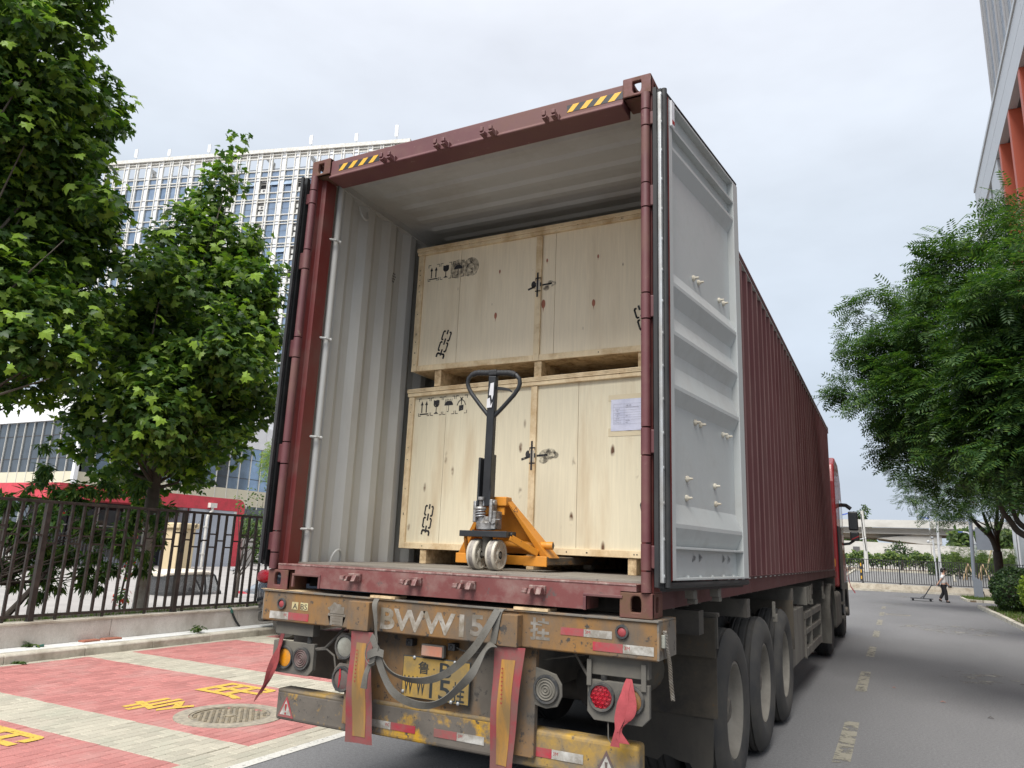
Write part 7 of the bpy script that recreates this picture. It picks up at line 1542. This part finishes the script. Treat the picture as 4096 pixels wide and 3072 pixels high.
# one continuous body: pelvis, spine, neck, head; legs mid-stride; left arm trailing back to the handle, right arm bent with a dark pouch
B_ = [pp(0,0,.92,.125),pp(.01,0,1.08,.115),pp(.02,0,1.25,.135),pp(.03,0,1.38,.10),pp(.04,0,1.46,.052),pp(.06,0,1.53,.075),pp(.07,0,1.61,.088),
  pp(.02,-.17,1.36,.052),pp(-.10,-.21,1.14,.042),pp(-.24,-.20,.94,.034),pp(-.30,-.19,.86,.03),
  pp(.02,.17,1.36,.052),pp(.08,.21,1.12,.042),pp(.20,.19,.93,.034),pp(.26,.18,.86,.03),
  pp(.01,-.09,.86,.09),pp(.08,-.10,.48,.06),pp(.09,-.10,.10,.04),pp(.20,-.10,.04,.032),
  pp(-.01,.09,.86,.09),pp(-.02,.10,.50,.06),pp(-.20,.10,.16,.04),pp(-.13,.10,.05,.032)]
E_ = [(0,1),(1,2),(2,3),(3,4),(4,5),(5,6),(3,7),(7,8),(8,9),(9,10),(3,11),(11,12),(12,13),(13,14),(0,15),(15,16),(16,17),(17,18),(0,19),(19,20),(20,21),(21,22)]
skin_body('body', B_, E_, M['skin'], pe)
SH = [pp(.0,0,.90,(.185,.165)),pp(.01,0,1.08,(.175,.155)),pp(.02,0,1.25,(.185,.155)),pp(.03,0,1.375,(.14,.115)),pp(.02,-.16,1.365,.078),pp(-.06,-.21,1.20,.075),pp(.02,.16,1.365,.078),pp(.06,.21,1.18,.075)]
skin_body('t_shirt', SH, [(0,1),(1,2),(2,3),(3,4),(4,5),(3,6),(6,7)], M['shirt'], pe)
TR_ = [pp(0,0,.93,(.145,.13)),pp(.01,-.09,.82,.115),pp(.09,-.10,.48,.088),pp(.09,-.10,.09,.085),pp(-.01,.09,.82,.115),pp(-.01,.10,.50,.088),pp(-.19,.10,.17,.08)]
skin_body('trousers', TR_, [(0,1),(1,2),(2,3),(0,4),(4,5),(5,6)], M['trouser'], pe)
for (a, c) in (((.06,-.10,.045),(.24,-.10,.035)), ((-.24,.10,.14),(-.12,.10,.04))):
    b = MB(); A1, C1 = Vector(pp(*a,0)[:3]), Vector(pp(*c,0)[:3]); b.tube([A1, A1.lerp(C1,.5), C1], [.038,.042,.03], 8); b.build('shoe', M['trouser'], pe, smooth=True); b = MB(); b.tube([A1-Vector((0,0,.028)), C1-Vector((0,0,.024))], .018, 6); b.build('shoe_sole', M['shirt'], pe, smooth=True)
hx = Vector(pp(.065,0,1.63,0)[:3]); b = MB(); b.ell(hx+Vector((-.012,0,.018)), (.098,.095,.10), 16, 12); b.ell(hx+Vector((-.055,0,-.035)), (.062,.085,.075), 12, 8); b.ell(hx+Vector((.03,0,.075)), (.06,.07,.035), 10, 8); b.build('hair', M['hair'], pe, smooth=True)
b = MB(); b.ell(hx+Vector((.093,0,-.035)), (.014,.012,.018), 8, 6)
for s in (-1, 1): b.ell(hx+Vector((.01,s*.088,-.03)), (.014,.008,.022), 8, 6)
b.build('nose_and_ears', M['skin'], pe, smooth=True)
b = MB()
for s in (-1, 1): b.ell(hx+Vector((.078,s*.034,-.012)), (.008,.012,.007), 8, 6)
b.box(hx.x+.080,hx.x+.086,hx.y-.018,hx.y+.018,hx.z-.078,hx.z-.072); b.build('eyes_and_mouth', M['hair'], pe, smooth=True)
for s, (bx, by, bz) in ((-1,(-.30,-.19,.86)),(1,(.26,.18,.86))):
    b = MB(); w_ = Vector(pp(bx,by,bz,0)[:3])
    for k in range(4): b.tube([w_+Vector((-.005,(k-1.5)*.016,-.01)), w_+Vector((-.030 if s < 0 else .03,(k-1.5)*.016,-.045-.004*(k % 2))), w_+Vector((-.018 if s < 0 else .018,(k-1.5)*.014,-.075))], .0085, 6)
    b.tube([w_+Vector((0,.03,-.005)), w_+Vector((-.02*-s,.045,-.04))], .009, 6); b.build('fingers', M['skin'], pe, smooth=True)
po_ = MB(); c_ = Vector(pp(.27,.18,.80,0)[:3]); po_.box(c_.x-.04,c_.x+.10,c_.y-.03,c_.y+.03,c_.z-.045,c_.z+.03); tag(po_.build('black_pouch', M['trouser'], None, bevel=.012), 'small black pouch held in the front hand of the walking person', 'pouch')
tl_ = thing('platform_trolley', 'dark flat platform trolley with a tall pull handle behind the walking person', 'trolley', (3.1,34.5,0))
b = MB(); b.box(2.72,3.60,34.25,34.75,.095,.125); b.build('deck', M['fence_far'], tl_, bevel=.01)
b = MB()
for y in (34.28,34.72): b.tube([(3.22,y,.12),(3.56,y,.66)], .014, 6)
b.tube([(3.56,34.28,.66),(3.64,34.30,.70),(3.64,34.70,.70),(3.56,34.72,.66)], .014, 6); b.tube([(3.38,34.28,.375),(3.38,34.72,.375)], .010, 6)
for y in (34.28,34.72): b.tube([(3.10,y,.12),(3.28,y,.24)], .008, 6)
b.build('handle', M['fence_far'], tl_, smooth=True)
for x in (2.82,3.50):
    for y in (34.30,34.70): b = MB(); b.cyl((x,y-.015,.045),(x,y+.015,.045),.045,14); b.box(x-.02,x+.02,y-.025,y+.025,.06,.096); b.build('caster', M['fence_far'], tl_, smooth=True)
# ---------------------------------------------------------------- far green belt, flyover, poles
def hedge(name, label, x0, x1, y0, y1, z0, z1, n, m, size, seed, stems=0, group=None):
    g = np.random.default_rng(seed); t = thing(name, label, 'hedge', ((x0+x1)/2, (y0+y1)/2, z0), 0, group); P = g.random((n,3))*np.array([x1-x0, y1-y0, 1])+np.array([x0, y0, 0])
    top = z1+.16*np.sin(P[:,0]*3.1+seed)+.10*np.sin(P[:,0]*7.3)+.07*np.sin(P[:,1]*5); P[:,2] = z0+(.30 if stems else 0)+(top-z0-(.3 if stems else 0))*np.sqrt(P[:,2])
    T, F = oval(); leaf_cloud('foliage', T, F, P, np.array([0,-.5,.7])+g.normal(size=(n,3))*.5, g.normal(size=(n,3)), size*(.6+.8*g.random(n)), M[m], t, kind='stuff')
    if stems:
        b = MB()
        for k in range(stems): x = x0+(x1-x0)*(k+g.random())/stems; y = y0+(y1-y0)*g.random(); b.cyl((x,y,z0-.1),(x+g.normal()*.08,y,z1-.4),.03,5)
        b.build('stems', M['darkbark'], t, kind='stuff')
    return t
hedge('tall_hedge', 'long bright green tall hedge on thin stems beyond the parking lot', -9, 12, 60.3, 62.3, .97, 2.25, 15000, 'hedge_leaf', .17, 71, 90)
hedge('low_hedge', 'dark low bushes along the lot edge in front of the tall hedge', 4.3, 12, 57, 59, .9, 1.7, 3800, 'shrub_leaf', .15, 72)
shrub('round_shrub', 'dark round evergreen shrub rising above the tall hedge', 'shrub', (2.6,63.5,1.0), [(2.0,63,2.35,.55),(2.6,63.2,2.55,.65),(3.25,63,2.35,.5),(2.6,63.4,2.95,.32)], 'box_leaf', 900, oval(), .14, 73)
for k, (x, y, zz, r, lb) in enumerate(((5.9,53.4,2.3,.62,'slender pale green young tree left of the blue grey board beyond the far fence'),(7.2,54.6,2.15,.75,'pale green young tree below the blue grey board beyond the far fence'),(8.6,53,2.2,.7,'yellow green young tree beside the white columns beyond the far fence'),(5.0,57,2.6,.35,'thin bare looking young tree near the white lamp pole'))):
    shrub('young_tree', lb, 'tree', (x,y,.7), [(x,y,zz,r),(x-.4,y+.3,zz-.3,r*.7),(x+.45,y-.2,zz-.2,r*.7),(x+.1,y,zz+.45,r*.55)], 'hedge_leaf' if k < 3 else 'shrub_leaf', 420 if k < 3 else 130, frond(5), .24, 80+k, group='young trees beyond the far fence')
for k, (x, y) in enumerate(((6.3,52.2),(7.1,52.4),(8.0,51.8))):
    b = MB(); b.bar((x-.35,y,.62),(x+.02,y+.1,1.75),.06,.06); b.bar((x+.4,y,.62),(x+.04,y+.1,1.75),.06,.06); b.bar((x-.1,y+.5,.62),(x+.03,y+.12,1.75),.06,.06); tag(b.build('tree_stake', M['skidwood'], None), ['wooden tripod stake left of the others beyond the far fence','middle wooden tripod stake beyond the far fence','wooden tripod stake nearest the white columns beyond the far fence'][k], 'tree stake', 'wooden tripod stakes')
b = MB(); b.bar((7.75,57,1.4),(8.55,57.4,4.0),.08,.08); tag(b.build('leaning_post', M['batten'], None), 'slanting yellow wooden prop between the trees left of the white columns', 'prop')
fo = thing('flyover', 'pale concrete flyover with box girder and hammerhead pier', 'flyover', (5, 98, 1))
def fl(x0, x1, y0, y1, z0, z1, m, nme): b = MB(); b.box(x0, x1, y0, y1, z0, z1); return b.build(nme, M[m], fo)
fl(-80, 6.02, 95, 95.4, 5.72, 6.60, 'concrete', 'parapet'); fl(6.06, 80, 95, 95.4, 5.70, 6.56, 'concrete', 'parapet')
fl(-80, 5.95, 95.7, 107, 4.98, 5.70, 'concrete_dk', 'girder'); fl(6.12, 80, 95.7, 107, 4.98, 5.70, 'concrete_dk', 'girder')
for k in range(4): fl(-80, 5.6, 97+k*2.6, 98.2+k*2.6, 4.55, 4.975, 'concrete_dk', 'girder_rib')
b = MB(); b.prism([(0.4,4.45),(5.45,5.12),(7.2,5.12),(7.2,3.9),(5.4,3.85)], 1, 96, 106.5); b.build('pier_head', M['concrete'], fo, bevel=.05); fl(5.5, 7.1, 98, 104, 0, 3.95, 'concrete', 'pier')
rw = thing('ramp_wall', 'long pale concrete ramp wall sloping down behind the tall hedge', 'wall', (0, 80, 1)); 
for x0, x1 in ((-40,-6.2),(-6.15,-.3),(-.26,5.4),(5.44,12),(12.04,30)):
    f = lambda x: 3.64-.027*(x+1); b = MB(); b.add([(x0,80,1),(x1,80,1),(x1,80,f(x1)),(x0,80,f(x0)),(x0,80.5,1),(x1,80.5,1),(x1,80.5,f(x1)),(x0,80.5,f(x0))], [(0,1,2,3),(4,7,6,5),(3,2,6,7),(0,3,7,4),(1,5,6,2)]); b.build('wall_section', M['concrete'], rw)
b = MB(); b.box(-1.5,-.9,79.6,79.98,2.6,3.1); tag(b.build('grey_cabinet', M['soffit'], None), 'small dark grey cabinet in front of the concrete ramp wall', 'cabinet')
up_ = thing('utility_pole', 'weathered concrete utility pole with cables beside the truck mirror', 'utility pole', (.36,56.5,.9)); b = MB(); b.tube([(.37,56.5,.9),(.36,56.5,2.4),(.28,56.5,5.25)], [.16,.14,.11], 10); b.build('pole', M['concrete'], up_, smooth=True)
b = MB(); b.tube([(.22,56.4,5.0),(.30,56.4,3.6),(.40,56.35,2.4)], .035, 6); b.build('cable', M['rubber'], up_, smooth=True)
b = MB(); b.cyl((.05,56.4,3.2),(.45,56.4,3.28),.03,6); b.build('bracket', M['polewhite'], up_)
lp1 = thing('street_lamp', 'white street lamp pole in front of the hedge with blue lamp head', 'street lamp', (4.62,48.5,.5), 0, 'street lamps beyond the far fence'); b = MB(); b.tube([(4.62,48.5,.5),(4.61,48.5,1.4),(4.65,48.5,3.9),(4.6,48.5,4.15),(4.2,48.5,4.32)], [.085,.085,.06,.05,.04], 10); b.build('pole', M['polewhite'], lp1, smooth=True)
b = MB(); b.ribbon([(4.25,48.5,4.31),(4.0,48.5,4.38),(3.75,48.5,4.42)], (0,1,0), [.08,.16,.06], 0, .06); b.build('lamp_head', M['lampblue'], lp1, smooth=True)
lp2 = thing('street_lamp', 'curved white street lamp behind the pale young trees', 'street lamp', (7.6,62,1), 0, 'street lamps beyond the far fence'); b = MB(); b.tube([(7.62,62,1.0),(7.62,62,3.3),(7.5,62,3.8),(7.2,62,4.05),(6.8,62,4.1)], [.09,.08,.07,.06,.05], 10); b.build('pole', M['polewhite'], lp2, smooth=True); b = MB(); b.ribbon([(6.9,62,4.1),(6.6,62,4.08)], (0,1,0), [.2,.12], 0, .08); b.build('lamp_head', M['lampblue'], lp2)
lp3 = thing('street_lamp', 'blue lamp head reaching out behind the truck mirror', 'street lamp', (-1.0,70,1), 0, 'street lamps beyond the far fence'); b = MB(); b.tube([(-2.2,70,1),(-2.2,70,5.4),(-2.1,70,5.7)], .07, 8); b.build('pole', M['polewhite'], lp3, smooth=True); b = MB(); b.ribbon([(-2.1,70,5.65),(-1.6,70,5.75),(-1.1,70,5.9)], (0,1,0), [.1,.3,.1], 0, .1); b.build('lamp_head', M['lampblue'], lp3)
cc = thing('camera_pole', 'white pole with dome camera left of the white lamp pole', 'camera pole', (4.4,49.6,.5)); b = MB(); b.cyl((4.43,49.6,.5),(4.40,49.6,3.1),.055,10); b.cyl((4.40,49.6,2.95),(4.15,49.6,2.98),.03,6); b.build('pole', M['polewhite'], cc, smooth=True); b = MB(); b.ell((4.37,49.6,3.22), (.10,.10,.08), 12, 8); b.build('dome_camera', M['silver'], cc, smooth=True); b = MB(); b.ell((4.14,49.6,2.98), (.08,.08,.09), 12, 8); b.build('camera', M['polewhite'], cc, smooth=True)
bl = thing('bollard', 'black and yellow striped bollard at the corner of the parking lot', 'bollard', (.35,47,.38))
for k in range(6): b = MB(); b.cyl((.35,47,.38+k*.19), (.35,47,.38+(k+1)*.19-.002), .05, 10); b.build('band', M['hazyellow' if k % 2 else 'hazblack'], bl, smooth=True)
py_ = thing('lattice_mast', 'grey steel lattice mast rising behind the flyover', 'mast', (8.1,196,1)); b = MB()
for dx, dy in ((0,0),(1.2,0),(0,1.2),(1.2,1.2)): b.cyl((7.5+dx,196+dy,1), (7.5+dx,196+dy,26), .07, 5)
for k in range(17):
    z = 1+k*1.5
    b.cyl((7.5,196,z),(8.7,196,z),.04,4); b.cyl((7.5,196,z),(8.7,196,z+1.5),.035,4); b.cyl((8.7,196,z),(7.5,196,z+1.5),.035,4); b.cyl((8.7,196,z),(8.7,197.2,z+1.5),.035,4)
b.build('lattice', M['silver'], py_)
shrub('poplar', 'tall tree tip showing above the flyover beside the truck mirror', 'tree', (-1.5,125,1), [(-2.2,125,8.6,.8),(-1.6,125,9.4,.7),(-2.9,125,8.0,.7),(-1.8,125,7.4,1.0),(-1.6,125,10.1,.4)], 'shrub_leaf', 260, oval(), .3, 90)
hedge('far_treeline', 'dark trees showing under the flyover span at the left', -8, 0, 112, 116, 1, 5.0, 2500, 'shrub_leaf', .5, 93)
hedge('far_treeline', 'green trees between the flyover and the white columns at the right', 7.5, 22, 86, 90, 1, 5.2, 6000, 'shrub_leaf', .42, 94)
hedge('far_treeline', 'greenery behind the gatehouse and the scooter', -0, 0.01, 0, .01, 0, .1, 10, 'shrub_leaf', .1, 95) if False else None
hd2 = hedge('yard_hedge', 'dense dark hedge with loose twigs behind the concrete pillar right of the gatehouse', -36, -33, 27.5, 44, -1, 2.6, 9000, 'shrub_leaf', .22, 96)
# litter on the road
for k, (x, y, l) in enumerate(((3.65,9.2,.16),(2.6,6.9,.05),(4.1,7.2,.06),(2.1,7.6,.04),(3.0,6.2,.05))):
    b = MB(); b.ribbon([(x,y,.008),(x+l*.5,y+.02,.018),(x+l,y-.01,.008)], (0,1,0), [.012,.03,.008], 0, .003); tag(b.build('dry_leaf', M['brickred' if k % 2 else 'darkbark'], None), ['long dry leaf lying on the asphalt to the right','tiny dry leaf on the asphalt nearest the dash','small dry leaf near the right of the road','tiny dry leaf just past the lane dash','tiny dry leaf in the near road'][k], 'leaf', 'dry leaves on the road')
